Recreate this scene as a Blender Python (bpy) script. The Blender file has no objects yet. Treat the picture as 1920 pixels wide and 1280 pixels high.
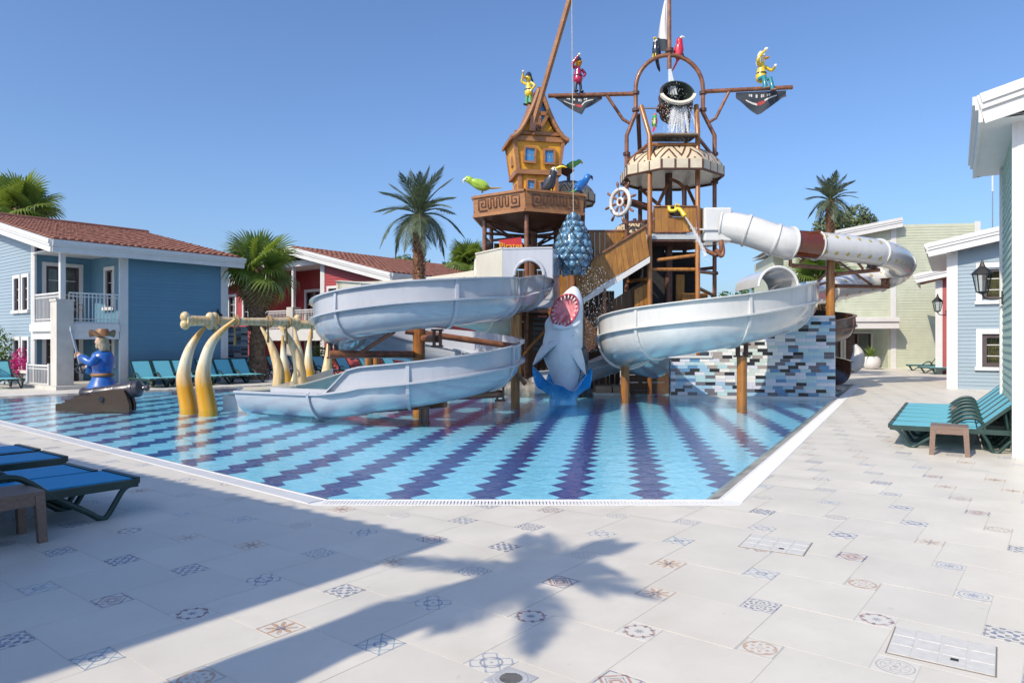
import bpy, bmesh, math, random
from mathutils import Vector, Matrix
R = math.radians
PI = math.pi
rnd = random.Random(7)
sc = bpy.context.scene
C = sc.collection

# ---------------------------------------------------------------- camera, sky, sun, exposure
SUN_EL, SUN_AZ = 40.0, 47.0          # shadows fall towards SUN_AZ (degrees from +X)
cam_d = bpy.data.cameras.new('camera'); cam = bpy.data.objects.new('camera', cam_d); C.objects.link(cam)
cam.location = (0, 0, 1.6); cam.rotation_euler = (R(90), 0, 0)
cam_d.sensor_width = 36; cam_d.lens = 1330 / 1920 * 36; cam_d.clip_end = 3000; cam_d.clip_start = .05
sc.camera = cam
w = bpy.data.worlds.new('World'); sc.world = w; w.use_nodes = True
wn = w.node_tree.nodes; wl = w.node_tree.links
sky = wn.new('ShaderNodeTexSky'); sky.sky_type = 'NISHITA'; sky.sun_disc = False
sky.sun_elevation = R(SUN_EL); sky.sun_rotation = R(90 - (SUN_AZ + 180)); sky.altitude = 10
sky.air_density = 1.0; sky.dust_density = 2.0; sky.ozone_density = 5.0
wb = wn.new('ShaderNodeMix'); wb.data_type = 'RGBA'; wb.blend_type = 'MULTIPLY'; wb.inputs[0].default_value = 1; wb.inputs[7].default_value = (.84, .915, 1.03, 1)   # white balance
wl.new(sky.outputs[0], wb.inputs[6]); wl.new(wb.outputs[2], wn['Background'].inputs[0]); wn['Background'].inputs[1].default_value = 0.15
sun_d = bpy.data.lights.new('sun', 'SUN'); sun = bpy.data.objects.new('sun', sun_d); C.objects.link(sun)
sun_d.energy = 3.85; sun_d.angle = R(.53); sun_d.color = (1, .885, .71)
_s = Vector((math.cos(R(SUN_AZ)) * math.cos(R(SUN_EL)), math.sin(R(SUN_AZ)) * math.cos(R(SUN_EL)), -math.sin(R(SUN_EL))))
sun.rotation_euler = _s.to_track_quat('-Z', 'Y').to_euler(); sun.location = (-30, -30, 30)
vs = sc.view_settings; vs.view_transform = 'Standard'; vs.look = 'None'; vs.gamma = 1; vs.use_curve_mapping = False
vs.exposure = 0.3

def P(u, v, Y):                       # photograph pixel at distance Y -> point in metres
    return Vector(((u - 960) / 1330 * Y, Y, 1.6 + (640 - v) / 1330 * Y))
def G(u, v): return P(u, v, 2128 / (v - 640))

# ---------------------------------------------------------------- node helpers and materials
class N:                               # tiny expression layer over math nodes
    def __init__(s, nt, sock): s.nt = nt; s.k = sock
    def op(s, o, b=None, c=None):
        n = s.nt.nodes.new('ShaderNodeMath'); n.operation = o
        for i, x in enumerate((s, b, c)):
            if x is None: continue
            if isinstance(x, N): s.nt.links.new(x.k, n.inputs[i])
            else: n.inputs[i].default_value = x
        return N(s.nt, n.outputs[0])
    def __add__(s, b): return s.op('ADD', b)
    def __sub__(s, b): return s.op('SUBTRACT', b)
    def __mul__(s, b): return s.op('MULTIPLY', b)
    def __truediv__(s, b): return s.op('DIVIDE', b)
    def lt(s, b): return s.op('LESS_THAN', b)
    def gt(s, b): return s.op('GREATER_THAN', b)
    def abs(s): return s.op('ABSOLUTE')
    def fract(s): return s.op('FRACT')
    def floor(s): return s.op('FLOOR')
    def sin(s): return s.op('SINE')
    def cos(s): return s.op('COSINE')
    def mx(s, b): return s.op('MAXIMUM', b)
    def mn(s, b): return s.op('MINIMUM', b)
    def sq(s): return s.op('SQRT')
    def inv(s): return s.op('MULTIPLY_ADD', -1.0, 1.0)
MATS = {}
def base(name):
    m = bpy.data.materials.new(name); m.use_nodes = True
    nt = m.node_tree; b = nt.nodes['Principled BSDF']; MATS[name] = m
    return m, nt, b
def mixc(nt, fac, a, b):
    n = nt.nodes.new('ShaderNodeMix'); n.data_type = 'RGBA'
    for i, x in ((0, fac), (6, a), (7, b)):
        if isinstance(x, N): nt.links.new(x.k, n.inputs[i])
        elif hasattr(x, 'is_output'): nt.links.new(x, n.inputs[i])
        elif i == 0: n.inputs[0].default_value = x
        else: n.inputs[i].default_value = (*x[:3], 1)
    return n.outputs[2]
def coord(nt, kind='Object'):
    n = nt.nodes.new('ShaderNodeTexCoord'); return n.outputs[kind]
def noise(nt, vec, scale, detail=4, rough=.55, stretch=None, dist=0):
    if stretch:
        mp = nt.nodes.new('ShaderNodeMapping'); mp.inputs['Scale'].default_value = stretch
        nt.links.new(vec, mp.inputs[0]); vec = mp.outputs[0]
    n = nt.nodes.new('ShaderNodeTexNoise'); n.inputs['Scale'].default_value = scale
    n.inputs['Detail'].default_value = detail; n.inputs['Roughness'].default_value = rough; n.inputs['Distortion'].default_value = dist
    nt.links.new(vec, n.inputs['Vector']); return N(nt, n.outputs['Fac'])
def ramp(nt, x, lo, hi):
    n = nt.nodes.new('ShaderNodeMapRange'); n.inputs[1].default_value = lo; n.inputs[2].default_value = hi
    nt.links.new(x.k, n.inputs[0]); return N(nt, n.outputs[0])
def bump(nt, b, h, strength=.3, dist=.02):
    n = nt.nodes.new('ShaderNodeBump'); n.inputs['Strength'].default_value = strength; n.inputs['Distance'].default_value = dist
    nt.links.new(h.k, n.inputs['Height']); nt.links.new(n.outputs[0], b.inputs['Normal'])
def objrand(nt):
    n = nt.nodes.new('ShaderNodeObjectInfo'); return N(nt, n.outputs['Random'])
def mat(name, col, rough=.5, var=.12, scale=4, metal=0, coat=0, bmp=0, bscale=None, stretch=None, orand=0, dark=None, spec=None, sss=0):
    if name in MATS: return MATS[name]
    m, nt, b = base(name)
    vec = coord(nt)
    f = ramp(nt, noise(nt, vec, scale, stretch=stretch), .3, .72)
    d = dark or tuple(c * (1 - 2 * var) for c in col); l = tuple(min(1, c * (1 + var)) for c in col)
    cs = mixc(nt, f, d, l)
    if orand:
        r = objrand(nt)
        cs = mixc(nt, r * orand, cs, tuple(c * .45 for c in col))
    nt.links.new(cs, b.inputs['Base Color'])
    b.inputs['Roughness'].default_value = rough; b.inputs['Metallic'].default_value = metal
    if coat: b.inputs['Coat Weight'].default_value = coat; b.inputs['Coat Roughness'].default_value = .08
    if spec is not None: b.inputs['Specular IOR Level'].default_value = spec
    rr = noise(nt, vec, scale * 2.3)
    nt.links.new((rr * .25 + (rough - .12)).k, b.inputs['Roughness'])
    if bmp: bump(nt, b, noise(nt, vec, bscale or scale * 6, stretch=stretch), bmp, .01)
    return m
def wood(name, col, dark, rough=.45, axis=2, scale=3, orand=.35, coat=.2):
    if name in MATS: return MATS[name]
    m, nt, b = base(name)
    st = [6, 6, 6]; st[axis] = .55
    vec = coord(nt)
    r = objrand(nt)
    cb = nt.nodes.new('ShaderNodeCombineXYZ'); 
    for i in range(3): nt.links.new((r * (7.0 + i * 3)).k, cb.inputs[i])
    ad = nt.nodes.new('ShaderNodeVectorMath'); nt.links.new(vec, ad.inputs[0]); nt.links.new(cb.outputs[0], ad.inputs[1])
    g = noise(nt, ad.outputs[0], scale, 6, .65, tuple(st), .6)
    k = noise(nt, ad.outputs[0], 1.3, 3)
    f = ramp(nt, g * .7 + k * .45, .4, .75)
    cs = mixc(nt, f, dark, col)
    cs = mixc(nt, r * orand, cs, dark)
    nt.links.new(cs, b.inputs['Base Color']); b.inputs['Roughness'].default_value = rough
    b.inputs['Coat Weight'].default_value = coat; b.inputs['Coat Roughness'].default_value = .25
    bump(nt, b, g, .25, .01)
    return m

# ---------------------------------------------------------------- mesh helpers
INV = {}; KIDS = {}
def link(o, parent=None):
    C.objects.link(o)
    if parent is not None:
        o.parent = parent; KIDS.setdefault(parent.name, []).append(o)
        if parent.name in INV: INV[o.name] = INV[parent.name]
    return o
class MB:
    def __init__(s, M=None): s.v = []; s.f = []; s.mi = []; s.uv = None; s.M = M or Matrix()
    def add(s, vs, fs, M=None, mi=0):
        o = len(s.v); T = s.M @ M if M is not None else s.M
        s.v += [T @ Vector(p) for p in vs]; s.f += [tuple(i + o for i in f) for f in fs]; s.mi += [mi] * len(fs)
        return s
    def box(s, c, d, rz=0, M=None, mi=0):
        x, y, z = (k / 2 for k in d)
        T = Matrix.Translation(c) @ Matrix.Rotation(rz, 4, 'Z') @ (M or Matrix())
        vs = [(a * x, b * y, e * z) for a in (-1, 1) for b in (-1, 1) for e in (-1, 1)]
        return s.add(vs, [(0, 1, 3, 2), (4, 6, 7, 5), (0, 4, 5, 1), (2, 3, 7, 6), (0, 2, 6, 4), (1, 5, 7, 3)], T, mi)
    def b2(s, lo, hi, mi=0):           # box by two corners
        return s.box([(a + b) / 2 for a, b in zip(lo, hi)], [abs(b - a) for a, b in zip(lo, hi)], mi=mi)
    def bar(s, p, q, w, h=None, up=(0, 0, 1), mi=0):
        p, q = Vector(p), Vector(q); t = (q - p).normalized(); u = Vector(up)
        sd = t.cross(u)
        if sd.length < 1e-4: sd = t.cross(Vector((0, 1, 0)))
        sd.normalize(); u = sd.cross(t); h = h or w
        vs = [b + sd * a * w / 2 + u * e * h / 2 for b in (p, q) for a in (-1, 1) for e in (-1, 1)]
        return s.add(vs, [(0, 1, 3, 2), (4, 6, 7, 5), (0, 4, 5, 1), (2, 3, 7, 6), (0, 2, 6, 4), (1, 5, 7, 3)], mi=mi)
    def tube(s, pts, r, n=8, caps=True, closed=False, mi=0, flat=1):
        pts = [Vector(p) for p in pts]; m = len(pts)
        rs = list(r) if isinstance(r, (list, tuple)) else [r] * m
        vs = []; nrm = None
        for i, p in enumerate(pts):
            a = pts[i - 1] if (i or closed) else p; b = pts[(i + 1) % m] if (i < m - 1 or closed) else p
            t = (b - a).normalized()
            if nrm is None:
                nrm = t.cross(Vector((0, 0, 1)))
                if nrm.length < 1e-3: nrm = t.cross(Vector((0, 1, 0)))
            nrm = (nrm - t * nrm.dot(t)).normalized(); bn = t.cross(nrm)
            vs += [p + (nrm * math.cos(2 * PI * k / n) + bn * math.sin(2 * PI * k / n) * flat) * rs[i] for k in range(n)]
        fs = [(i * n + k, i * n + (k + 1) % n, ((i + 1) % m) * n + (k + 1) % n, ((i + 1) % m) * n + k)
              for i in range(m if closed else m - 1) for k in range(n)]
        if caps and not closed: fs += [tuple(range(n - 1, -1, -1)), tuple((m - 1) * n + k for k in range(n))]
        return s.add(vs, fs, mi=mi)
    def lathe(s, prof, n=16, M=None, mi=0, a0=0, a1=2 * PI):
        full = abs(a1 - a0 - 2 * PI) < 1e-6; cols = n if full else n + 1
        vs = [(r * math.cos(a0 + (a1 - a0) * k / n), r * math.sin(a0 + (a1 - a0) * k / n), z) for r, z in prof for k in range(cols)]
        fs = [(i * cols + k, i * cols + (k + 1) % cols, (i + 1) * cols + (k + 1) % cols, (i + 1) * cols + k) for i in range(len(prof) - 1) for k in range(n)]
        return s.add(vs, fs, M, mi)
    def prism(s, poly, z0, z1, M=None, mi=0):
        n = len(poly)
        vs = [(x, y, z0) for x, y in poly] + [(x, y, z1) for x, y in poly]
        return s.add(vs, [tuple(range(n - 1, -1, -1)), tuple(range(n, 2 * n))] + [(k, (k + 1) % n, n + (k + 1) % n, n + k) for k in range(n)], M, mi)
    def ell(s, c, r, nu=12, nv=8, M=None, mi=0):
        r = (r, r, r) if not hasattr(r, '__len__') else r
        vs = [(0, 0, -1)] + [(math.cos(2 * PI * j / nu) * math.cos(a), math.sin(2 * PI * j / nu) * math.cos(a), math.sin(a))
                            for a in (-PI / 2 + PI * i / nv for i in range(1, nv)) for j in range(nu)] + [(0, 0, 1)]
        fs = [(0, 1 + (j + 1) % nu, 1 + j) for j in range(nu)]
        fs += [(1 + i * nu + j, 1 + i * nu + (j + 1) % nu, 1 + (i + 1) * nu + (j + 1) % nu, 1 + (i + 1) * nu + j) for i in range(nv - 2) for j in range(nu)]
        e = 1 + (nv - 2) * nu; fs += [(e + j, e + (j + 1) % nu, len(vs) - 1) for j in range(nu)]
        T = Matrix.Translation(c) @ (M or Matrix()) @ Matrix.Diagonal((*r, 1))
        return s.add(vs, fs, T, mi)
    def torus(s, Rr, r, n=24, k=8, M=None, mi=0):
        vs = [((Rr + r * math.cos(2 * PI * j / k)) * math.cos(2 * PI * i / n), (Rr + r * math.cos(2 * PI * j / k)) * math.sin(2 * PI * i / n), r * math.sin(2 * PI * j / k)) for i in range(n) for j in range(k)]
        fs = [(i * k + j, ((i + 1) % n) * k + j, ((i + 1) % n) * k + (j + 1) % k, i * k + (j + 1) % k) for i in range(n) for j in range(k)]
        return s.add(vs, fs, M, mi)
    def sweep(s, path, prof, closed=True, caps=True, mi=0):   # path: (point, side vector); prof: (side, z) loop
        n = len(prof); vs = []
        for p, sd in path: vs += [p + sd * a + Vector((0, 0, z)) for a, z in prof]
        m = len(path)
        fs = [(i * n + k, i * n + (k + 1) % n, (i + 1) * n + (k + 1) % n, (i + 1) * n + k) for i in range(m - 1) for k in range(n if closed else n - 1)]
        if caps: fs += [tuple(range(n - 1, -1, -1)), tuple((m - 1) * n + k for k in range(n))]
        return s.add(vs, fs, mi=mi)
    def mesh(s, name, mats, smooth=None, inv=None):
        me = bpy.data.meshes.new(name)
        vs = [inv @ p for p in s.v] if inv is not None else s.v
        me.from_pydata([tuple(p) for p in vs], [], s.f)
        for m in (mats if isinstance(mats, (list, tuple)) else [mats]): me.materials.append(m)
        if any(s.mi): me.polygons.foreach_set('material_index', s.mi)
        if smooth is not None:
            me.polygons.foreach_set('use_smooth', [True] * len(s.f)); me.set_sharp_from_angle(angle=R(smooth))
        bm = bmesh.new(); bm.from_mesh(me); bmesh.ops.recalc_face_normals(bm, faces=bm.faces); bm.to_mesh(me); bm.free()
        me.update(); return me
    def build(s, name, mats, parent=None, smooth=None, kind=None):
        inv = INV.get(parent.name) if parent is not None else None
        o = bpy.data.objects.new(name, s.mesh(name, mats, smooth, inv)); link(o, parent)
        if kind: o['kind'] = kind
        return o
def thing(name, label, cat, loc=(0, 0, 0), rz=0, group=None, scale=1, world=False):
    o = bpy.data.objects.new(name, None); o.empty_display_size = .2; C.objects.link(o)
    o.location = loc; o.rotation_euler = (0, 0, rz); o.scale = (scale,) * 3
    tag(o, label, cat, group)
    if world: INV[o.name] = Matrix.LocRotScale(Vector(loc), Matrix.Rotation(rz, 3, 'Z'), Vector((scale,) * 3)).inverted()
    return o
def tag(o, label, cat, group=None):
    o['label'] = label; o['category'] = cat
    if group: o['group'] = group
    return o
def inst(me, name, parent, M):        # one more object on shared mesh data, authored in the parent's own space
    o = bpy.data.objects.new(name, me); link(o, parent)
    if parent is not None and parent.name in INV: M = INV[parent.name] @ M
    o.matrix_local = M if parent is not None else o.matrix_local
    if parent is None: o.matrix_world = M
    return o
def dup(root, loc, rz=None, label=None, scale=None):
    def cp(o, par):
        c = o.copy(); link(c, par)
        for k in KIDS.get(o.name, []): cp(k, c)
        return c
    r = cp(root, None); r.location = loc
    if rz is not None: r.rotation_euler = (0, 0, rz)
    if scale: r.scale = (scale,) * 3 if not hasattr(scale, '__len__') else scale
    if label: r['label'] = label
    return r
def frame(O, n):                       # wall frame: a to the viewer's right, d inwards, z up
    n = Vector((n[0], n[1], 0)).normalized()
    return Matrix(((-n.y, -n.x, 0, O[0]), (n.x, -n.y, 0, O[1]), (0, 0, 1, O[2] if len(O) > 2 else 0), (0, 0, 0, 1)))
def spline(pts, k=8):
    pts = [Vector(p) for p in pts]; q = [pts[0] * 2 - pts[1]] + pts + [pts[-1] * 2 - pts[-2]]; out = []
    for i in range(1, len(q) - 2):
        a, b, c, d = q[i - 1:i + 3]
        for j in range(k):
            t = j / k
            out.append(.5 * ((2 * b) + (c - a) * t + (2 * a - 5 * b + 4 * c - d) * t * t + (3 * b - a - 3 * c + d) * t ** 3))
    return out + [pts[-1]]
def d2(deg): return Vector((math.cos(R(deg)), math.sin(R(deg)), 0))
Z = Vector((0, 0, 1))

# ---------------------------------------------------------------- common materials
white = mat('white_paint', (.60, .60, .595), .45, .03, 3)
cream = mat('cream_paint', (.62, .59, .50), .4, .04, 3)
def gel(name, col, stain):
    m, nt, b = base(name); geo = nt.nodes.new('ShaderNodeNewGeometry'); g = geo.outputs['Position']
    st = ramp(nt, noise(nt, g, 5, 4, .6, (1, 1, .22)), .52, .8); big = ramp(nt, noise(nt, g, .9, 3), .35, .7); fine = ramp(nt, noise(nt, g, 26, 3), .58, .75)
    cs = mixc(nt, big, tuple(c * .93 for c in col), col); cs = mixc(nt, st * .42, cs, stain); cs = mixc(nt, fine * .10, cs, stain)
    nt.links.new(cs, b.inputs['Base Color']); nt.links.new((st * .28 + .12).k, b.inputs['Roughness']); b.inputs['Coat Weight'].default_value = .5; b.inputs['Coat Roughness'].default_value = .1
    bump(nt, b, big, .12, .03); return m
gel_w = gel('white_gelcoat', (.62, .625, .615), (.44, .45, .42))
gel_b = gel('bluegrey_gelcoat', (.43, .45, .50), (.30, .33, .38))
gel_c = gel('cream_gelcoat', (.60, .575, .49), (.45, .42, .33))
rust = mat('brown_pipe_paint', (.24, .10, .05), .35, .25, 6, coat=.15, bmp=.05)
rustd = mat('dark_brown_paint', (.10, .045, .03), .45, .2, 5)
steel = mat('galvanised_steel', (.5, .5, .5), .35, .1, 8, metal=.9)
dark = mat('dark_fittings', (.02, .02, .022), .5, .2, 6)
log = wood('amber_log_finish', (.46, .20, .035), (.16, .05, .012), .35, 2, 2.2, .25, .4)
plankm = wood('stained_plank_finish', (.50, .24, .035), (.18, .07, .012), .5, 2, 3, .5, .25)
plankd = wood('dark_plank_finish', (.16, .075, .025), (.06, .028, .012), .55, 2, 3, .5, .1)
carved = wood('carved_brown_finish', (.40, .19, .075), (.20, .085, .035), .5, 0, 2.5, .1, .1)
# ================================================================ ground, deck tiles, pool
F1, F2 = Vector((-1.80, 7.36, 0)), Vector((1.98, 7.36, 0))          # water edge corners at the front
L3 = F1 + d2(139.7) * 18.6; B4 = L3 + d2(44) * 13.5
R3 = F2 + d2(61) * 21.5
POOL = [F1, F2, R3, Vector((5, 31, 0)), B4, L3]                     # counter-clockwise
def offset(poly, d):
    n = len(poly); out = []
    for i in range(n):
        a, b, c = poly[i - 1], poly[i], poly[(i + 1) % n]
        e, g = (b - a).normalized(), (c - b).normalized()
        n1, n2 = Vector((e.y, -e.x, 0)), Vector((g.y, -g.x, 0))
        m = (n1 + n2); m = m / m.dot(n1); out.append(b + m * d)
    return out
STONE, GRATE = offset(POOL, .18), offset(POOL, .42)

def ring(mb, inner, outer, zi, zo, seg=1):
    n = len(inner)
    for i in range(n):
        a, b, c, d = inner[i], inner[(i + 1) % n], outer[(i + 1) % n], outer[i]
        mb.add([a + Z * zi, b + Z * zi, c + Z * zo, d + Z * zo], [(0, 1, 2, 3)])
# ground to the horizon, with the pool cut out
gm, nt, b = base('screed_grout'); v = coord(nt)
nt.links.new(mixc(nt, ramp(nt, noise(nt, v, .6, 5), .3, .7), (.46, .44, .40), (.56, .54, .50)), b.inputs['Base Color']); b.inputs['Roughness'].default_value = .85
mb = MB(); BIG = [Vector((math.cos(a), math.sin(a), 0)) * 900 for a in (0, 0)]
far = [Vector((-900, -900, 0)), Vector((900, -900, 0)), Vector((900, 900, 0)), Vector((0, 900, 0)), Vector((-900, 900, 0)), Vector((-900, 0, 0))]
ring(mb, GRATE, far, -.0022, -.0022)
ground = mb.build('ground', gm); ground['kind'] = 'structure'

# pool basin: mosaic floor with zigzag lane stripes
pm, nt, b = base('pool_mosaic')
geo = nt.nodes.new('ShaderNodeNewGeometry'); sp = nt.nodes.new('ShaderNodeSeparateXYZ'); nt.links.new(geo.outputs['Position'], sp.inputs[0])
x, y = N(nt, sp.outputs[0]), N(nt, sp.outputs[1])
xs = (x - y * .15 + .56) / .95
cell = xs + .5
d = (cell.fract() - .5).abs() * .95
tri = ((y / .46).fract() - .5).abs() * 2
stripe = d.lt(tri * .17 + .10)
gx = ((x + y) / .1414).fract(); gy = ((x - y) / .1414).fract()
gro = gx.lt(.06).mx(gy.lt(.06))
nz = noise(nt, geo.outputs['Position'], 11, 2)
nz2 = noise(nt, geo.outputs['Position'], 1.1, 4)
lightc = mixc(nt, ramp(nt, nz, .35, .65), (.24, .64, .85), (.36, .76, .92))
lightc = mixc(nt, ramp(nt, nz2, .55, .8) * .35, lightc, (.14, .50, .76))
darkc = mixc(nt, ramp(nt, nz, .3, .7), (.008, .010, .15), (.022, .014, .22))
cs = mixc(nt, stripe, lightc, darkc)
cs = mixc(nt, gro * .35, cs, (.35, .5, .62))
nt.links.new(cs, b.inputs['Base Color']); b.inputs['Roughness'].default_value = .4
mb = MB(); n = len(POOL)
mb.add([p - Z * .17 for p in POOL], [tuple(range(n))])
for i in range(n):
    a, c = POOL[i], POOL[(i + 1) % n]; mb.add([a - Z * .17, c - Z * .17, c - Z * .06, a - Z * .06], [(0, 1, 2, 3)])
pf = mb.build('pool_basin', pm); pf['kind'] = 'structure'
# water sheet: clear body (tinted transparency) under a fresnel mirror with ripples
wm = bpy.data.materials.new('pool_water'); wm.use_nodes = True; nt = wm.node_tree; nt.nodes.remove(nt.nodes['Principled BSDF'])
out = nt.nodes['Material Output']; tr = nt.nodes.new('ShaderNodeBsdfTransparent'); tr.inputs[0].default_value = (.86, .97, .99, 1)
gl = nt.nodes.new('ShaderNodeBsdfGlossy'); gl.inputs['Roughness'].default_value = .02; gl.inputs[0].default_value = (1, 1, 1, 1)
fr = nt.nodes.new('ShaderNodeLayerWeight'); fr.inputs[0].default_value = .5
mx = nt.nodes.new('ShaderNodeMixShader'); bp = nt.nodes.new('ShaderNodeBump'); bp.inputs['Strength'].default_value = .34; bp.inputs['Distance'].default_value = .03
geo = nt.nodes.new('ShaderNodeNewGeometry')
h = noise(nt, geo.outputs['Position'], 5.5, 3, .6, (1, 1, 1), .6) + noise(nt, geo.outputs['Position'], 14, 2) * .35 + noise(nt, geo.outputs['Position'], 1.3, 2) * 1.2
nt.links.new(h.k, bp.inputs['Height']); nt.links.new(bp.outputs[0], gl.inputs['Normal']); nt.links.new(bp.outputs[0], fr.inputs['Normal'])
fz = N(nt, fr.outputs['Facing']).op('POWER', 5.3) * .85 + .025
nt.links.new(fz.k, mx.inputs[0]); nt.links.new(tr.outputs[0], mx.inputs[1]); nt.links.new(gl.outputs[0], mx.inputs[2]); nt.links.new(mx.outputs[0], out.inputs[0])
WP = offset(POOL, .075)
mb = MB(); mb.add([p - Z * .035 for p in WP], [tuple(range(len(WP)))])
wo = mb.build('pool_water', wm); wo['kind'] = 'structure'
# stone beach strip and white overflow grating
stm = mat('grey_stone_edge', (.33, .31, .28), .45, .3, 3.5, bmp=.2)
mb = MB(); ring(mb, POOL, STONE, -.06, .0); mb.build('pool_edge', stm)['kind'] = 'structure'
grm = mat('white_grating_plastic', (.80, .80, .80), .4, .02, 4)
mb = MB(); ring(mb, STONE, GRATE, -.028, -.028); gch = mb.build('overflow_channel', mat('channel_grey', (.25, .25, .24), .7)); gch['kind'] = 'structure'  # plain dark grey channel under the slats
mb = MB()
for i in (0, 1, 4, 5):
    a, c, a2, c2 = STONE[i], STONE[(i + 1) % n], GRATE[i], GRATE[(i + 1) % n]
    L = (c - a).length; dr = (c - a) / L; k = int(L / .034)
    nrm = Vector((dr.y, -dr.x, 0))
    wid = (GRATE[i] - STONE[i]).dot(nrm)
    for j in range(k):
        p = a + dr * (j + .5) * .034
        mb.add([p + dr * sx * .0115 + nrm * q + Z * .0 for sx, q in ((-1, .01), (1, .01), (1, wid - .01), (-1, wid - .01))] +
               [p + dr * sx * .0115 + nrm * q - Z * .02 for sx, q in ((-1, .01), (1, .01), (1, wid - .01), (-1, wid - .01))],
               [(0, 1, 2, 3), (0, 4, 5, 1), (2, 6, 7, 3), (1, 5, 6, 2), (3, 7, 4, 0)])
    for q in (.012, wid - .012):
        mb.bar(a + nrm * q - Z * .006, c + nrm * q - Z * .006, .02, .02)
for i in range(n):
    e, g_ = (STONE[i] - STONE[i - 1]).normalized(), (STONE[(i + 1) % n] - STONE[i]).normalized(); a1, a2 = Vector((e.y, -e.x, 0)), Vector((g_.y, -g_.x, 0)); wd = (GRATE[i] - STONE[i]).dot(a1)
    mb.prism([(p.x, p.y) for p in (STONE[i], STONE[i] + a1 * wd, GRATE[i], STONE[i] + a2 * wd)], -.02, .001)
gs = mb.build('grating_slats', grm, gch, kind='stuff')

# ---------------------------------------------------------------- deck tiles: 60 cm slabs with 20 cm patterned insets
bigm, nt, b = base('cream_porcelain'); v = coord(nt); geo = nt.nodes.new('ShaderNodeNewGeometry')
f1 = ramp(nt, noise(nt, geo.outputs['Position'], 1.6, 6, .6), .3, .7); f2 = ramp(nt, noise(nt, geo.outputs['Position'], 14, 4), .55, .85)
cs = mixc(nt, f1, (.61, .575, .50), (.70, .665, .595)); cs = mixc(nt, f2 * .35, cs, (.52, .48, .40)); st3 = ramp(nt, noise(nt, geo.outputs['Position'], .45, 5, .65), .52, .75); cs = mixc(nt, st3 * .4, cs, (.54, .50, .43)); sp_ = ramp(nt, noise(nt, geo.outputs['Position'], 9, 2), .72, .76); cs = mixc(nt, sp_ * .35, cs, (.42, .38, .32)); cs = mixc(nt, objrand(nt) * .35, cs, (.55, .525, .48))
nt.links.new(cs, b.inputs['Base Color']); nt.links.new((f1 * .15 + .38).k, b.inputs['Roughness'])
def tile_mat(i):
    m, nt, b = base('patterned_tile_%d' % i)
    uvn = nt.nodes.new('ShaderNodeUVMap'); sp = nt.nodes.new('ShaderNodeSeparateXYZ'); nt.links.new(uvn.outputs[0], sp.inputs[0])
    x, y = N(nt, sp.outputs[0]) * 2 - 1, N(nt, sp.outputs[1]) * 2 - 1
    ax, ay = x.abs(), y.abs(); r = (x * x + y * y).sq(); th = y.op('ARCTAN2', x)
    dia = ax + ay; sq = ax.mx(ay)
    blue, navy, red, och, gry, tea = (.10, .16, .30), (.03, .05, .13), (.34, .10, .05), (.42, .22, .08), (.26, .24, .20), (.12, .25, .33)
    band = lambda q, c, wd: (q - c).abs().lt(wd)
    pet = lambda k, a, bb: r.lt((th * k).cos().abs() * bb + a)
    cfg = [
        (blue, band(r, .80, .05).mx(band(r, .52, .035)).mx(pet(4, .10, .30)), gry, band(dia, 1.5, .08)),
        (navy, ((x * 9.4).sin() * (y * 9.4).sin()).gt(.1).mx(band(sq, .9, .04)), blue, band(r, .5, .06)),
        (red, band(dia, .95, .10).mx(band(dia, .35, .12)), navy, band(sq, .88, .05).mx(band(dia, .62, .05))),
        (och, pet(4, .06, .86).mx(band(sq, .93, .04)) * r.gt(.16), navy, pet(2, .02, .34)),
        (gry, band(r, .85, .045).mx(band(r, .66, .03)).mx(band((th * 8).sin() * .12 + r, .4, .06)), gry, r.lt(.14)),
        (tea, band(ax, ay, .07).mx(band(dia, 1.0, .05)) if False else (ax - ay).abs().lt(.08).mx(band(dia, 1.0, .05)), blue, band(r, .33, .08).mx(band(sq, .92, .03))),
        (red, band(dia.mx(sq * 1.3), 1.05, .09), navy, ((th * 4).cos().abs().gt(.9) * band(r, .78, .16)).mx(pet(4, .03, .25))),
        (navy, ((r * 14).sin() * (th * 8).cos()).gt(.15) * r.lt(1.05), blue, band(sq, .94, .035)),
        (blue, ((x * 6.3).cos() + (y * 6.3).cos()).abs().lt(.35), navy, band(r, .55, .05).mx(r.lt(.1))),
        (och, band(r, .8, .07).mx(((r * 11).sin() * (th * 6).sin()).gt(.35) * r.lt(.8)), gry, band(sq, .93, .03)),
    ][i]
    geo = nt.nodes.new('ShaderNodeNewGeometry'); wear = ramp(nt, noise(nt, geo.outputs['Position'], 30, 3), .25, .5)
    fade = objrand(nt) * .35 + .5
    cs = mixc(nt, f_ := N(nt, wear.k) * 0 + .5, (.62, .595, .54), (.67, .645, .59))
    cs = mixc(nt, cfg[1] * wear * fade, cs, cfg[0]); cs = mixc(nt, cfg[3] * wear * fade, cs, cfg[2])
    nt.links.new(cs, b.inputs['Base Color']); b.inputs['Roughness'].default_value = .42
    return m
TM = [tile_mat(i) for i in range(10)]
def clip(poly, a, bdir, keep_left):
    out = []; s = 1 if keep_left else -1
    f = lambda p: s * (bdir.x * (p.y - a.y) - bdir.y * (p.x - a.x))
    for i in range(len(poly)):
        p, q = poly[i], poly[(i + 1) % len(poly)]; fp, fq = f(p), f(q)
        if fp >= 0: out.append(p)
        if (fp > 0) != (fq > 0) and fp != fq and (fp < 0 or fq < 0): out.append(p + (q - p) * (fp / (fp - fq)))
    return out
def inside(p, poly):
    return all((q - o).x * (p - o).y - (q - o).y * (p - o).x > 0 for o, q in zip(poly, poly[1:] + poly[:1]))
TA = -19.77 - 18.43; E1, E2 = d2(TA), d2(TA + 90); TL, TS, GAP = .598, .20, .0022
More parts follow.
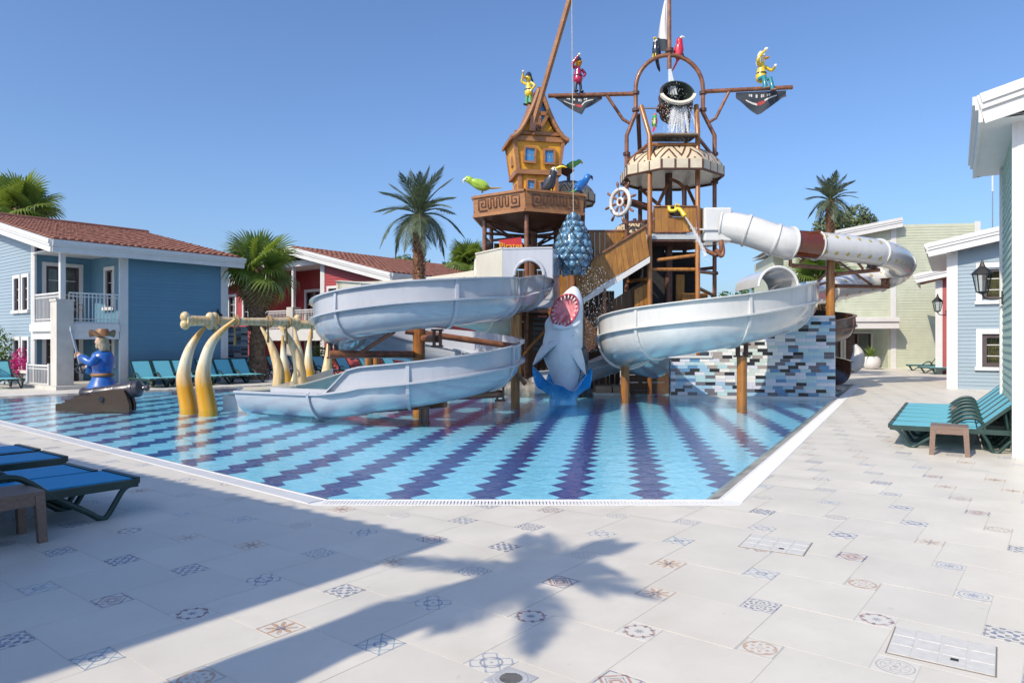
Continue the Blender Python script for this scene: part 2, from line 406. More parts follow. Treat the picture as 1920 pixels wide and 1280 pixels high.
O0 = Vector((-.6965, 3.755, 0)); LA, LB = E1 * TL + E2 * TS, -E1 * TS + E2 * TL
def tile_mesh(name, s, m):
    mb = MB(); h = s / 2 - GAP; c = .0
    vs = [(-h, -h, -.006), (h, -h, -.006), (h, h, -.006), (-h, h, -.006), (-h, -h, -c), (h, -h, -c), (h, h, -c), (-h, h, -c)]
    
    mb.add(vs, [(0, 1, 5, 4), (1, 2, 6, 5), (2, 3, 7, 6), (3, 0, 4, 7), (4, 5, 6, 7)])
    me = mb.mesh(name, m); uv = me.uv_layers.new(name='UVMap')
    for lp in me.loops: q = me.vertices[lp.vertex_index].co; uv.data[lp.index].uv = (q.x / s + .5, q.y / s + .5)
    return me
bigme = tile_mesh('deck_tile', TL, bigm); smme = [tile_mesh('patterned_tile', TS, m) for m in TM]
cand = []
HATCH = [(G(1455, 1023), 'a'), (G(1765, 1225), 'b')]
for i in range(-75, 90):
    for j in range(-20, 100):
        p = O0 + LA * i + LB * j
        if p.y < .4 or p.y > 46 or abs(p.x) > .95 * p.y + 3.2: continue
        if p.x < -9 and p.y > 34: continue
        cand.append((p, 1)); cand.append((p - E1 * (TL + TS) / 2 + E2 * (TL - TS) / 2, 0))
cand.sort(key=lambda t: t[0].length)
nb = [0, 0]; rest = MB(); ruv = []
def in_view(p): return p.y > 2.2 and abs(p.x) < .74 * p.y + .3
for p, small in cand:
    s = TS if small else TL; h = s / 2 - GAP
    poly = [p + E1 * a + E2 * c for a, c in ((-h, -h), (h, -h), (h, h), (-h, h))]
    ins = [inside(q, GRATE) for q in poly]
    mi = (rnd.randrange(10) + 1) if small else 0
    if all(ins): continue
    near = any(ins) or inside(p, GRATE)
    if not near and in_view(p) and nb[small] < 300:
        nb[small] += 1
        M = Matrix.Translation(p + Z * rnd.uniform(-.0006, .0006)) @ Matrix.Rotation(R(TA) + (rnd.randrange(4) * PI / 2 if small else 0), 4, 'Z')
        inst(smme[mi - 1] if small else bigme, 'patterned_tile' if small else 'deck_tile', ground, M); continue
    pieces = []
    if near:
        cur = poly; ng = len(GRATE)
        for k in range(ng):
            a, bdir = GRATE[k], (GRATE[(k + 1) % ng] - GRATE[k]).normalized()
            o_ = clip(cur, a, bdir, False)
            if len(o_) > 2: pieces.append(o_)
            cur = clip(cur, a, bdir, True)
            if len(cur) < 3: break
    else: pieces = [poly]
    for q in pieces:
        o = len(rest.v); k = len(q)
        rest.v += [t + Z * 0 for t in q]; rest.f.append(tuple(range(o, o + k))); rest.mi.append(mi)
        ruv += [((t - p).dot(E1) / s + .5, (t - p).dot(E2) / s + .5) for t in q]
me = bpy.data.meshes.new('deck_tiles'); me.from_pydata([tuple(q) for q in rest.v], [], rest.f)
for m in [bigm] + TM: me.materials.append(m)
me.polygons.foreach_set('material_index', rest.mi); uv = me.uv_layers.new(name='UVMap')
for lp in me.loops: uv.data[lp.index].uv = ruv[lp.vertex_index]
o = bpy.data.objects.new('deck_tiles', me); link(o, ground); o['kind'] = 'stuff'
# access hatches and round drain in the deck
hm = mat('hatch_porcelain', (.60, .59, .56), .5, .05, 20); hgap = mat('hatch_gap', (.20, .18, .16), .8)
for (u0, v0, u1, v1, u2, v2, u3, v3), lab in (((1379, 1024, 1414, 1000, 1530, 1016, 1500, 1046), 'tiled access hatch in the deck, set between the pool corner and the larger hatch'),
                                              ((1655, 1228, 1682, 1168, 1872, 1206, 1868, 1282), 'large tiled access hatch in the deck beside a round medallion tile')):
    q = [G(u0, v0), G(u1, v1), G(u2, v2), G(u3, v3)]
    q = [Vector((t.x, t.y, 0)) for t in q]; c = sum(q, Vector()) / 4
    t = thing('access_hatch', lab, 'hatch', c, group=None, world=True)
    ex = (q[2] - q[1]).normalized(); L1 = (q[2] - q[1]).length; ey = Vector((-ex.y, ex.x, 0)); L2 = L1 * .86
    M = Matrix(((ex.x, ey.x, 0, c.x), (ex.y, ey.y, 0, c.y), (0, 0, 1, 0), (0, 0, 0, 1)))
    MB(M).box((0, 0, .0012), (L1, L2, .003)).build('frame_gap', hgap, t)
    MB(M).box((0, 0, .0025), (L1 - .014, L2 - .014, .004)).build('cover', hm, t)
    for i in range(4):
        for j in range(3):
            MB(M).box((-L1 / 2 + (i + .5) * L1 / 4, -L2 / 2 + (j + .5) * L2 / 3, .0055), (L1 / 4 - .02, L2 / 3 - .012, .003)).build('cover_tile', hm, t)
    MB(M).box((L1 * .13, -L2 * .27, .007), (.035, .03, .004)).build('lifting_eye', dark, t)
dp = G(958, 1273); t = thing('floor_drain', 'round steel drain cover on a square plate in the cream deck', 'drain', (dp.x, dp.y, 0))
MB().box((0, 0, .002), (.19, .19, .004), rz=R(TA)).build('plate', mat('brushed_plate', (.45, .46, .47), .4, .1, 20), t)
MB().lathe([(0, .006), (.06, .006), (.078, .0075), (.085, .004)], 28).build('grate', MATS['brushed_plate'], t, smooth=30)
mb = MB()
for k in range(-4, 5):
    hw = math.sqrt(max(0, .055 ** 2 - (k * .0115) ** 2)); mb.box((0, k * .0115, .0065), (hw * 2, .004, .003))
mb.build('slot', dark, t)
# ================================================================ houses round the pool
pblue_shade = mat('shaded_blue_siding', (.105, .24, .345), .55, .06, 2, orand=.12)  # shade of the unlit walls put into the colour; lit gable takes the lighter blue
pblue2 = mat('light_blue_siding_paint', (.25, .33, .395), .55, .05, 2, orand=.1)
pred = mat('red_siding_paint', (.36, .055, .06), .55, .08, 2, orand=.12)
pgreen = mat('sage_siding_paint', (.47, .50, .385), .55, .05, 2, orand=.08)
pgreen2 = mat('mint_siding_paint', (.40, .52, .43), .55, .05, 2, orand=.1)
concr = mat('concrete_render', (.50, .48, .44), .75, .08, 2, bmp=.1)
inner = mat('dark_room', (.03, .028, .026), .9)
framed = mat('dark_window_frame', (.07, .05, .055), .5, .1, 4)
curt = mat('ochre_curtain', (.42, .33, .14), .8, .15, 5)
curtw = mat('white_curtain', (.55, .55, .52), .8, .1, 5)
terra, nt, b = base('terracotta_tile'); v = coord(nt)
f = noise(nt, v, 3.2, 5); f2 = noise(nt, v, 19, 3)
cs = mixc(nt, ramp(nt, f, .3, .7), (.15, .06, .042), (.26, .105, .07)); cs = mixc(nt, ramp(nt, f2, .5, .8) * .5, cs, (.12, .05, .035))
nt.links.new(cs, b.inputs['Base Color']); b.inputs['Roughness'].default_value = .8
glass = bpy.data.materials.new('window_glass'); glass.use_nodes = True; nt = glass.node_tree; nt.nodes.remove(nt.nodes['Principled BSDF'])
tr = nt.nodes.new('ShaderNodeBsdfTransparent'); tr.inputs[0].default_value = (.72, .76, .76, 1); gl = nt.nodes.new('ShaderNodeBsdfGlossy'); gl.inputs['Roughness'].default_value = .03
fr = nt.nodes.new('ShaderNodeLayerWeight'); fr.inputs[0].default_value = .5; mx = nt.nodes.new('ShaderNodeMixShader')
fz = N(nt, fr.outputs['Facing']).op('POWER', 5.0) * .92 + .06; nt.links.new(fz.k, mx.inputs[0]); nt.links.new(tr.outputs[0], mx.inputs[1]); nt.links.new(gl.outputs[0], mx.inputs[2]); nt.links.new(mx.outputs[0], nt.nodes['Material Output'].inputs[0])
BOARD = {}
def board_mesh(m, h):
    k = (m.name, h)
    if k not in BOARD:
        mb = MB(); t = .026
        mb.add([(0, 0, 0), (1, 0, 0), (1, -t, 0), (0, -t, 0), (0, 0, h), (1, 0, h), (1, -.008, h), (0, -.008, h)],
               [(0, 1, 2, 3), (3, 2, 6, 7), (4, 7, 6, 5), (0, 3, 7, 4), (1, 5, 6, 2)])
        BOARD[k] = mb.mesh('siding_board', m)
    return BOARD[k]
def cut(iv, a, b):
    out = []
    for p, q in iv:
        if b <= p or a >= q: out.append((p, q)); continue
        if a > p: out.append((p, a))
        if b < q: out.append((b, q))
    return out
def wall(parent, M, a0, a1, z0, z1, m, ops=(), top=None, bh=.125, joined=False, plain=False, th=.12):
    asp = sorted({a0, a1, *[o[0] for o in ops], *[o[1] for o in ops]}); zsp = sorted({z0, z1, *[o[2] for o in ops], *[o[3] for o in ops]})
    mb = MB(M)
    for i in range(len(asp) - 1):
        for j in range(len(zsp) - 1):
            ca, cz = (asp[i] + asp[i + 1]) / 2, (zsp[j] + zsp[j + 1]) / 2
            if any(o[0] < ca < o[1] and o[2] < cz < o[3] for o in ops): continue
            mb.b2((asp[i], 0, zsp[j]), (asp[i + 1], th, zsp[j + 1]))
    if top:                                                # gable: polygon above z1 following top(a)
        sa = [a0 + (a1 - a0) * k / 24 for k in range(25)]
        up = [(a, max(z1, top(a))) for a in sa]
        poly = [(a0, z1), (a1, z1)] + up[::-1]
        k = len(poly); mb.add([(a, 0, z) for a, z in poly] + [(a, th, z) for a, z in poly], [tuple(range(k)), tuple(range(2 * k - 1, k - 1, -1))])
    w_ = mb.build('wall', m, parent)
    if plain: return w_
    jb = MB(M); z = z0
    ztop = max(z1, max(top(a0 + (a1 - a0) * k / 40) for k in range(41)) if top else z1)
    while z < ztop - .02:
        h = min(bh, ztop - z); iv = [(a0, a1)]
        for o in ops:
            if o[2] < z + h * .6 and o[3] > z + h * .4: iv = cut(iv, o[0], o[1])
        if top and z + h > z1:
            good = [a0 + (a1 - a0) * k / 200 for k in range(201) if top(a0 + (a1 - a0) * k / 200) > z + h]
            iv = [(max(p, good[0]), min(q, good[-1])) for p, q in iv if good and q > good[0] and p < good[-1]] if good else []
        for p, q in iv:
            if q - p < .03: continue
            T = Matrix.Translation((p, 0, z)) @ Matrix.Diagonal((q - p, 1, h / bh, 1))
            if joined:
                me = board_mesh(m, bh); jb.add([t.co for t in me.vertices], [tuple(f.vertices) for f in me.polygons], T)
            else: inst(board_mesh(m, bh), 'siding_board', w_, M @ T)
        z += bh
    if joined: jb.build('siding_boards', m, w_, kind='stuff')
    return w_
def window(parent, M, a, z, w, h, tw=.13, bars=(1, 2), cur=True, dk=True, sill=True, name='window', rail=.06):
    """a, z: lower left of the opening"""
    mb = MB(M)
    for lo, hi in (((a - tw, -.06, z), (a, .1, z + h)), ((a + w, -.06, z), (a + w + tw, .1, z + h)), ((a - tw, -.063, z + h), (a + w + tw, .1, z + h + tw))): mb.b2(lo, hi)
    o = mb.build(name, white, parent)
    fm = framed if dk else white
    mb = MB(M)
    for lo, hi in (((a, .02, z), (a + rail, .08, z + h)), ((a + w - rail, .02, z), (a + w, .08, z + h)), ((a + rail, .02, z + h - rail), (a + w - rail, .08, z + h)), ((a + rail, .02, z), (a + w - rail, .08, z + rail))): mb.b2(lo, hi)
    mb.build('frame', fm, o)
    for i in range(1, bars[0] + 1): MB(M).b2((a + w * i / (bars[0] + 1) - .012, .035, z + rail), (a + w * i / (bars[0] + 1) + .012, .055, z + h - rail)).build('glazing_bar', white, o)
    for i in range(1, bars[1] + 1): MB(M).b2((a + rail, .037, z + h * i / (bars[1] + 1) - .012), (a + w - rail, .053, z + h * i / (bars[1] + 1) + .012)).build('glazing_bar', white, o)
    MB(M).b2((a + rail, .058, z + rail), (a + w - rail, .066, z + h - rail)).build('pane', glass, o)
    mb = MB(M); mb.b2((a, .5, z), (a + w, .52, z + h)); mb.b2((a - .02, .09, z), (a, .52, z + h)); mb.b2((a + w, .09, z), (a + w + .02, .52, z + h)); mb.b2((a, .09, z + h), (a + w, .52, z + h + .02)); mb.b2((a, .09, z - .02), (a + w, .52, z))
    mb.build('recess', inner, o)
    if sill: MB(M).b2((a - tw - .04, -.11, z - .11), (a + w + tw + .04, .1, z)).build('sill', white, o)
    if cur is True: cur = curtw
    if cur:
        for s0, s1 in ((a + .04, a + w * .42), (a + w * .58, a + w - .04)):
            mb = MB(M); k = 24
            pts = [(s0 + (s1 - s0) * i / k, .24 + .03 * math.sin(i * 1.9), zz) for zz in (z + .02, z + h) for i in range(k + 1)]
            mb.add(pts, [(i, i + 1, k + 2 + i, k + 1 + i) for i in range(k)]); mb.build('curtain', cur, o, smooth=60)
    return o
def railing(parent, M, a0, a1, z0, h=1.0, step=.12):
    mb = MB(M); mb.b2((a0, -.03, z0 + h - .05), (a1, .03, z0 + h)); mb.b2((a0, -.02, z0 + .08), (a1, .02, z0 + .11)); mb.b2((a0, -.02, z0 + h - .16), (a1, .02, z0 + h - .13))
    o = mb.build('railing', white, parent)
    bmz = MB().box((0, 0, .5), (.025, .025, 1)).mesh('baluster', white); k = max(1, int((a1 - a0) / step))
    for i in range(k + 1): inst(bmz, 'baluster', o, M @ Matrix.Translation((a0 + (a1 - a0) * i / k, 0, z0)) @ Matrix.Diagonal((1, 1, h - .05, 1)))
    return o
def roof_plane(parent, O, ex, ey, L, D, rise, tiles=True, pitch=.24, row=.34):
    """O: eave corner, ex along the eave, ey horizontal up-slope"""
    O = Vector(O); up = (ey * D + Z * rise); sl = up.normalized(); nr = ex.cross(sl).normalized()
    if nr.z < 0: nr = -nr
    ln = up.length; mb = MB()
    c = [O, O + ex * L, O + ex * L + up, O + up]
    mb.add([p + nr * .0 for p in c] + [p - nr * .12 for p in c], [(0, 1, 2, 3), (7, 6, 5, 4), (0, 4, 5, 1), (1, 5, 6, 2), (2, 6, 7, 3), (3, 7, 4, 0)])
    r_ = mb.build('roof', terra, parent)
    if tiles:
        mb = MB(); nc = int(L / pitch); nrw = int(ln / row)
        for j in range(nrw):
            for i in range(nc):
                p = O + ex * (i + .5) * pitch + sl * j * row; w_ = pitch * .5; k = rnd.uniform(-.006, .006)
                pr = [(-w_, .004), (-w_ * .55, .05), (0, .075), (w_ * .55, .05), (w_, .004)]
                vs = [p + ex * a + nr * (q + .03 + k) for a, q in pr] + [p + ex * a + nr * (q + .004 + k) + sl * (row * 1.04) for a, q in pr] + [p + ex * a + nr * 0 for a, q in (pr[0], pr[4])]
                mb.add(vs, [(t, t + 1, t + 6, t + 5) for t in range(4)] + [(10, 11, 4, 3, 2, 1, 0)])
        mb.build('roof_tiles', terra, r_, kind='stuff')
    return r_
def fascia(parent, p, q, h=.32, out=(0, 0, 0), name='fascia'):
    p, q, out = Vector(p), Vector(q), Vector(out)
    mb = MB(); mb.bar(p - Z * h / 2, q - Z * h / 2, .05, h); mb.bar(p + out * .06 - Z * h * .16, q + out * .06 - Z * h * .16, .07, h * .32); mb.bar(p + out * .035 - Z * h * .42, q + out * .035 - Z * h * .42, .06, h * .2)
    return mb.build(name, white, parent)
def cboard(parent, M, a, z0, z1, w=.18, t=.05, name='corner_board'):
    mb = MB(M); mb.b2((a - w / 2, -t, z0), (a + w / 2, .02, z1))
    for k in (-.28, 0, .28): mb.b2((a + w * k - w * .09, -t - .008, z0 + .05), (a + w * k + w * .09, -t, z1))
    return mb.build(name, white, parent)

# ---- blue house on the far left ------------------------------------------------
e1, e2 = d2(52), d2(142); A = Vector((-13.98, 25.4, 0)); PC = A - e1 * 1.88
H = thing('blue_house', 'blue clapboard two-storey house with red tiled roof and a corner balcony', 'house', A, world=True)
EZ = 4.93; SL = 1.7 / 7.9
Mr = frame(A, -e2); Mg = frame(PC, -e1)
wall(H, Mr, 0, 4.0, 0, EZ, pblue_shade)
cboard(H, Mr, .06, 0, EZ, .3); cboard(H, Mr, 3.92, 0, EZ, .3)
gtop = lambda a: EZ + min(-a, 15.4 + a) * SL
gw = [(-3.62, -3.12, 2.75, 3.95), (-4.5, -4.0, 2.75, 3.95), (-3.62, -3.12, .55, 1.65), (-4.5, -4.0, .55, 1.65)]
wall(H, Mg, -15.4, -2.6, 0, EZ, pblue2, ops=gw, top=lambda a: gtop(a))
cboard(H, Mg, -2.6, 0, EZ + .55, .34)
for o in gw: window(H, Mg, o[0], o[2], o[1] - o[0], o[3] - o[2], .13, (1, 2))
# the wall above the balcony opening of the gable
# balcony recess
Md = frame(PC + e2 * 2.57, -e2); Mw = frame(A + e2 * 2.57, -e1)
dops = [(.35, 1.45, 2.3, 4.35), (.35, 1.45, .12, 1.95)]
wall(H, Md, 0, 1.88, 0, 5.2, pblue_shade, ops=dops, plain=True)
for o in dops: window(H, Md, o[0], o[2], o[1] - o[0], o[3] - o[2], .13, (1, 3), sill=False, name='door', rail=.1)
wops = [(1.35, 1.95, 2.85, 4.2), (1.35, 1.95, .75, 1.85)]
wall(H, Mw, 0, 2.57, 0, 4.9, pblue_shade, ops=wops, plain=True)
for o in wops: window(H, Mw, o[0], o[2], o[1] - o[0], o[3] - o[2], .13, (1, 2))
mb = MB(Mr); mb.b2((-2.0, -.08, 1.68), (-.12, 2.5, 2.28)); mb.build('balcony_slab', white, H)
mb = MB(Mr); mb.b2((-2.05, -.12, 1.95), (-.12, -.082, 2.22)); mb.b2((-2.1, -.10, 1.95), (-2.002, 2.4, 2.22)); mb.build('balcony_trim', white, H)
railing(H, Mr, -1.7, -.1, 2.28, 1.0); railing(H, Mg, -2.45, -.2, 2.28, 1.0)
mb = MB(Mr); mb.b2((-2.14, -.18, -.02), (-1.62, .34, 3.0)); mb.b2((-2.17, -.21, 2.95), (-1.59, .37, 3.02)); mb.build('post', concr, H)
MB(Mr).b2((-1.96, 0, 3.02), (-1.8, .16, 4.66)).build('post', white, H)
MB(Mr).b2((-2.1, -.12, 4.58), (.0, .12, 4.96)).build('beam', white, H)
MB(Mr).b2((-2.0, .1, 4.72), (0, 2.5, 4.77)).build('porch_ceiling', white, H)
MB(Mr).b2((-2.3, -.6, .0), (-.1, 2.5, .12)).build('porch_floor', concr, H)
OV = .5
ro = A - e1 * (1.88 + OV) - e2 * OV + Z * (EZ + .02 - OV * SL + .1)
roof_plane(H, ro, e1, e2, 1.88 + 4.0 + 2 * OV, 7.7 + OV, (7.7 + OV) * SL)
rid = ro + e2 * (7.7 + OV) + Z * (7.7 + OV) * SL
roof_plane(H, rid + e2 * (7.7 + OV) - Z * (7.7 + OV) * SL, e1, -e2, 1.88 + 4.0 + 2 * OV, 7.7 + OV, (7.7 + OV) * SL, tiles=False)
LN = 1.88 + 4 + 2 * OV
fascia(H, ro, ro + e1 * LN, .4, -e2); fascia(H, ro - e1 * .02, rid - e1 * .02, .42, -e1); fascia(H, ro + e1 * (LN + .02), rid + e1 * (LN + .02), .34, e1)
fascia(H, rid - e1 * .02, rid + e2 * 8.2 - Z * 8.2 * SL - e1 * .02, .42, -e1)
mb = MB(); mb.tube([rid + e1 * LN * k / 20 + Z * .05 for k in range(21)], .12, 8); mb.build('ridge_tile', terra, H, smooth=40)
mb = MB()
for k in range(2): pass
# low fence and planter in front of the porch
def fence(label, p, q, h=.75):
    t = thing('garden_fence', label, 'fence', p, world=True)
    n_ = (q - p).normalized(); M = frame(p, (n_.y, -n_.x)); L = (q - p).length
    railing(t, M, 0, L, .05, h, .13)
    for a in (0, L): MB(M).b2((a - .05, -.05, 0), (a + .05, .05, h + .1)).build('post', white, t)
fence('low white picket fence closing the ground-floor porch of the blue house', PC - e1 * .25 + e2 * 2.4, PC - e1 * .25 + e2 * .45)
fence('low white picket fence along the flower bed under the blue gable', PC - e1 * 1.2 + e2 * 6.2, PC - e1 * 1.2 + e2 * 2.5)

def chair_simple(label, loc, rz, m, group=None):
    t = thing('terrace_chair', label, 'chair', loc, rz, group)
    MB().box((0, 0, .43), (.44, .42, .04)).build('seat', m, t)
    MB().box((0, .2, .68), (.42, .03, .48), M=Matrix.Rotation(R(-10), 4, 'X')).build('backrest', m, t)
    for x in (-.19, .19):
        for y in (-.18, .18): MB().tube([(x, y, 0), (x, y, .43)], .018, 6).build('leg', m, t)
        MB().tube([(x, -.17, .43), (x, -.18, .62), (x, .18, .64)], .016, 6).build('armrest', m, t)
    return t
wick = mat('brown_wicker', (.22, .16, .11), .7, .2, 30)
chair_simple('brown wicker chair on the upper balcony of the blue house', PC + e1 * .75 + e2 * .9 + Z * 2.28, R(120), wick)

# wall lanterns
def lantern(label, P0, n, s=1.0):
    n = Vector((n[0], n[1], 0)).normalized(); t = thing('wall_lantern', label, 'lantern', P0, math.atan2(n.y, n.x), None, s)
    MB().box((.01, 0, 0), (.02, .1, .2)).build('wall_plate', dark, t)
    MB().tube(spline([(.01, 0, .0), (.12, 0, -.02), (.22, 0, 0), (.26, 0, .06)], 5), .014, 6).build('arm', dark, t, smooth=50)
    lan = MB().lathe([(.02, .06), (.06, .08), (.09, .1)], 6, Matrix.Translation((.26, 0, 0))).build('lamp_base', dark, t)
    MB().lathe([(.07, .1), (.12, .36)], 6, Matrix.Translation((.26, 0, 0))).build('lamp_glass', glass, t)
    MB().lathe([(.15, .36), (.1, .42), (.04, .48), (.015, .56), (0, .6)], 6, Matrix.Translation((.26, 0, 0))).build('lamp_cap', dark, t)
    for k in range(6):
        a = k * PI / 3; MB().tube([(.26 + .075 * math.cos(a), .075 * math.sin(a), .1), (.26 + .125 * math.cos(a), .125 * math.sin(a), .37)], .008, 4).build('glazing_bar', dark, t)
lantern('black iron lantern high on the blue house wall beside its white corner', A + e1 * 3.45 - e2 * .03 + Z * 2.15, -e2, 1.3)

# ---- red house behind the fan palm ----------------------------------------------
RC = Vector((-11.4, 38, 0)); H = thing('red_house', 'red clapboard house with white gable trim and a railed balcony behind the fan palm', 'house', RC, world=True)
Mg = frame(RC, -e1); HW = 7.4; EZ = 4.75; S2 = 1.75 / HW
top = lambda a: EZ + (HW - abs(a)) * S2
rw = [(-6.85, -6.2, 2.85, 4.25), (-5.3, -4.65, 2.85, 4.25), (-6.0, -5.2, .6, 1.9), (2.55, 3.3, 3.0, 4.3), (4.6, 5.3, 3.0, 4.3)]
r1, r2, rd = -3.4, 2.0, 2.2
wall(H, Mg, -HW, r1, 0, EZ, pred, [o for o in rw if o[0] < 0], top=top, bh=.15)
wall(H, Mg, r2, HW, 0, EZ, pred, [o for o in rw if o[0] > 0], top=top, bh=.15)
for o in rw: window(H, Mg, o[0], o[2], o[1] - o[0], o[3] - o[2], .14, (1, 2))
Mi = Mg @ Matrix.Translation((0, rd, 0)); iops = [(-2.4, -1.1, 2.3, 4.45), (.25, 1.1, 3.0, 4.4), (-2.4, -.9, .1, 1.9), (.1, 1.3, .1, 1.9)]
wall(H, Mi, r1, r2, 0, 6.0, pred, iops, plain=True)
for o in iops: window(H, Mi, o[0], o[2], o[1] - o[0], o[3] - o[2], .15, (1, 2), cur=curtw, sill=o[2] > 2.5)
for a, n in ((r1, 1), (r2, -1)): MB(Mg).b2((a, 0, 0), (a + n * .1, rd, 5.9)).build('wall', pred, H)
MB(Mg).b2((r1, -.12, 1.65), (r2, rd, 2.25)).build('balcony_slab', white, H)
railing(H, Mg, r1, -.9, 2.25, 1.05, .13); railing(H, Mg, -.35, r2, 2.25, 1.05, .13)
MB(Mg).b2((-.92, -.16, 0), (-.36, .36, 3.45)).build('post', concr, H)
MB(Mg).b2((-.72, .02, 3.45), (-.56, .18, 6.0)).build('post', white, H)
cboard(H, Mg, r2 + .05, 0, 5.9, .34); cboard(H, Mg, r1 - .05, 0, 5.5, .3); cboard(H, Mg, -HW + .1, 0, EZ, .3)
MB(Mg).b2((r1, -.1, 5.62), (r2, .14, 5.92)).build('beam', white, H); MB(Mg).b2((r1, .14, 5.72), (r2, rd, 5.76)).build('porch_ceiling', white, H)
oc = RC - e1 * .55 + Z * (EZ + .05)
for sg in (1, -1):
    ev = RC + e2 * sg * (HW + .5) - e1 * .6 + Z * (EZ + .12 - .5 * S2); rg = RC - e1 * .6 + Z * (EZ + .12 + HW * S2)
    roof_plane(H, ev, e1, -e2 * sg, 16, HW + .5, (HW + .5) * S2, tiles=sg < 0, pitch=.3, row=.42)
    fascia(H, ev - e1 * .03, rg - e1 * .03, .45, -e1)
fascia(H, RC - e2 * (HW + .5) - e1 * .6 + Z * (EZ + .12 - .5 * S2), RC - e2 * (HW + .5) + e1 * 15.4 + Z * (EZ + .12 - .5 * S2), .35, -e2)
wall(H, frame(RC - e2 * HW, -e2), 0, 15, 0, EZ, pred, joined=True, bh=.15)
chair_simple('pale wicker chair on the balcony of the red house', RC - e1 * -.8 - e2 * 1.2 + Z * 2.25, R(20), mat('pale_wicker', (.5, .44, .36), .7, .15, 30))

# ---- house outside the frame to the left, throwing its shadow on the deck -------
SD = d2(SUN_AZ) * (1 / math.tan(R(SUN_EL)))
HE = 4.6; tip = Vector((-.56, 5.6, 0)); c0 = tip - SD * HE                      # eave corner
f1, f2 = d2(144), d2(231)
H = thing('poolside_house', 'pale blue house beside the deck, its eave shadow lying across the tiles', 'house', c0 + f1 * .45 + f2 * .45, world=True)
b0 = c0 + f1 * .45 + f2 * .45; b0.z = 0; n1 = Vector((-f2.x, -f2.y, 0))
wall(H, frame(b0, -f2), 0, 14, 0, HE, pblue2, bh=.15, joined=True)
wall(H, frame(b0 + f2 * 7, -f1), 0, 7, 0, HE, pblue2, bh=.15, joined=True)
roof_plane(H, c0 + Z * HE, f1, f2, 15, 3.9, 1.0); roof_plane(H, c0 + f2 * 7.8 + Z * HE, f1, -f2, 15, 3.9, 1.0, tiles=False)
fascia(H, c0 + Z * HE, c0 + f1 * 15 + Z * HE, .35, -f2)

# ---- houses on the right --------------------------------------------------------
g1, g2 = d2(58), d2(148)                                        # along the walls / to the left of them
K = Vector((6.98, 9.82, 0))
H = thing('green_house', 'mint green clapboard house with white fluted corner and deep eaves behind the loungers', 'house', K, world=True)
Ml = frame(K + g1 * 3.1, g2); Mf = frame(K, -g1); EZ = 4.62; S3 = .25
wall(H, Ml, 0, 3.1, 0, EZ, pgreen2, bh=.12); cboard(H, Ml, .08, 0, EZ, .2)
wall(H, Mf, 0, 6, 0, EZ, pgreen2, top=lambda a: EZ + a * S3, bh=.12)
cboard(H, Mf, .17, 0, EZ + .05, .44, .06)
wall(H, frame(K - g2 * 6 + g1 * 3.1, g1), 0, 6, 0, EZ, pgreen2, plain=True)
ov = .42; ro = K + g2 * ov - g1 * ov + Z * (EZ + .33)
roof_plane(H, ro, g1, -g2, 3.1 + 2 * ov, 6.4, 6.4 * S3, tiles=False)
fascia(H, ro, ro + g1 * (3.1 + 2 * ov), .36, g2); fascia(H, ro - g1 * .03, ro - g2 * 6.4 + Z * 6.4 * S3 - g1 * .03, .4, -g1)
fascia(H, ro + g1 * (3.1 + 2 * ov), ro + g1 * (3.1 + 2 * ov) - g2 * 6.4 + Z * 6.4 * S3, .36, g1)
mb = MB(); q = [ro, ro + g1 * (3.1 + 2 * ov), ro + g1 * (3.1 + 2 * ov) - g2 * (ov + .1), ro - g2 * (ov + .1)]
mb.add([p - Z * .34 for p in q], [(0, 1, 2, 3)]); mb.add([p - Z * .31 for p in q], [(0, 1, 2, 3)]); mb.build('soffit', white, H)
lantern('large black iron lantern on a bracket arm at the corner of the mint green house', K + g1 * 2.75 + g2 * .02 + Z * 2.35, g2, 1.15)

Bc = Vector((14.9, 24.2, 0)); H = thing('light_blue_house', 'light blue clapboard house with white trim and two curtained windows', 'house', Bc, world=True)
Mf = frame(Bc, -g1); EZ = 4.62; S4 = .2
ops = [(.95, 2.15, 2.95, 4.05), (.95, 2.15, .75, 1.85)]
wall(H, Mf, 0, 6, 0, EZ, pblue2, ops, top=lambda a: EZ + a * S4)
for o in ops: window(H, Mf, o[0], o[2], o[1] - o[0], o[3] - o[2], .17, (1, 2), cur=curt, rail=.13)
cboard(H, Mf, .1, 0, EZ + .05, .32)
wall(H, frame(Bc + g1 * 6, g2), 0, 6, 0, EZ, pblue2, joined=True)
ov = .62; ro = Bc + g2 * ov - g1 * .5 + Z * (EZ + .3)
roof_plane(H, ro, g1, -g2, 7, 7, 7 * S4, tiles=False)
fascia(H, ro - g1 * .03, ro - g2 * 7 + Z * 7 * S4 - g1 * .03, .46, -g1); fascia(H, ro, ro + g1 * 7, .34, g2)
mb = MB(); q = [ro, ro + g1 * 7, ro + g1 * 7 - g2 * (ov + .1), ro - g2 * (ov + .1)]; mb.add([p - Z * .36 for p in q], [(0, 1, 2, 3)]); mb.build('soffit', white, H)
lantern('black iron lantern on the light blue house beside the red one', Bc + g1 * 2.2 + g2 * .03 + Z * 2.6, g2, 1.3)

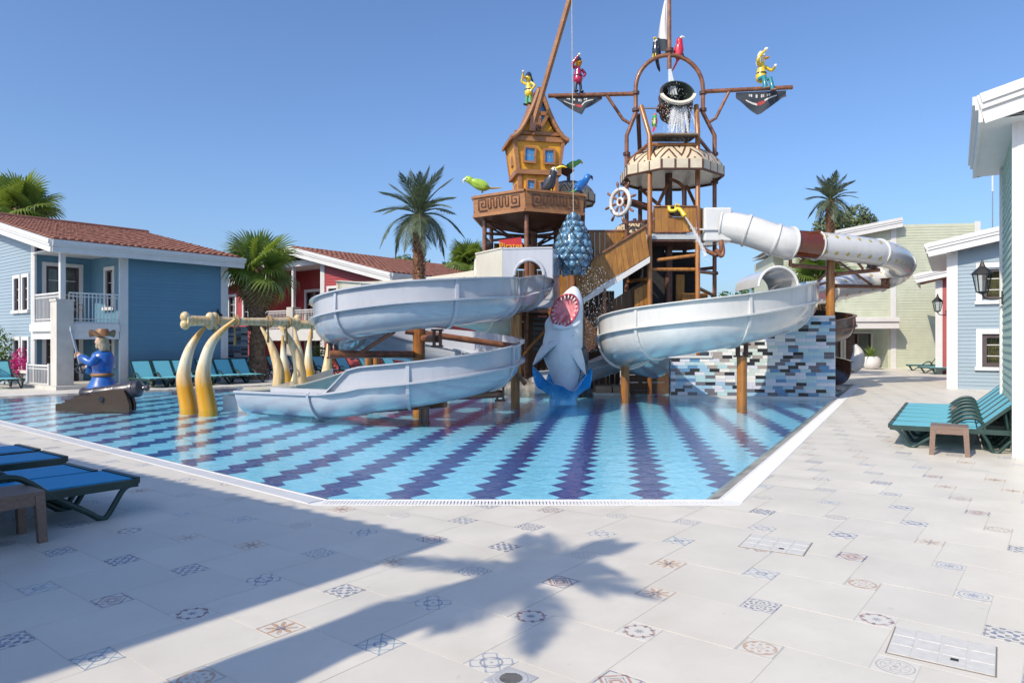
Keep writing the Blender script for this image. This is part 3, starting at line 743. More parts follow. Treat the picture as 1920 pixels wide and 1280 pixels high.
Rc = Vector((20.95, 35, 0)); H = thing('narrow_red_house', 'red clapboard house with white eave between the light blue and green houses', 'house', Rc, world=True)
Mf = frame(Rc, -g1); wall(H, Mf, 0, 5, 0, EZ, pred, top=lambda a: EZ + a * S4); cboard(H, Mf, .1, 0, EZ, .3); wall(H, frame(Rc + g1 * 5, g2), 0, 5, 0, EZ, pred, joined=True)
ro = Rc + g2 * .9 - g1 * .5 + Z * (EZ + .3); roof_plane(H, ro, g1, -g2, 6, 6, 6 * S4, tiles=False); fascia(H, ro - g1 * .03, ro - g2 * 6 + Z * 6 * S4 - g1 * .03, .45, -g1); fascia(H, ro, ro + g1 * 6, .34, g2)
lantern('black iron lantern on the narrow red house wall', Rc - g1 * .04 - g2 * .55 + Z * 2.5, -g1, 1.5)

# large green apartment building
GB = P(1675, 690, 42); GB.z = 0
H = thing('green_apartment_building', 'large pale green clapboard building with white column and open terrace', 'building', GB, world=True)
Mf = frame(GB, d2(262)); 
wall(H, Mf, .1, 4.6, 0, 8.5, pgreen, bh=.16, joined=True)
wall(H, Mf, -6.2, -.1, 3.0, 7.4, pgreen, ops=[(-1.9, -.4, 6.3, 7.2)], top=lambda a: 7.4 + (a + 6.2) * .19, bh=.16, joined=True)
cboard(H, Mf, 0, 0, 8.6, .3); cboard(H, Mf, 4.6, 0, 8.6, .3)
MB(Mf).b2((-6.4, -1.2, 2.35), (-.12, .3, 3.0)).build('terrace_canopy', white, H); MB(Mf).b2((-6.5, -1.3, 2.75), (-.13, -1.21, 2.95)).build('canopy_trim', white, H)
wall(H, Mf @ Matrix.Translation((0, 2.5, 0)), -6.2, -.1, 0, 2.4, pgreen, [(a, a + 1.5, .1, 2.1) for a in (-5.6, -3.7, -1.9)], plain=True)
MB(Mf).b2((-.3, .02, 0), (-.1, 2.5, 2.4)).build('terrace_side', pgreen, H)
for a in (-5.6, -3.7, -1.9): window(H, Mf @ Matrix.Translation((0, 2.5, 0)), a, .1, 1.5, 2.0, .1, (1, 0), sill=False, name='terrace_door')
p0, p1 = Mf @ Vector((-6.6, -.5, 7.55)), Mf @ Vector((.3, -.5, 8.85)); fascia(H, p0, p1, .55, d2(262))
mb = MB(Mf); mb.add([(-6.6, -.5, 7.5), (.3, -.5, 8.8), (.3, 8, 8.8), (-6.6, 8, 7.5)], [(0, 1, 2, 3)]); mb.add([(-6.6, -.5, 7.3), (.3, -.5, 8.6), (.3, 8, 8.6), (-6.6, 8, 7.3)], [(0, 1, 2, 3)]); mb.build('roof', white, H)
window(H, Mf, -1.9, 6.3, 1.5, .9, .12, (0, 0), sill=False, dk=False)
wall(H, Mf @ Matrix.Translation((4.7, 1.2, 0)), 0, 12, 0, 8.3, pgreen, bh=.16, joined=True); wall(H, Mf @ Matrix.Translation((9.4, .2, 0)), 0, 8, 0, 9.2, pgreen, bh=.16, joined=True)
cboard(H, Mf @ Matrix.Translation((9.4, .2, 0)), .1, 0, 9.3, .3)
MB(Mf).b2((-6.2, 3, 0), (4.4, 9, 7.2)).build('rear_block', pgreen, H)
railing(H, Mf @ Matrix.Translation((4.6, .6, 0)), 0, 2.5, 5.0, 1.0, .14)
MB(Mf).b2((4.6, .5, 4.8), (7.2, 1.2, 5.0)).build('balcony_slab', white, H)
# white spiral stair by the green building
sp_ = Mf @ Vector((5.2, -1.2, 0)); t = thing('spiral_stair', 'white steel spiral stair between the green building and the red house', 'stair', sp_, world=False)
MB().tube([(0, 0, 0), (0, 0, 5.6)], .07, 8).build('pole', white, t)
tr_ = MB().add([(.05, -.03, 0), (.95, -.17, 0), (.95, .17, 0), (.05, .03, 0), (.05, -.03, .04), (.95, -.17, .04), (.95, .17, .04), (.05, .03, .04)], [(0, 1, 2, 3), (7, 6, 5, 4), (0, 4, 5, 1), (1, 5, 6, 2), (2, 6, 7, 3), (3, 7, 4, 0)]).mesh('tread', white)
for k in range(24): inst(tr_, 'tread', t, Matrix.Translation((0, 0, .2 + k * .2)) @ Matrix.Rotation(k * R(24), 4, 'Z'))
MB().tube([(.93 * math.cos(k * R(8)), .93 * math.sin(k * R(8)), 1.1 + k * .2 / 3) for k in range(72)], .025, 6).build('handrail', white, t, smooth=50)
mb = MB()
for k in range(72): a = k * R(8); mb.tube([(.93 * math.cos(a), .93 * math.sin(a), .2 + k * .2 / 3), (.93 * math.cos(a), .93 * math.sin(a), 1.1 + k * .2 / 3)], .012, 4)
mb.build('balusters', white, t, kind='stuff')
# antenna mast on the roof behind
ap = P(1861, 398, 44); t = thing('antenna_mast', 'thin antenna mast rising behind the light blue house roof', 'antenna', (ap.x, ap.y, 8.3)); MB().tube([(0, 0, 0), (0, 0, 2.6)], .035, 6).build('mast', steel, t); MB().tube([(0, 0, 2.6), (0, 0, 3.6)], .05, 6).build('aerial', white, t)
# mosaic pillar in front of the red house
MOS = [mat('mosaic_%s' % n_, c, .3, .05, 6, coat=.3) for n_, c in (('blue', (.10, .24, .42)), ('pale_blue', (.30, .47, .62)), ('aqua', (.38, .55, .60)), ('lilac_white', (.58, .60, .68)), ('slate', (.13, .13, .16)), ('black', (.02, .02, .024)), ('white', (.72, .71, .68)), ('taupe', (.33, .29, .27)), ('mint', (.52, .60, .56)))]
mos_me = [MB().b2((0, -.012, 0), (.275, .004, .094)).mesh('mosaic_tile', m) for m in MOS]
pp = P(426, 700, 31.5); pp.z = 0; t = thing('mosaic_pillar', 'short pillar clad in blue and white mosaic bricks before the red house', 'pillar', pp, world=True)
Mp = frame(pp, d2(-70)); MB(Mp).b2((0, .004, 0), (.86, .8, 2.25)).build('core', concr, t)
for j in range(23):
    for i in range(3): inst(mos_me[rnd.choice((0, 0, 1, 2, 3, 4, 5))], 'mosaic_tile', t, Mp @ Matrix.Translation((.005 + i * .285, 0, .02 + j * .0975)))

# distant white house glimpsed under the tower stairs
dh = P(1095, 640, 50); dh.z = 0; t = thing('distant_white_house', 'distant white house with red tiled roof glimpsed under the tower stair', 'house', dh, world=True); Md = frame(dh, (0, -1))
wall(t, Md, 0, 4.2, 0, 3.6, white, [(.6, 1.4, 1.9, 3.0), (2.2, 3.0, 1.9, 3.0)], plain=True)
for a in (.6, 2.2): window(t, Md, a, 1.9, .8, 1.1, .1, (1, 1))
roof_plane(t, dh + Vector((-.4, -.4, 3.6)), Vector((1, 0, 0)), Vector((0, 1, 0)), 5.0, 3, .7, pitch=.35, row=.5)
# ================================================================ water slides
def prof(Rt, wall_h, t=.02, led=.11):
    """trough cross-section: half tube + ledge + straight outer wall; side + is the outer side"""
    o = [(-Rt - .05, Rt + .02), (-Rt - .05, Rt - .02), (-Rt, Rt - .02)]
    o += [(Rt * math.cos(a), Rt + Rt * math.sin(a)) for a in (PI + PI * k / 14 for k in range(1, 14))]
    if wall_h > .02:
        o += [(Rt, Rt - .03), (Rt + led, Rt - .03), (Rt + led, Rt + .01), (Rt + .01, Rt + .02), (Rt + .02, Rt + wall_h - .035), (Rt + .10, Rt + wall_h - .03), (Rt + .10, Rt + wall_h), (Rt - t, Rt + wall_h)]
    else:
        o += [(Rt, Rt - .03), (Rt + .05, Rt - .025), (Rt + .05, Rt + .0), (Rt + .05, Rt + .005), (Rt + .05, Rt + .01), (Rt + .05, Rt + .015), (Rt + .04, Rt + .02), (Rt - t, Rt + .02)]
    o += [(Rt - t, Rt)]
    o += [((Rt - t) * math.cos(a), Rt + (Rt - t) * math.sin(a)) for a in (2 * PI - PI * k / 14 for k in range(1, 14))]
    o += [(-Rt + t, Rt + .02)]
    return o
def rib(Rt, wall_h, d=.05):
    o = [(-Rt - d, Rt)] + [((Rt + d) * math.cos(a), Rt + (Rt + d) * math.sin(a)) for a in (PI + PI * k / 16 for k in range(1, 16))] + [(Rt + d + .02, Rt), (Rt + d, Rt + wall_h - .01), (Rt - .01, Rt + wall_h - .01), (Rt - .01, Rt)]
    o += [((Rt - .01) * math.cos(a), Rt + (Rt - .01) * math.sin(a)) for a in (2 * PI - PI * k / 16 for k in range(1, 16))] + [(-Rt + .01, Rt)]
    return o
def stations(pts, side):
    out = []
    for i, p in enumerate(pts):
        t = pts[min(i + 1, len(pts) - 1)] - pts[max(i - 1, 0)]; t.z = 0; t.normalize()
        out.append((p, Vector((-t.y, t.x, 0)) * side))
    return out
def sweepv(mb, sts, profs, mi=0):
    n = len(profs[0]); vs = []
    for (p, sd), pr in zip(sts, profs): vs += [p + sd * a + Z * z for a, z in pr]
    m = len(sts); fs = [(i * n + k, i * n + (k + 1) % n, (i + 1) * n + (k + 1) % n, (i + 1) * n + k) for i in range(m - 1) for k in range(n)]
    fs += [tuple(range(n - 1, -1, -1)), tuple((m - 1) * n + k for k in range(n))]
    mb.add(vs, fs, mi=mi); return mb
def flume(t, pts, m, Rt, wh, side=1, sec=10, whf=None, name='trough_section', ribs=True):
    st = stations(pts, side); n = len(st); i = 0
    hs = [wh if whf is None else whf(k / (n - 1)) for k in range(n)]
    while i < n - 1:
        j = min(n - 1, i + sec)
        if n - 1 - j < sec * .4: j = n - 1
        o = sweepv(MB(), st[i:j + 1], [prof(Rt, h) for h in hs[i:j + 1]]).build(name, m, t, smooth=35)
        if ribs:
            for e in ((i, 1), (j, -1)) if j < n - 1 else ((i, 1),):
                if e[0] == 0 and e[1] == 1: pass
                p, sd = st[e[0]]; q, sq = st[e[0] + e[1]]; k = min(1, .028 / max(1e-4, (q - p).length))
                r_ = rib(Rt, max(hs[e[0]], .04)); sweepv(MB(), [(p, sd), (p.lerp(q, k), sd.lerp(sq, k))], [r_, r_]).build('flange', m, o)
                if e[1] == 1:
                    fl = KIDS[o.name][-1]; bb_ = MB()
                    for q3 in range(2, 17, 2):
                        a_, z_ = r_[q3]; k3 = .965; bb_.box(p + sd * (a_ * k3) + Z * (Rt + (z_ - Rt) * k3), (.035, .035, .035))
                    bb_.build('flange_bolts', steel, fl, kind='stuff')
        i = j
    return st
def support_arm(t, a, b, r=.085, m=None): return MB().tube([a, b], r, 12).build('support_arm', m or rust, t, smooth=40)
def cradle(t, p, w=.3, h=.3):
    mb = MB(); p = Vector(p)
    for s in (-1, 1): mb.box(p + Vector((s * w * .28, 0, h / 2)), (.05, .22, h))
    mb.box(p + Vector((0, 0, h)), (w, .26, .04)); mb.box(p + Vector((0, 0, 0)), (w, .24, .04)); return mb.build('cradle', rustd, t)

# ---- blue-grey spiral slide on the left
CC = Vector((-2.15, 16.4, 0)); RR = 1.8
def zb(th): # degrees travelled from the right-hand start
    tb = [(0, 2.10), (90, 1.83), (180, 1.45), (270, 1.0), (360, .66), (450, .22), (480, .1)]
    for (a, za), (b, zb_) in zip(tb, tb[1:]):
        if th <= b: return za + (zb_ - za) * (th - a) / (b - a)
    return .1
pts = spline([(.62, 20.9, 2.8), (.5, 19.9, 2.58), (.15, 18.5, 2.36), (-.2, 17.3, 2.2)], 5)
pts += [CC + d2(-th) * RR + Z * zb(th) for th in range(0, 476, 8)]
tl = d2(-475 - 90)
e0 = pts[-1]; pts += [e0 + tl * (k * .26) + Z * (max(-.05, .1 - k * .035) - e0.z) for k in range(1, 14)]
npt = len(pts)
S1 = thing('blue_grey_slide', 'blue-grey open spiral slide winding round the artificial palm post', 'slide', CC, world=True)
kx = (npt - 13) / (npt - 1)
flume(S1, pts, gel_b, .55, .42, 1, 8, lambda s: min(.42, .05 + s * (npt - 1) * .035) if s < kx else max(.0, .42 - (s - kx) * (npt - 1) * .19))
for (u, v, Y), (u2, v2, Y2), r in (((618, 664, 15.6), (775, 664, 16.3), .085), ((660, 672, 16.1), (738, 622, 15.0), .05), ((795, 634, 16.2), (822, 635, 15.2), .085), ((760, 620, 16.3), (968, 650, 17.0), .075),
                                  ((860, 742, 15.2), (940, 738, 15.9), .085), ((905, 660, 17.8), (935, 700, 17.9), .06), ((925, 640, 18), (985, 720, 18.4), .06), ((690, 768, 16.2), (835, 757, 15.0), .08)):
    support_arm(S1, P(u, v, Y), P(u2, v2, Y2), r)
for u, v, Y in ((820, 640, 15.0), (625, 662, 16.0), (938, 742, 15.9), (596, 782, 15.6), (795, 785, 14.9)): cradle(S1, P(u, v, Y) - Z * .1, .24, .34)
MB().tube([P(966, 745, 18.6) - Z * .3, P(966, 590, 18.6)], .12, 12).build('support_post', log, S1, smooth=40)

# artificial palm posts are built with the vegetation; launch tub at the slide head
TB = thing('slide_launch_tub', 'white moulded launch tub with an arched opening under the tree house', 'slide tub', (.3, 21.6, 0), world=True)
def hexwall(mb, pts2, z0, z1, t=.04):
    for a, b in zip(pts2, pts2[1:]): mb.bar(Vector((a[0], a[1], (z0 + z1) / 2)), Vector((b[0], b[1], (z0 + z1) / 2)), t, z1 - z0)
def arch_panel(M, w, h, aw, ah, t=.05, off=0):
    """flat panel with a round-topped opening at its foot"""
    mb = MB(M); r = aw / 2; k = 12
    arc = [(off - r * math.cos(PI * i / k), ah - r + r * math.sin(PI * i / k)) for i in range(k + 1)]
    inn = [(off - r, 0)] + arc + [(off + r, 0)]
    outp = [(-w / 2, 0), (-w / 2, ah * .5)] + [(-w / 2 + w * i / (k - 2), h) for i in range(k - 1)] + [(w / 2, ah * .5), (w / 2, 0)]
    n = len(inn); assert n == len(outp), (n, len(outp))
    vs = [(a, -t / 2, z) for a, z in outp] + [(a, -t / 2, z) for a, z in inn] + [(a, t / 2, z) for a, z in outp] + [(a, t / 2, z) for a, z in inn]
    fs = []
    for i in range(n - 1):
        fs += [(i, i + 1, n + i + 1, n + i), (2 * n + i + 1, 2 * n + i, 3 * n + i, 3 * n + i + 1), (i + 1, i, 2 * n + i, 2 * n + i + 1), (n + i, n + i + 1, 3 * n + i + 1, 3 * n + i)]
    return mb.add(vs, fs)
c1, c2, c3, c4, c5 = P(893, 530, 22.6), P(943, 530, 21.2), P(1036, 530, 21.0), P(1048, 530, 22.4), P(905, 530, 24)
zt0, zt1 = 2.85, 4.35
mid = (c2 + c3) / 2; w_ = (c3 - c2).length; M = frame((mid.x, mid.y, zt0), Vector((c3.y - c2.y, -(c3.x - c2.x), 0)))
arch_panel(M, w_, zt1 - zt0, .86, 1.14, .05, .05).build('arch_panel', gel_b, TB)
MB(M).tube([(.05 + .44 * math.cos(a) * -1, -.06, 0.71 + .46 * math.sin(a)) for a in (PI * k / 14 for k in range(15))], .055, 8).build('arch_rim', gel_b, TB, smooth=50)
mb = MB(); hexwall(mb, [c2, c1, c5], zt0 + .1, zt1 + .02); mb.build('side_wall', gel_c, TB)
mb = MB(); hexwall(mb, [c3, c4], zt0, zt1); mb.build('side_wall', gel_b, TB)
mb = MB(); n_ = [c1, c2, c3, c4, c5]; mb.prism([(p.x, p.y) for p in n_], zt0 - .25, zt0); mb.build('tub_floor', gel_b, TB)
MB().bar(c2 + Z * (zt1 - c2.z + .02), c3 + Z * (zt1 - c3.z + .02), .09, .05).build('rim', gel_b, TB); MB().bar(c1 + Z * (zt1 - c1.z + .04), c2 + Z * (zt1 - c2.z + .04), .09, .05).build('rim', gel_c, TB)
MB().bar(c2 + Z * (zt0 + .42 - c2.z), c3 + Z * (zt0 + .42 - c3.z), .09, .05).build('ledge', gel_b, TB)

# ---- cream slide turning behind it
S2 = thing('cream_slide', 'cream open slide curving away behind the artificial palm and the blue-grey slide', 'slide', (-3.5, 24, 0), world=True)
def at(u, Y, z): return Vector(((u - 960) / 1330 * Y, Y, z))
pts = spline([at(897, 23.3, 3.12), at(840, 24.6, 3.05), at(770, 25.8, 2.98), at(705, 26.4, 2.92), at(668, 25.9, 2.84), at(668, 24.6, 2.72), at(705, 23.3, 2.55), at(770, 22.3, 2.35), at(840, 22.0, 2.12), at(905, 22.4, 1.9), at(950, 23.6, 1.7)], 6)
flume(S2, pts, gel_c, .55, .42, -1, 9)
MB().tube([at(897, 23.2, 3.1) + Vector((-.05, .0, .55)) + Vector((0, .6 * math.cos(a), .62 * math.sin(a))) for a in (PI * k / 12 for k in range(13))], .07, 8).build('entry_hoop', gel_c, S2, smooth=50)
for u, Y, z in ((705, 26.2, 2.9), (690, 23.6, 2.6), (840, 22.1, 2.1)): MB().tube([at(u, Y, -.3), at(u, Y, z)], .11, 12).build('support_post', log, S2, smooth=40)

# ---- white slide on the right
S3 = thing('white_slide', 'wide white open slide sweeping in front of the mosaic brick wall', 'slide', (5.2, 18.5, 0), world=True)
pts = spline([at(1462, 22.0, 2.15), at(1478, 20.7, 2.02), at(1466, 19.3, 1.86), at(1428, 18.3, 1.66), at(1370, 17.8, 1.46), at(1300, 17.75, 1.30), at(1232, 18.25, 1.15), at(1186, 19.3, 1.0), at(1176, 20.6, .82), at(1192, 21.8, .6), at(1222, 22.6, .42)], 7)
flume(S3, pts, gel_w, .80, .50, 1, 14)
for a, b in ((P(1391, 762, 17.75), P(1391, 668, 17.75)), (P(1172, 747, 20.3), P(1172, 672, 20.3))):
    a.z = -.4; MB().tube([a, b], .125, 14).build('support_post', log, S3, smooth=40); cradle(S3, b, .36, .3)
hd = at(1457, 21.2, 2.52)
mb = MB(); k = 16
for (r0, yy) in ((.78, -.05), (.78, 1.0)): pass
arc = [(math.cos(PI * i / k), math.sin(PI * i / k)) for i in range(k + 1)]
vs = [hd + Vector((r * c, y, .72 + r * s)) for y in (-.1, 2.2) for r in (.57, .54) for c, s in arc]; n = k + 1
fs = [(i, i + 1, 2 * n + i + 1, 2 * n + i) for i in range(k)] + [(n + i + 1, n + i, 3 * n + i, 3 * n + i + 1) for i in range(k)] + [(i, n + i, n + i + 1, i + 1) for i in range(k)]
mb.add(vs, fs).build('tunnel_hood', gel_w, S3, smooth=40)
MB().tube([hd + Vector((.58 * c, -.1, .72 + .58 * s)) for c, s in arc], .045, 8).build('hood_rim', gel_w, S3, smooth=50)

# low outlet chute seen behind the shark
S4 = thing('outlet_chute', 'low pale grey slide outlet running into the water behind the shark', 'slide', at(1110, 22.5, 0), world=True)
flume(S4, spline([at(1225, 25, 1.2), at(1170, 23.8, .75), at(1110, 22.8, .32), at(1050, 22.3, .02), at(1000, 22.2, -.08)], 5), gel_b, .52, .25, 1, 7)
S5 = thing('low_slide_outlet', 'low cream slide outlet ending beside the tusk arches', 'slide', at(500, 18.5, 0), world=True)
flume(S5, spline([at(640, 20.0, .35), at(580, 19.3, .1), at(520, 18.8, -.06), at(450, 18.6, -.1)], 5), gel_c, .45, .0, 1, 8)
MB(frame(at(418, 17.3, 0), (0.1, -1))).b2((0, 0, -.1), (1.0, .5, .28)).build('outlet_block', gel_w, S5)

# ---- enclosed white tube from the tower
S6 = thing('white_tube_slide', 'enclosed white tube slide with ochre spots leaving the pirate tower', 'slide', (9, 24, 0), world=True)
cl = [P(1322, 425, 24.2), P(1352, 424, 24.1), P(1400, 432, 23.8), P(1452, 449, 23.6), P(1482, 456, 23.6), P(1530, 460, 23.9), P(1590, 466, 24.3), P(1645, 474, 24.9), P(1676, 482, 25.8), P(1690, 496, 26.9), P(1680, 512, 28.0), P(1650, 524, 28.4), P(1600, 535, 28.0), P(1550, 545, 26.9), P(1510, 552, 25.3), P(1482, 556, 23.6), P(1470, 560, 22.3)]
path = spline(cl, 6); ids = [6, 12, 18, 24, 30, 42, 54, 66, 78, 90, 96]
clear = bpy.data.materials.new('amber_acrylic'); clear.use_nodes = True; nt = clear.node_tree; bb = nt.nodes['Principled BSDF']; bb.inputs['Base Color'].default_value = (.14, .03, .012, 1); bb.inputs['Roughness'].default_value = .12; bb.inputs['Coat Weight'].default_value = .6; bb.inputs['Alpha'].default_value = .9
def rt(p): return .53
spot = mat('ochre_spot', (.42, .34, .10), .35, .1, 6)
for a, b in zip(ids, ids[1:]):
    seg = path[a:b + 1]; mm = clear if a == 24 else gel_w
    rT = .52 if a < 24 else .46
    o = MB().tube(seg, rT, 24, caps=False).build('tube_section', mm, S6, smooth=50)
    for e, q in ((seg[0], seg[1]), (seg[-1], seg[-2])):
        MB().tube([e, e + (q - e).normalized() * .035], .575, 24).build('flange', gel_w, o, smooth=40) if False else MB().torus(rT + .02, .035, 28, 6, Matrix.Translation(e) @ (q - e).to_track_quat('Z', 'Y').to_matrix().to_4x4()).build('flange', gel_w if mm is gel_w else rustd, o, smooth=60)
    if a in (30, 54, 66, 42):
        for s in range(0, len(seg) - 1, 2 if a != 66 else 3):
            p = seg[s].lerp(seg[s + 1], .5); tg = (seg[s + 1] - seg[s]).normalized(); sd = tg.cross(Z).normalized(); up = sd.cross(tg)
            for an in (38, -36):
                nr = (sd * math.cos(R(an)) + up * math.sin(R(an)))
                if nr.y > 0: nr = (-sd * math.cos(R(an)) + up * math.sin(R(an)))
                Mx = Matrix.Translation(p + nr * (rT - .002)) @ nr.to_track_quat('Z', 'Y').to_matrix().to_4x4()
                MB(Mx).lathe([(0, .012), (.05, .01), (.075, .0)], 12).build('spot', spot, o)
mb = MB(); mb.box(P(1339, 425, 24.2), (.95, 1.0, 1.15)); bx = mb.build('entry_box', gel_w, S6); md = bx.modifiers.new('bevel', 'BEVEL'); md.width = .07; md.segments = 3
MB().box(P(1339, 430, 23.66), (.98, .06, .05)).build('entry_flange', gel_w, S6)
MB().tube(spline([P(1352, 452, 23.7), P(1352, 468, 23.7), P(1345, 478, 23.9), P(1325, 470, 24), P(1312, 462, 24)], 4), .075, 8).build('feed_pipe', rust, S6, smooth=50)
MB().tube(spline([P(1342, 468, 23.7), P(1352, 480, 23.7), P(1356, 470, 23.7), P(1352, 450, 23.7)], 4), .07, 8).build('feed_pipe', rust, S6, smooth=50)
# supports from the artificial palm post
pp2 = Vector(((1557 - 960) / 1330 * 24.6, 24.6, 0))
for (u, v, Y), (u2, v2, Y2), r in (((1482, 497, 24), (1548, 503, 24.5), .07), ((1482, 478, 23.8), (1482, 498, 24), .06), ((1566, 514, 24.5), (1648, 506, 25.0), .07), ((1566, 536, 24.7), (1665, 538, 27.2), .075), ((1568, 488, 24.5), (1640, 538, 26.5), .045), ((1600, 482, 24.6), (1618, 504, 24.8), .045), ((1548, 512, 24.5), (1520, 545, 24.6), .045), ((1548, 530, 24.5), (1515, 540, 24.4), .045), ((1500, 492, 24), (1516, 480, 24), .045)):
    support_arm(S6, P(u, v, Y), P(u2, v2, Y2), r)
cradle(S6, P(1634, 502, 24.9), .3, .25); cradle(S6, P(1660, 535, 27.2), .3, .25)

# ---- brown timber-look slide behind the wall
S7 = thing('brown_slide', 'brown timber-effect open slide spiralling behind the mosaic wall', 'slide', (9.9, 25.4, 0), world=True)
br = wood('brown_slide_finish', (.13, .055, .022), (.03, .015, .01), .25, 0, 1.6, .1, .5)
c7 = Vector((9.55, 25.2, 0)); pts = [c7 + d2(160 - th) * 1.85 + Z * (2.5 - th * .0046) for th in range(0, 540, 10)]
flume(S7, pts, br, .5, .34, 1, 9)

# ================================================================ mosaic brick wall in the pool
WL, WR = G(1258, 742), G(1566, 745); WL.z = WR.z = 0; dirw = (WR - WL).normalized(); LW = (WR - WL).length
T = thing('mosaic_wall', 'stepped pool wall clad in blue, white and black mosaic bricks', 'wall', WL, world=True)
Mw_ = frame(WL, Vector((dirw.y, -dirw.x, 0)))
grt = mat('pale_grout', (.62, .64, .66), .7, .05, 8)
a1_, a2_ = 1.18, 1.82; z1_, z2_, z3_ = 1.12, 1.62, 2.34
mb = MB(Mw_); mb.b2((0, .004, -.42), (a1_, .62, z1_)); mb.b2((a1_, .004, -.42), (a2_, .62, z2_)); mb.b2((a2_, .004, -.42), (LW, .62, z3_)); core = mb.build('core', grt, T)
MB(Mw_).b2((-.16, -.05, z1_), (a1_, .7, z1_ + .05)).build('coping', white, T); MB(Mw_).b2((-.05, -.16, -.2), (LW + .02, -.0, .02)).build('plinth', white, T)
cx_, cz_, cr_ = 1.92, 1.62, 1.16
tw_, th_ = .2825, .0975; cnt = 0; rest = MB(Mw_); row = 0; z = .03
rw_ = random.Random(3)
while z + th_ <= z3_:
    a = -tw_ * rw_.choice((.08, .3, .5, .58, .8)); prev = -1
    while a < LW - .01:
        lo, hi = max(a, 0), min(a + tw_ - .006, LW)
        top_ = z1_ if (lo + hi) / 2 < a1_ else z2_ if (lo + hi) / 2 < a2_ else z3_
        if hi - lo > .03 and z + th_ <= top_ + .04:
            dd = math.hypot((lo + hi) / 2 - cx_, z + .05 - cz_)
            if dd < cr_ - .06: ch = rw_.choice((6, 6, 6, 8, 8, 2, 7, 7, 5))
            elif dd < cr_ + .06: ch = 6
            else: ch = rw_.choice((0, 1, 1, 2, 2, 3, 3, 4, 4, 5))
            if ch == prev and ch > 3: ch = 3
            prev = ch; Tm = Matrix.Translation((lo, rw_.uniform(-.001, .001), z)) @ Matrix.Diagonal(((hi - lo) / .275, 1, min(th_ - .005, top_ + .04 - z) / .094, 1))
            if cnt < 300: inst(mos_me[ch], 'mosaic_tile', T, Mw_ @ Tm); cnt += 1
            else:
                rest.add([t.co for t in mos_me[ch].vertices], [tuple(f.vertices) for f in mos_me[ch].polygons], Tm, mi=ch)
        a += tw_
    z += th_; row += 1
if rest.f: rest.build('mosaic_tiles', MOS, T, kind='stuff')
# end faces: narrow mosaic strips
sidem = MB(frame(WR, dirw))
for j in range(23):
    for i in range(2):
        c = rw_.choice((0, 1, 3, 4, 5, 6)); Tm = Matrix.Translation((.02 + i * .29, 0, .03 + j * .0975)) @ Matrix.Diagonal((1, 1, .98, 1))
        sidem.add([t.co for t in mos_me[c].vertices], [tuple(f.vertices) for f in mos_me[c].polygons], Tm, mi=c)
sidem.build('end_tiles', MOS, T, kind='stuff')
sl = MB(frame(WL + Vector((dirw.y, -dirw.x, 0)) * -.62, -dirw))
for j in range(11):
    for i in range(2):
        c = rw_.choice((0, 1, 3, 4, 5)); Tm = Matrix.Translation((.02 + i * .29, 0, .03 + j * .0975))
        sl.add([t.co for t in mos_me[c].vertices], [tuple(f.vertices) for f in mos_me[c].polygons], Tm, mi=c)
sl.build('end_tiles', MOS, T, kind='stuff')
for a in (1.28, 1.38, 1.6, 1.7): MB(Mw_ @ Matrix.Translation((a, .3, z2_))).lathe([(0, 0), (.04, 0), (.04, .12), (.025, .16), (.025, .22), (0, .22)], 10).build('spout', white, T, smooth=40)
# ================================================================ pirate tower
orange = mat('orange_render', (.66, .31, .02), .5, .12, 3, bmp=.1)
paneb = mat('blue_pane', (.05, .22, .50), .15, .1, 3, coat=.4)
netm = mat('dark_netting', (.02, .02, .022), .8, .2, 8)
def zz(v, Y): return 1.6 + (640 - v) / 1330 * Y
def pipe(t, pts, r=.07, m=None, name='pipe', k=0, n=10): return MB().tube(spline(pts, k) if k else pts, r, n).build(name, m or rust, t, smooth=45)
def planks(t, M, a0, a1, z0, z1, m, w=.15, slope=0, name='plank', th=.035, gap=.008, lean=0):
    n = max(1, round((a1 - a0) / w)); w = (a1 - a0) / n
    for i in range(n):
        p, q = a0 + i * w + gap / 2, a0 + (i + 1) * w - gap / 2; j = rnd.uniform(-.004, .004)
        lo = lambda a: z0 + slope * (a - a0); hi = lambda a: z1 + slope * (a - a0)
        vs = [(p, j, lo(p)), (q, j, lo(q)), (q, j, hi(q)), (p, j, hi(p)), (p, th + j, lo(p)), (q, th + j, lo(q)), (q, th + j, hi(q)), (p, th + j, hi(p))]
        vs = [(a + (lean if k in (2, 3, 6, 7) else 0), d, z) for k, (a, d, z) in enumerate(vs)]
        MB(M).add(vs, [(0, 1, 2, 3), (7, 6, 5, 4), (0, 4, 5, 1), (1, 5, 6, 2), (2, 6, 7, 3), (3, 7, 4, 0)]).build(name, m, t)
TC = Vector((5.68, 25, 0))
PT = thing('pirate_tower', 'tall brown pipe tower with arch, cream canopy roof and planked decks', 'tower', TC, world=True)
oz = [Vector((4.04, 25, -.4)), Vector((4.04, 25, 8.84)), Vector((4.36, 25, 9.65)), Vector((4.36, 25, 10.5))]
arc = [Vector((5.545 - 1.185 * math.cos(PI * k / 18), 25, 10.5 + 1.185 * math.sin(PI * k / 18))) for k in range(19)]
rz_ = [Vector((6.73, 25, 10.5)), Vector((6.73, 25, 9.65)), Vector((7.14, 25, 8.84)), Vector((7.14, 25, -.4))]
pipe(PT, oz + arc[1:-1] + rz_, .075, name='arch_pipe', n=12)
for x in (4.36, 6.73):
    for z in (10.35, 9.75): MB().lathe([(.075, -.05), (.13, -.05), (.13, .05), (.075, .05)], 12, Matrix.Translation((x, 25, z))).build('pipe_clamp', rustd, PT)
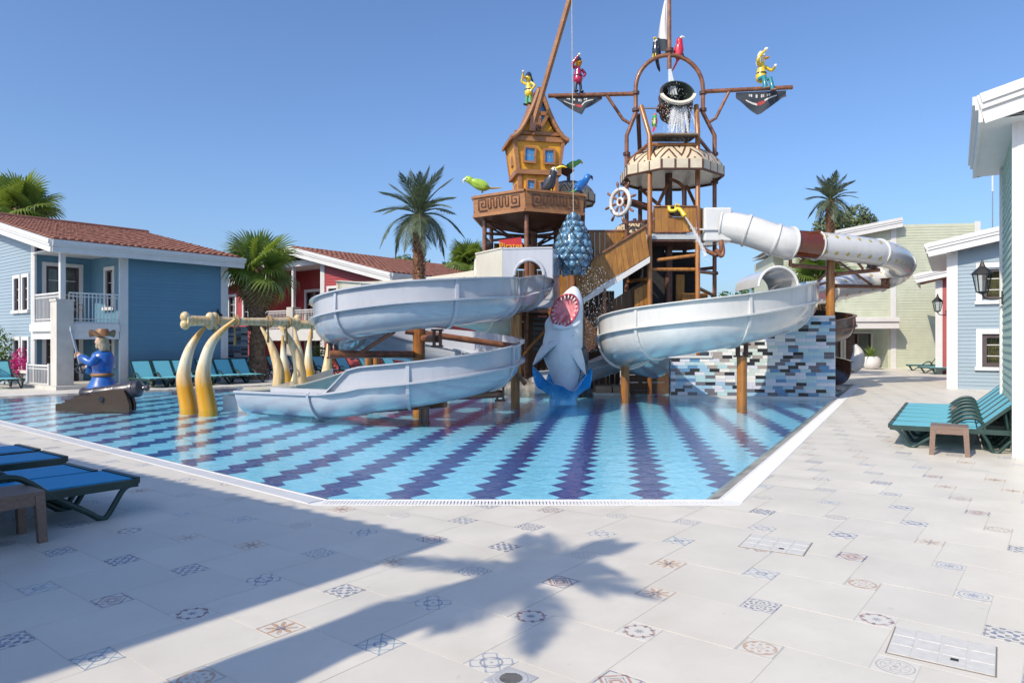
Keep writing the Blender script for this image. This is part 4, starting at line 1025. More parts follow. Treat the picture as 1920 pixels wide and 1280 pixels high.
for x in (4.04, 7.14):
    for z in (8.2, 7.2, 4.0): MB().lathe([(.075, -.05), (.13, -.05), (.13, .05), (.075, .05)], 12, Matrix.Translation((x, 25, z))).build('pipe_clamp', rustd, PT)
pipe(PT, [(4.62, 23.8, -.4), (4.62, 23.8, 8.5), (4.42, 24.3, 9.65)], .085, log, 'post', n=12); pipe(PT, [(6.23, 23.8, -.4), (6.23, 23.8, 8.6), (6.34, 24.4, 9.7)], .085, log, 'post', n=12)
pipe(PT, [(4.75, 26.3, -.4), (4.75, 26.3, 8.4), (4.5, 25.3, 9.7)], .08, rustd, 'post'); pipe(PT, [(6.4, 26.3, -.4), (6.4, 26.3, 8.4), (6.3, 25.3, 9.7)], .08, rustd, 'post')
pipe(PT, [(5.52, 25, -.4), (5.52, 25, 8.3)], .13, rustd, 'centre_post')
pipe(PT, [(4.36, 24.6, 9.68), (6.4, 24.6, 9.68)], .035, steel, 'bucket_axle')
for a, b in (((4.04, 25, 7.9), (4.62, 23.8, 8.25)), ((7.14, 25, 8.05), (6.23, 23.8, 8.45)), ((4.04, 25, 8.2), (4.75, 26.3, 7.9)), ((7.14, 25, 7.75), (6.4, 26.3, 8.3)), ((4.62, 23.8, 8.2), (6.23, 23.8, 8.2)), ((4.62, 23.85, 4.02), (6.23, 23.85, 4.02)), ((4.62, 23.8, 3.7), (4.04, 25, 3.7)), ((6.23, 23.8, 3.95), (7.14, 25, 4.0)), ((6.4, 26.3, 4.2), (7.14, 25, 4.2)), ((4.75, 26.3, 4.3), (6.4, 26.3, 4.3)), ((6.23, 23.8, 3.4), (7.14, 25, 3.2)), ((4.9, 24, 4.35), (6.23, 23.8, 4.5)), ((5.52, 25, 7.2), (4.62, 23.8, 5.6)), ((4.7, 26, 7.2), (5.4, 25, 6.2)), ((6.4, 26, 7.3), (6.9, 25.2, 5.6))): pipe(PT, [a, b], .062, rust if a[1] > 24 else log, 'beam')
pipe(PT, [(5.5, 24.8, 7.3), (5.85, 24.5, 7.0), (5.9, 24.4, 6.6), (5.9, 24.4, 5.2)], .06, rust, 'water_pipe', 4)
# yards with braces
pipe(PT, [(1.27, 25, zz(180, 25)), (4.36, 25, zz(176, 25))], .075, name='yard'); pipe(PT, [(6.73, 25, zz(172, 25)), (9.88, 25, zz(164, 25))], .075, name='yard')
pipe(PT, [P(1137, 178, 25), P(1168, 224, 25), P(1182, 232, 25)], .055, name='yard_brace'); pipe(PT, [P(1368, 170, 25), P(1342, 222, 25), P(1330, 229, 25)], .055, name='yard_brace')
pipe(PT, [(5.545, 25, 11.2), (5.545, 25, 14.6)], [.08, .06], name='mast'); MB().lathe([(.08, -.06), (.15, -.06), (.15, .06), (.08, .06)], 12, Matrix.Translation((5.545, 25, 11.85))).build('pipe_clamp', rustd, PT)
# splash plate
MB().box((5.45, 24.1, 8.52), (1.5, 1.3, .05), M=Matrix.Rotation(R(5), 4, 'X')).build('splash_plate', mat('weathered_board', (.22, .17, .12), .6, .2, 4), PT)
# canopy roof
dome, nt, b = base('leaf_painted_dome'); sp = nt.nodes.new('ShaderNodeSeparateXYZ'); tcn = nt.nodes.new('ShaderNodeUVMap'); nt.links.new(tcn.outputs[0], sp.inputs[0])
u_, v_ = N(nt, sp.outputs[0]), N(nt, sp.outputs[1])
q = (u_ * 12).fract() - .5; leaf = (((q.abs() * 2.2 + v_ * 1.5) * 1.6).fract()).gt(.3) * v_.lt(.66)
nt.links.new(mixc(nt, leaf.mx(v_.lt(.04)), (.09, .04, .025), (.56, .47, .33)), b.inputs['Base Color']); b.inputs['Roughness'].default_value = .4
def canopy(t, c, Rr, zr, band, zt, npan=16, n=8, ph=PI / 8):
    me_ = MB(); prof_ = [(1, 0), (.93, .28), (.75, .62), (.5, .86), (.22, .98), (.02, 1)]
    def rad(a): k = (a - ph) % (2 * PI / n) - PI / n; return Rr * math.cos(PI / n) / math.cos(k)
    NN = 48; uvs = []
    vs = []; 
    for s_, h in prof_:
        for k in range(NN + 1): a = 2 * PI * k / NN; vs.append(c + Vector((rad(a) * s_ * math.cos(a), rad(a) * s_ * math.sin(a), zr + band + (zt - zr - band) * h))); uvs.append((k / NN, h))
    W = NN + 1; fs = [(i * W + k, i * W + k + 1, (i + 1) * W + k + 1, (i + 1) * W + k) for i in range(len(prof_) - 1) for k in range(NN)]
    me_.add(vs, fs); o = me_.build('canopy_dome', dome, t, smooth=50)
    uv = o.data.uv_layers.new(name='UVMap')
    for lp in o.data.loops: uv.data[lp.index].uv = uvs[lp.vertex_index]
    vx = [c + Vector((Rr * math.cos(ph + 2 * PI * k / n), Rr * math.sin(ph + 2 * PI * k / n), zr)) for k in range(n)]
    und = MB(); und.add([p + Z * .03 for p in vx] + [c + Z * (zr + .25)], [(k, (k + 1) % n, n) for k in range(n)]); und.build('canopy_underside', cream, t)
    for k in range(n):
        a, b_ = vx[k], vx[(k + 1) % n]; per = max(1, npan // n)
        for j in range(per):
            p, r_ = a.lerp(b_, j / per), a.lerp(b_, (j + 1) / per); MB().bar(p.lerp(r_, .04) + Z * band / 2, p.lerp(r_, .96) + Z * band / 2, .05, band).build('valance_panel', mat('tan_valance', (.56, .50, .38), .5, .08, 4), t)
            MB().bar(p + Z * .0, p + Z * band, .07, .07, up=(0, 1, 0)).build('valance_divider', rustd, t)
        MB().tube([a, b_], .045, 6).build('canopy_rail', rustd, t)
canopy(PT, Vector((5.6, 25, 0)), 1.78, 7.28, .33, 8.45, 24)
# deck 1
hexp = [(4.05, 24.95), (4.6, 23.75), (6.28, 23.75), (7.15, 24.95), (6.45, 26.3), (4.7, 26.3)]
MB().prism(hexp, 5.02, 5.2).build('deck', mat('grey_deck_edge', (.42, .45, .46), .5, .05, 3), PT)
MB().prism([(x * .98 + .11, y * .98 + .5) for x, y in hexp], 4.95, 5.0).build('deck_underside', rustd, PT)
Mf = frame((4.72, 23.74, 0), (0, -1)); z0, z1 = 5.25, 6.12
for i in range(6):
    a = .04 + i * .235
    if i in (2, 3): planks(PT, Mf, a, a + .235, z0 + .02, z1 - .36, plankm, .24); 
    else: planks(PT, Mf, a, a + .235, z0 + .02, z1 - .02, plankm, .24)
planks(PT, Mf, .51, .57, z1 - .34, z1 - .02, plankm, .1); planks(PT, Mf, .92, .98, z1 - .34, z1 - .02, plankm, .1)
pipe(PT, [Mf @ Vector(p) for p in ((.06, -.02, z0), (0, -.02, z0 + .06), (0, -.02, z1), (1.45, -.02, z1), (1.45, -.02, z0 + .06), (1.39, -.02, z0), (.06, -.02, z0))], .03, rust, 'panel_frame')
pipe(PT, [Mf @ Vector(p) for p in ((.52, -.03, z1 - .04), (.52, -.03, z1 - .34), (.97, -.03, z1 - .34), (.97, -.03, z1 - .04))], .02, rust, 'hatch_frame')
MB(Mf).b2((.57, .03, z1 - .34), (.92, .05, z1 - .02)).build('hatch_backing', dark, PT)
for s_, (p, q2) in (('r', ((6.3, 23.8), (7.12, 24.9))), ('b', ((6.45, 26.28), (4.7, 26.28)))):
    v_ = Vector((q2[0] - p[0], q2[1] - p[1], 0)); planks(PT, frame((p[0], p[1], 0), (v_.y, -v_.x)), 0, v_.length, 5.25, 6.1, plankm, .22)
# stairs going down to the left
Ms = frame((2.15, 23.45, 0), (0, -1)); sl_ = .62
MB(Ms).add([(0, -.06, 2.72), (2.4, -.06, 2.72 + 2.4 * sl_), (2.4, -.06, 2.92 + 2.4 * sl_), (0, -.06, 2.92), (0, .0, 2.72), (2.4, .0, 2.72 + 2.4 * sl_), (2.4, .0, 2.92 + 2.4 * sl_), (0, .0, 2.92)], [(0, 1, 2, 3), (7, 6, 5, 4), (0, 4, 5, 1), (1, 5, 6, 2), (2, 6, 7, 3), (3, 7, 4, 0)]).build('stair_stringer', white, PT)
planks(PT, Ms, 0.05, 2.4, 2.98, 3.98, plankm, .17, sl_, lean=-.16)
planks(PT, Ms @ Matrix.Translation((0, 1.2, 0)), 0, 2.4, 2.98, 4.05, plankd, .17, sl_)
for i in range(11): MB(Ms).b2((i * .215, .02, 2.9 + i * .215 * sl_), (i * .215 + .25, 1.18, 2.94 + i * .215 * sl_)).build('stair_tread', rustd, PT)
MB(Ms).bar((-.02, -.03, 4.0), (2.36, -.03, 4.0 + 2.38 * sl_), .07, .05).build('stair_rail', rust, PT)
for x in (.1, .9): pipe(PT, [Ms @ Vector((x, 0, -.3)), Ms @ Vector((x, 0, 2.8 + x * sl_))], .07, rust, 'post')
Ms2 = frame((2.3, 24.3, 0), (0, -1))
planks(PT, Ms2, 0, 2.4, 1.15, 2.25, plankd, .17, .62, lean=-.1); planks(PT, Ms2 @ Matrix.Translation((1.85, -.25, 0)), 0, .62, 2.3, 3.35, plankm, .16, .5)  # lower flight in dark planks: its shade is put into the colour
MB(Ms2).bar((0, -.05, 1.12), (2.4, -.05, 1.12 + 2.4 * .62), .08, .12).build('stair_stringer', rustd, PT)
# bridge bulwark between the towers
Mb = frame((1.5, 25.6, 0), (0, -1)); planks(PT, Mb, 0, 2.6, 4.45, 5.55, plankm, .18); MB(Mb).b2((0, -.02, 5.55), (2.6, .08, 5.62)).build('bulwark_rail', rust, PT); MB(Mb).b2((-.2, 0, 4.2), (2.8, 1.2, 4.4)).build('bridge_deck', rustd, PT)
# lower storeys: dark lining, deck, planked base
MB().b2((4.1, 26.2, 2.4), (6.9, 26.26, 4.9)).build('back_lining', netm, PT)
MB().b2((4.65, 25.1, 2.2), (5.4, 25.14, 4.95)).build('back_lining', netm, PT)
MB().b2((5.9, 25.5, 3.0), (6.2, 25.6, 4.0)).build('screen_panel', plankm, PT); MB().b2((6.0, 25.0, 2.6), (6.9, 25.06, 3.3)).build('screen_panel', plankm, PT)
MB().prism([(x, y) for x, y in hexp], 1.05, 1.25).build('deck', mat('grey_deck_edge', (.42, .45, .46), .5, .05, 3), PT)
Mq = frame((4.1, 23.9, 0), (0, -1)); planks(PT, Mq, 0, 1.3, 1.3, 2.2, plankm, .13)
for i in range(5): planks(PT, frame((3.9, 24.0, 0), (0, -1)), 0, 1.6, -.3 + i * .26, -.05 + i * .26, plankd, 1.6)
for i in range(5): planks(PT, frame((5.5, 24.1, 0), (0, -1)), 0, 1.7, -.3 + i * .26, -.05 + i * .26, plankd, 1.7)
for i in range(4): pipe(PT, [(4.75 + i * .12, 23.7, 1.25), (4.75 + i * .12, 23.7, 2.1)], .02, rust, 'baluster')
# yellow water cannon in the hatch, with its jet
wc = Mf @ Vector((.68, -.08, z1 - .12)); t = thing('water_cannon', 'bright yellow water cannon poking out of the tower railing', 'water cannon', wc, world=True)
yel = mat('yellow_plastic', (.70, .52, .02), .35, .08, 5, coat=.3)
MB().tube(spline([wc + Vector((-.16, .02, .1)), wc + Vector((-.14, -.04, -.04)), wc + Vector((0, -.1, -.06)), wc + Vector((.1, -.14, .0)), wc + Vector((.2, -.22, -.1)), wc + Vector((.29, -.3, -.28))], 4), [.06] * 14 + [.075] * 4 + [.085] * 3, 10).build('barrel', yel, t, smooth=50)
MB().tube([wc + Vector((.02, -.1, 0)), wc + Vector((.04, -.12, .16)), wc + Vector((.16, -.16, .1))], .035, 8).build('handle', yel, t, smooth=50)
waterw = bpy.data.materials.new('falling_water'); waterw.use_nodes = True; nt = waterw.node_tree; bb = nt.nodes['Principled BSDF']; bb.inputs['Base Color'].default_value = (.86, .89, .92, 1); bb.inputs['Roughness'].default_value = .15; bb.inputs['Alpha'].default_value = .3
wdrop = bpy.data.materials.new('water_drop'); wdrop.use_nodes = True; bb = wdrop.node_tree.nodes['Principled BSDF']; bb.inputs['Base Color'].default_value = (.86, .89, .92, 1); bb.inputs['Roughness'].default_value = .1; bb.inputs['Alpha'].default_value = .75
def drops(mb, n, f, r0, r1):
    for _ in range(n):
        p = f(); r = rnd.uniform(r0, r1); k = rnd.uniform(1, 2.4)
        mb.add([(r, 0, 0), (-r, 0, 0), (0, r, 0), (0, -r, 0), (0, 0, r * k), (0, 0, -r * k)], [(0, 2, 4), (2, 1, 4), (1, 3, 4), (3, 0, 4), (2, 0, 5), (1, 2, 5), (3, 1, 5), (0, 3, 5)], Matrix.Translation(p))
j0 = wc + Vector((.29, -.3, -.28)); jet = [j0 + Vector((.62 * k / 12, -.3 * k / 12, -1.0 * k / 12 - .35 * (k / 12) ** 2)) for k in range(13)]
mb = MB(); mb.tube(jet, [.025 + .004 * k for k in range(13)], 7)
drops(mb, 160, lambda: jet[rnd.randrange(5, 13)] + Vector((rnd.gauss(0, .05), rnd.gauss(0, .05), rnd.gauss(-.03, .1))), .008, .02)
tag(mb.build('water_jet', waterw, None, smooth=60), 'thin white jet squirting down from the yellow water cannon', 'water')

# ship's wheel
wp = P(1163, 379, 24.6); t = thing('ship_wheel', 'big white ship wheel with brown handles on the tower side', 'ship wheel', wp, R(0))
Mx = Matrix.Rotation(R(-52), 4, 'Z') @ Matrix.Rotation(R(90), 4, 'X')
MB(Mx).torus(.44, .075, 32, 8).build('rim', white, t, smooth=60); MB(Mx).torus(.13, .05, 20, 8).build('hub_ring', white, t, smooth=60)
for k in range(8):
    a = k * PI / 4 + .2; MB(Mx).tube([(math.cos(a) * r, math.sin(a) * r, 0) for r in (.05, .2, .3, .42, .56, .62, .7, .74)], [.03, .03, .05, .03, .03, .05, .045, .02], 8).build('spoke', rust, t, smooth=50)
MB().tube([Vector((0, 0, 0)), Vector((.5, .4, .05)), Vector((1.1, .5, -.1))], .13, 10).build('axle', rustd, t, smooth=50)

# tipping bucket with falling water
bp_ = Vector((5.66, 24.6, zz(190, 24.6))); t = thing('tipping_bucket', 'dark barrel-shaped tipping bucket tilted under the tower arch', 'bucket', bp_, 0, None, 1.2)
Mx = Matrix.Rotation(R(58), 4, 'X')
stave = mat('bucket_green', (.03, .045, .04), .4, .2, 5)
MB(Mx).lathe([(0, -.55), (.36, -.55), (.44, -.2), (.47, .1), (.46, .35), (.42, .35), (.43, .1), (.40, -.2), (.3, -.5), (0, -.5)], 28).build('barrel', stave, t, smooth=40)
for z_ in (-.35, .05, .3): MB(Mx).torus(.475 if z_ > 0 else .43, .03, 28, 6).v and MB(Mx @ Matrix.Translation((0, 0, z_))).torus(.47 if z_ > 0 else .41, .03, 28, 6).build('hoop', rustd, t, smooth=60)
MB(Mx).lathe([(.44, .34), (.53, .30), (.53, .38), (.44, .38)], 20, a0=R(195), a1=R(345)).build('lip', cream, t, smooth=40)
for k in range(14):
    a = PI * (1.05 + .9 * k / 13); MB(Mx @ Matrix.Translation((.46 * math.cos(a), .46 * math.sin(a), -.2 + .1 * (k % 3)))).ell((0, 0, 0), (.07, .05, .16), 8, 6).build('leaf_trim', rustd, t, smooth=60)
mb = MB(); 
for k in range(26):
    x = rnd.gauss(0, .12); y = rnd.gauss(-.35, .05); l = rnd.uniform(.8, 1.35); w0 = rnd.uniform(.025, .06)
    mb.tube([bp_ + Vector((x * .8, y + .1, -.15)), bp_ + Vector((x, y - .05, -.35)), bp_ + Vector((x * 1.4 + rnd.gauss(0, .03), y - .1, -.15 - l * .7)), bp_ + Vector((x * 1.6, y - .12, -.2 - l))], [w0, w0 * 1.3, w0, .006], 5)
for k in range(12):
    x = rnd.gauss(0, .05); mb.tube([Vector((5.545 + x * .5, 24.9, 11.15)), Vector((5.56 + x, 24.75, 10.7)), Vector((5.6 + x * 2, 24.6, 10.15))], [.02, .028, .012], 5)
tag(mb.build('falling_water', waterw, None, smooth=60), 'white water streaming into and out of the tipping bucket', 'water')
mb = MB(); drops(mb, 1500, lambda: bp_ + Vector((rnd.gauss(0, .22), -.4 + rnd.gauss(0, .15), rnd.uniform(-1.5, -.2))), .005, .013); drops(mb, 120, lambda: Vector((5.58 + rnd.gauss(0, .18), 24.6 + rnd.gauss(0, .15), rnd.uniform(9.95, 10.5))), .004, .010)
mb.build('bucket_spray', wdrop)['kind'] = 'stuff'

# flags
flagm, nt, b = base('black_flag_cloth'); uvn = nt.nodes.new('ShaderNodeUVMap'); sp = nt.nodes.new('ShaderNodeSeparateXYZ'); nt.links.new(uvn.outputs[0], sp.inputs[0])
u_, v_ = N(nt, sp.outputs[0]) * 2 - 1, N(nt, sp.outputs[1])
rr = ((u_ * u_ * 6) + ((v_ - .52) * (v_ - .52) * 28)).sq(); em = rr.lt(.42); ltr = ((u_ * 26).sin().gt(-.1) * (u_ * 61).sin().gt(-.6)) * (v_ - .2).abs().lt(.07) * u_.abs().lt(.5); scr = (((u_ * 3.2).sin() * .10 + v_ - .5).abs().lt(.045) * u_.abs().lt(.62) * u_.abs().gt(.14))
cs = mixc(nt, scr.mx(ltr), (.035, .045, .06), (.62, .60, .58)); cs = mixc(nt, em, cs, (.38, .05, .05)); nt.links.new(cs, b.inputs['Base Color']); b.inputs['Roughness'].default_value = .85
flagw, nt, b = base('white_flag_cloth'); uvn = nt.nodes.new('ShaderNodeUVMap'); sp = nt.nodes.new('ShaderNodeSeparateXYZ'); nt.links.new(uvn.outputs[0], sp.inputs[0]); v_ = N(nt, sp.outputs[1])
nt.links.new(mixc(nt, v_.gt(.78), (.66, .64, .62), (.03, .045, .06)), b.inputs['Base Color']); b.inputs['Roughness'].default_value = .85
def cloth(name, label, top, outline, m, wave=.05, group=None, widen=False):
    """top: list of points along the upper edge; outline(s) gives the drop below"""
    n = len(top); K_ = 10; mb = MB(); uvs = []
    vs = []
    for layer in (0, 1):
        for i, p in enumerate(top):
            d = outline(i / (n - 1))
            for k in range(K_ + 1):
                f = k / K_; vs.append((Vector(p) if not widen else Vector(top[0]).lerp(Vector(p), .12 + .88 * f ** .8)) + Vector((0, wave * math.sin(i * .9 + f * 4) * f + layer * .008, -d * f))); uvs.append((i / (n - 1), f))
    W = K_ + 1; o_ = n * W
    fs = [(i * W + k, (i + 1) * W + k, (i + 1) * W + k + 1, i * W + k + 1) for i in range(n - 1) for k in range(K_)]
    fs += [tuple(o_ + q for q in reversed(f)) for f in fs]
    mb.add(vs, fs); o = mb.build(name, m, None, smooth=60); uv = o.data.uv_layers.new(name='UVMap')
    for lp in o.data.loops: uv.data[lp.index].uv = uvs[lp.vertex_index]
    return tag(o, label, 'flag', group)
def tri(pk, a, b): return lambda s: max(.05, a * (s / pk) if s < pk else b * (1 - s) / (1 - pk) + .08 * (s < .85))
t0, t1 = P(1040, 182, 25), P(1129, 181, 25); f_l = cloth('pirate_flag', 'ragged black pirate flag with red emblem hanging from the yard near the house', [t0.lerp(t1, i / 14) for i in range(15)], lambda s: .05 + (.60 * min(1, s / .55) if s < .6 else .60 - .2 * (s > .62) - max(0, s - .62) * .9), flagm)
t0, t1 = P(1380, 174, 25), P(1474, 170, 25); cloth('pirate_flag', 'larger black pirate flag with red emblem under the yard where the yellow figure sits', [t0.lerp(t1, i / 14) for i in range(15)], lambda s: .22 + (.62 * s / .45 if s < .45 else .62 * max(0, 1 - (s - .45) / .5)), flagm)
# lettering on the right flag
def text(t, s, loc, size, m, rz=0, ext=.01, name='lettering', align='CENTER', tilt=90):
    cu = bpy.data.curves.new(name, 'FONT'); cu.body = s; cu.size = size; cu.extrude = ext; cu.align_x = align; cu.resolution_u = 3
    tmp = bpy.data.objects.new('tmp', cu); C.objects.link(tmp); dg = bpy.context.evaluated_depsgraph_get(); me = bpy.data.meshes.new_from_object(tmp.evaluated_get(dg)); bpy.data.objects.remove(tmp)
    me.materials.clear(); me.materials.append(m); M = Matrix.Translation(loc) @ Matrix.Rotation(rz, 4, 'Z') @ Matrix.Rotation(R(tilt), 4, 'X')
    if t is not None and t.name in INV: M = INV[t.name] @ M
    me.transform(M); o = bpy.data.objects.new(name, me); link(o, t); return o
n_ = 16; cloth('mast_flag', 'tall white flag with dark lower band furled along the mast', [P(1251 - 20 * (1 - i / 8) ** 0 * (i / 8 == -1), -6 + 0 * i, 25) + Vector((-i * .05, .02 * math.sin(i), 0)) for i in range(9)], lambda s: 1.95 - .1 * s, flagw, .06, widen=True)
# ================================================================ tree-house tower
HC = Vector((.66, 25, 0)); HT = thing('house_tower', 'brown timber tower carrying a six-sided deck with carved key pattern', 'tower', HC, world=True)
bark = wood('trunk_finish', (.26, .12, .05), (.09, .04, .02), .6, 2, 2.5, .1, .1)
MB().tube([HC + Z * z for z in (-.4, 1, 2.5, 4, 5.6)], [.3, .26, .22, .21, .24], 14).build('trunk', bark, HT, smooth=45)
vx = [HC + d2(-96 + 60 * k) * 2.12 for k in range(6)]; vi = [HC + d2(-96 + 60 * k) * 1.75 for k in range(6)]
MB().prism([(p.x, p.y) for p in vx], 5.82, 5.9).build('deck_board', rustd, HT); MB().prism([(p.x * .98 + HC.x * .02, p.y * .98 + HC.y * .02) for p in vx], 6.3, 6.36).build('deck', carved, HT)
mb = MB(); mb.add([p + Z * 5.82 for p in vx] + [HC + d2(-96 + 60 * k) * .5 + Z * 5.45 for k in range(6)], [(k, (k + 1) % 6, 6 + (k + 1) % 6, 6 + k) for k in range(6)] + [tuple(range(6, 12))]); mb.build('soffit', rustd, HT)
for k in range(6):
    a, b_ = vx[k], vx[(k + 1) % 6]; n_ = ((a + b_) / 2 - HC); n_.z = 0; n_.normalize(); L = (b_ - a).length
    MB().add([a + Z * 5.84, b_ + Z * 5.84, b_ * 1 + n_ * .06 + Z * 6.5, a + n_ * .06 + Z * 6.5, a - n_ * .06 + Z * 5.84, b_ - n_ * .06 + Z * 5.84, b_ - n_ * .0 + Z * 6.5, a + Z * 6.5], [(0, 1, 2, 3), (7, 6, 5, 4), (0, 4, 5, 1), (1, 5, 6, 2), (2, 6, 7, 3), (3, 7, 4, 0)]).build('fascia_panel', carved, HT)
    fp = [o for o in KIDS[HT.name]][-1]
    M = frame(a, n_); MB(M).b2((0, -.11, 6.44), (L, .02, 6.52)).build('fascia_rail', carved, fp); MB(M).b2((0, -.06, 5.80), (L, .02, 5.90)).build('fascia_rail', carved, fp)
    def key(pts_): return MB(M).v is None or [MB(M).bar(Vector((p[0], -.055, p[1])), Vector((q_[0], -.055, q_[1])), .02, .02) for p, q_ in zip(pts_, pts_[1:])]
    y0, y1 = 6.0, 6.36; mb = MB(M); pl = []
    for x0, sgn in ((.22, 1), (L - .22, -1)): pl.append([(x0 + sgn * d_, z_) for d_, z_ in ((.36, y0), (0, y0), (0, y1), (.3, y1), (.3, y0 + .12), (.12, y0 + .12), (.12, y1 - .12), (.2, y1 - .12))])
    xs_ = [.62 + i * .12 for i in range(int((L - 1.24) / .12) + 1)]; sq_ = []
    for i, x_ in enumerate(xs_): sq_ += [(x_, y0 + .06 if i % 2 else y1), (x_, y1 if i % 2 else y0 + .06)]
    pl.append(sq_)
    for pth in pl:
        for p, q_ in zip(pth, pth[1:]): mb.bar(Vector((p[0], -.05, p[1])), Vector((q_[0], -.05, q_[1])), .025, .03)
    mb.build('key_pattern', rustd, fp)
    pipe(HT, [vi[k] + Z * -.4, vi[k] + Z * 5.75], .075, rust, 'post'); pipe(HT, [vi[k] + Z * 5.3, HC + Z * 5.3], .05, rustd, 'beam'); pipe(HT, [vi[k] + Z * 5.75, HC + d2(-96 + 60 * k) * .3 + Z * 5.0], .04, rustd, 'brace')
MB().prism([(p.x, p.y) for p in vi], 2.55, 2.75).build('deck', rustd, HT)
for k in (1, 2, 3, 4):
    a, b_ = vi[k], vi[(k + 1) % 6]; n_ = ((a + b_) / 2 - HC).normalized(); planks(HT, frame(a, n_), .1, (b_ - a).length - .1, 4.3 if k != 1 else 3.4, 5.2 if k != 1 else 4.3, plankm, .17)
planks(HT, frame((-.3, 26.0, 0), (0, -1)), 0, 2.3, 2.8, 4.2, plankm, .18); planks(HT, frame((-.9, 26.9, 0), (0, -1)), 0, 5.0, -.3, 2.5, plankd, .2)
planks(HT, frame((1.35, 24.4, 0), (0, -1)), 0, .95, 2.6, 3.9, plankm, .14)
for i in range(7): MB().box((1.15, 23.9, 1.35 + i * .17), (.9, .05, .12)).build('louvre', mat('grey_louvre', (.08, .09, .09), .6), HT)
for (x, y) in ((.2, 22.9), (1.3, 23.2), (-.4, 24.2)): pipe(HT, [(x, y, -.4), (x, y, 2.6)], .12, log, 'post', n=12)
pipe(HT, [(.2, 22.9, 1.0), (1.3, 23.2, 2.2)], .06, log, 'brace'); pipe(HT, [(.62, 24, 0), (.2, 22.9, 1.6)], .07, log, 'brace')
sgr = mat('sign_red', (.5, .03, .03), .4, .1, 5); sgy = mat('sign_yellow', (.80, .42, .02), .4, .05, 5)
sg = thing('lettered_sign', 'red sign with bright yellow lettering among the posts below the tree house', 'sign', P(958, 465, 23.4), world=True)
q0 = P(958, 462, 23.4); MB().box(q0 + Vector((0, .04, .05)), (.74, .05, .42), M=Matrix.Rotation(R(-8), 4, 'Y')).build('board', sgr, sg); text(sg, 'Pirates', q0 + Vector((0, -.0, -.08)), .29, sgy, 0, .02)
planks(HT, frame((1.25, 25.3, 0), (0, -1)), 0, 2.4, .6, 3.4, plankd, .18); planks(HT, frame((-.2, 24.6, 0), (0, -1)), 0, 1.1, .2, 2.5, plankd, .16)
# rocks at the foot
rockm = mat('grey_rock', (.22, .20, .18), .85, .3, 4, bmp=.6, bscale=6)
for i, (u, v, Y, s) in enumerate(((972, 722, 22.6, .42), (998, 723, 22.4, .36), (985, 720, 23.2, .5), (950, 721, 23.2, .35))):
    p = P(u, v, Y); p.z = 0; mb = MB(); mb.ell((0, 0, .06), (s * 1.1, s * .8, s * .75), 14, 10); rs = random.Random(i)
    mb.v = [q * (1 + .22 * math.sin(q.x * 7 + i) * math.cos(q.y * 9 + i * 2) + rs.uniform(-.05, .05)) for q in mb.v]
    o = mb.build('boulder', rockm, None, smooth=50); o.location = p; tag(o, ['broad grey boulder in the water against the tower posts','smallest grey boulder in the water under the tree house tower','tallest grey boulder behind the others at the tower foot','low grey boulder in the water beside the blue-grey slide'][i], 'boulder', 'boulders at the tower foot')

# the crooked house on the deck
HO = thing('tree_house', 'crooked orange and brown toy house with curved roof on the six-sided deck', 'playhouse', HC + Vector((.12, -.25, 6.42)), R(11)); HO.scale = (.87, .9, 1.02)
def taper(mb, w0, w1, d0, d1, z0, z1, mi=0):
    return mb.add([(-w0 / 2, -d0 / 2, z0), (w0 / 2, -d0 / 2, z0), (w0 / 2, d0 / 2, z0), (-w0 / 2, d0 / 2, z0), (-w1 / 2, -d1 / 2, z1), (w1 / 2, -d1 / 2, z1), (w1 / 2, d1 / 2, z1), (-w1 / 2, d1 / 2, z1)], [(3, 2, 1, 0), (4, 5, 6, 7), (0, 1, 5, 4), (1, 2, 6, 5), (2, 3, 7, 6), (3, 0, 4, 7)], mi=mi)
taper(MB(), 1.5, 1.5, 1.3, 1.3, 0, .86).build('lower_storey', orange, HO); taper(MB(), 1.66, 1.98, 1.4, 1.6, .86, 1.98).build('upper_storey', orange, HO)
def hb(lo, hi, m=carved, name='timber', par=None): return MB().bar(lo, hi, .13, .13, up=(0, 1, 0)).build(name, m, par or HO)
for s in (-1, 1):
    hb((s * .74, -.66, 0), (s * .74, -.66, .86)); hb((s * .81, -.71, .9), (s * .97, -.81, 2.0)); hb((s * .81, .71, .9), (s * .97, .81, 2.0)); hb((s * .81, -.71, .92), (s * .81, .71, .92))
MB().b2((-.9, -.80, .82), (.9, .76, .98)).build('timber', carved, HO); MB().b2((-1.04, -.88, 1.9), (1.04, -.72, 2.06)).build('timber', carved, HO); MB().b2((-.98, -.84, 2.12), (.98, -.76, 2.24)).build('timber', carved, HO)
def rx(s): return 1.16 * (1 - s) + .05 * s, 1.92 + 1.62 * s ** 1.75
S_ = [k / 12 for k in range(13)]
gp = [rx(s) for s in S_]; poly = [(x - .06, z - .03) for x, z in gp] + [(-x + .06, z - .03) for x, z in gp[::-1]]
n = len(poly); MB().add([(x, y, z) for y in (-.74, .7) for x, z in poly], [tuple(range(n)), tuple(range(2 * n - 1, n - 1, -1))]).build('gable', orange, HO)
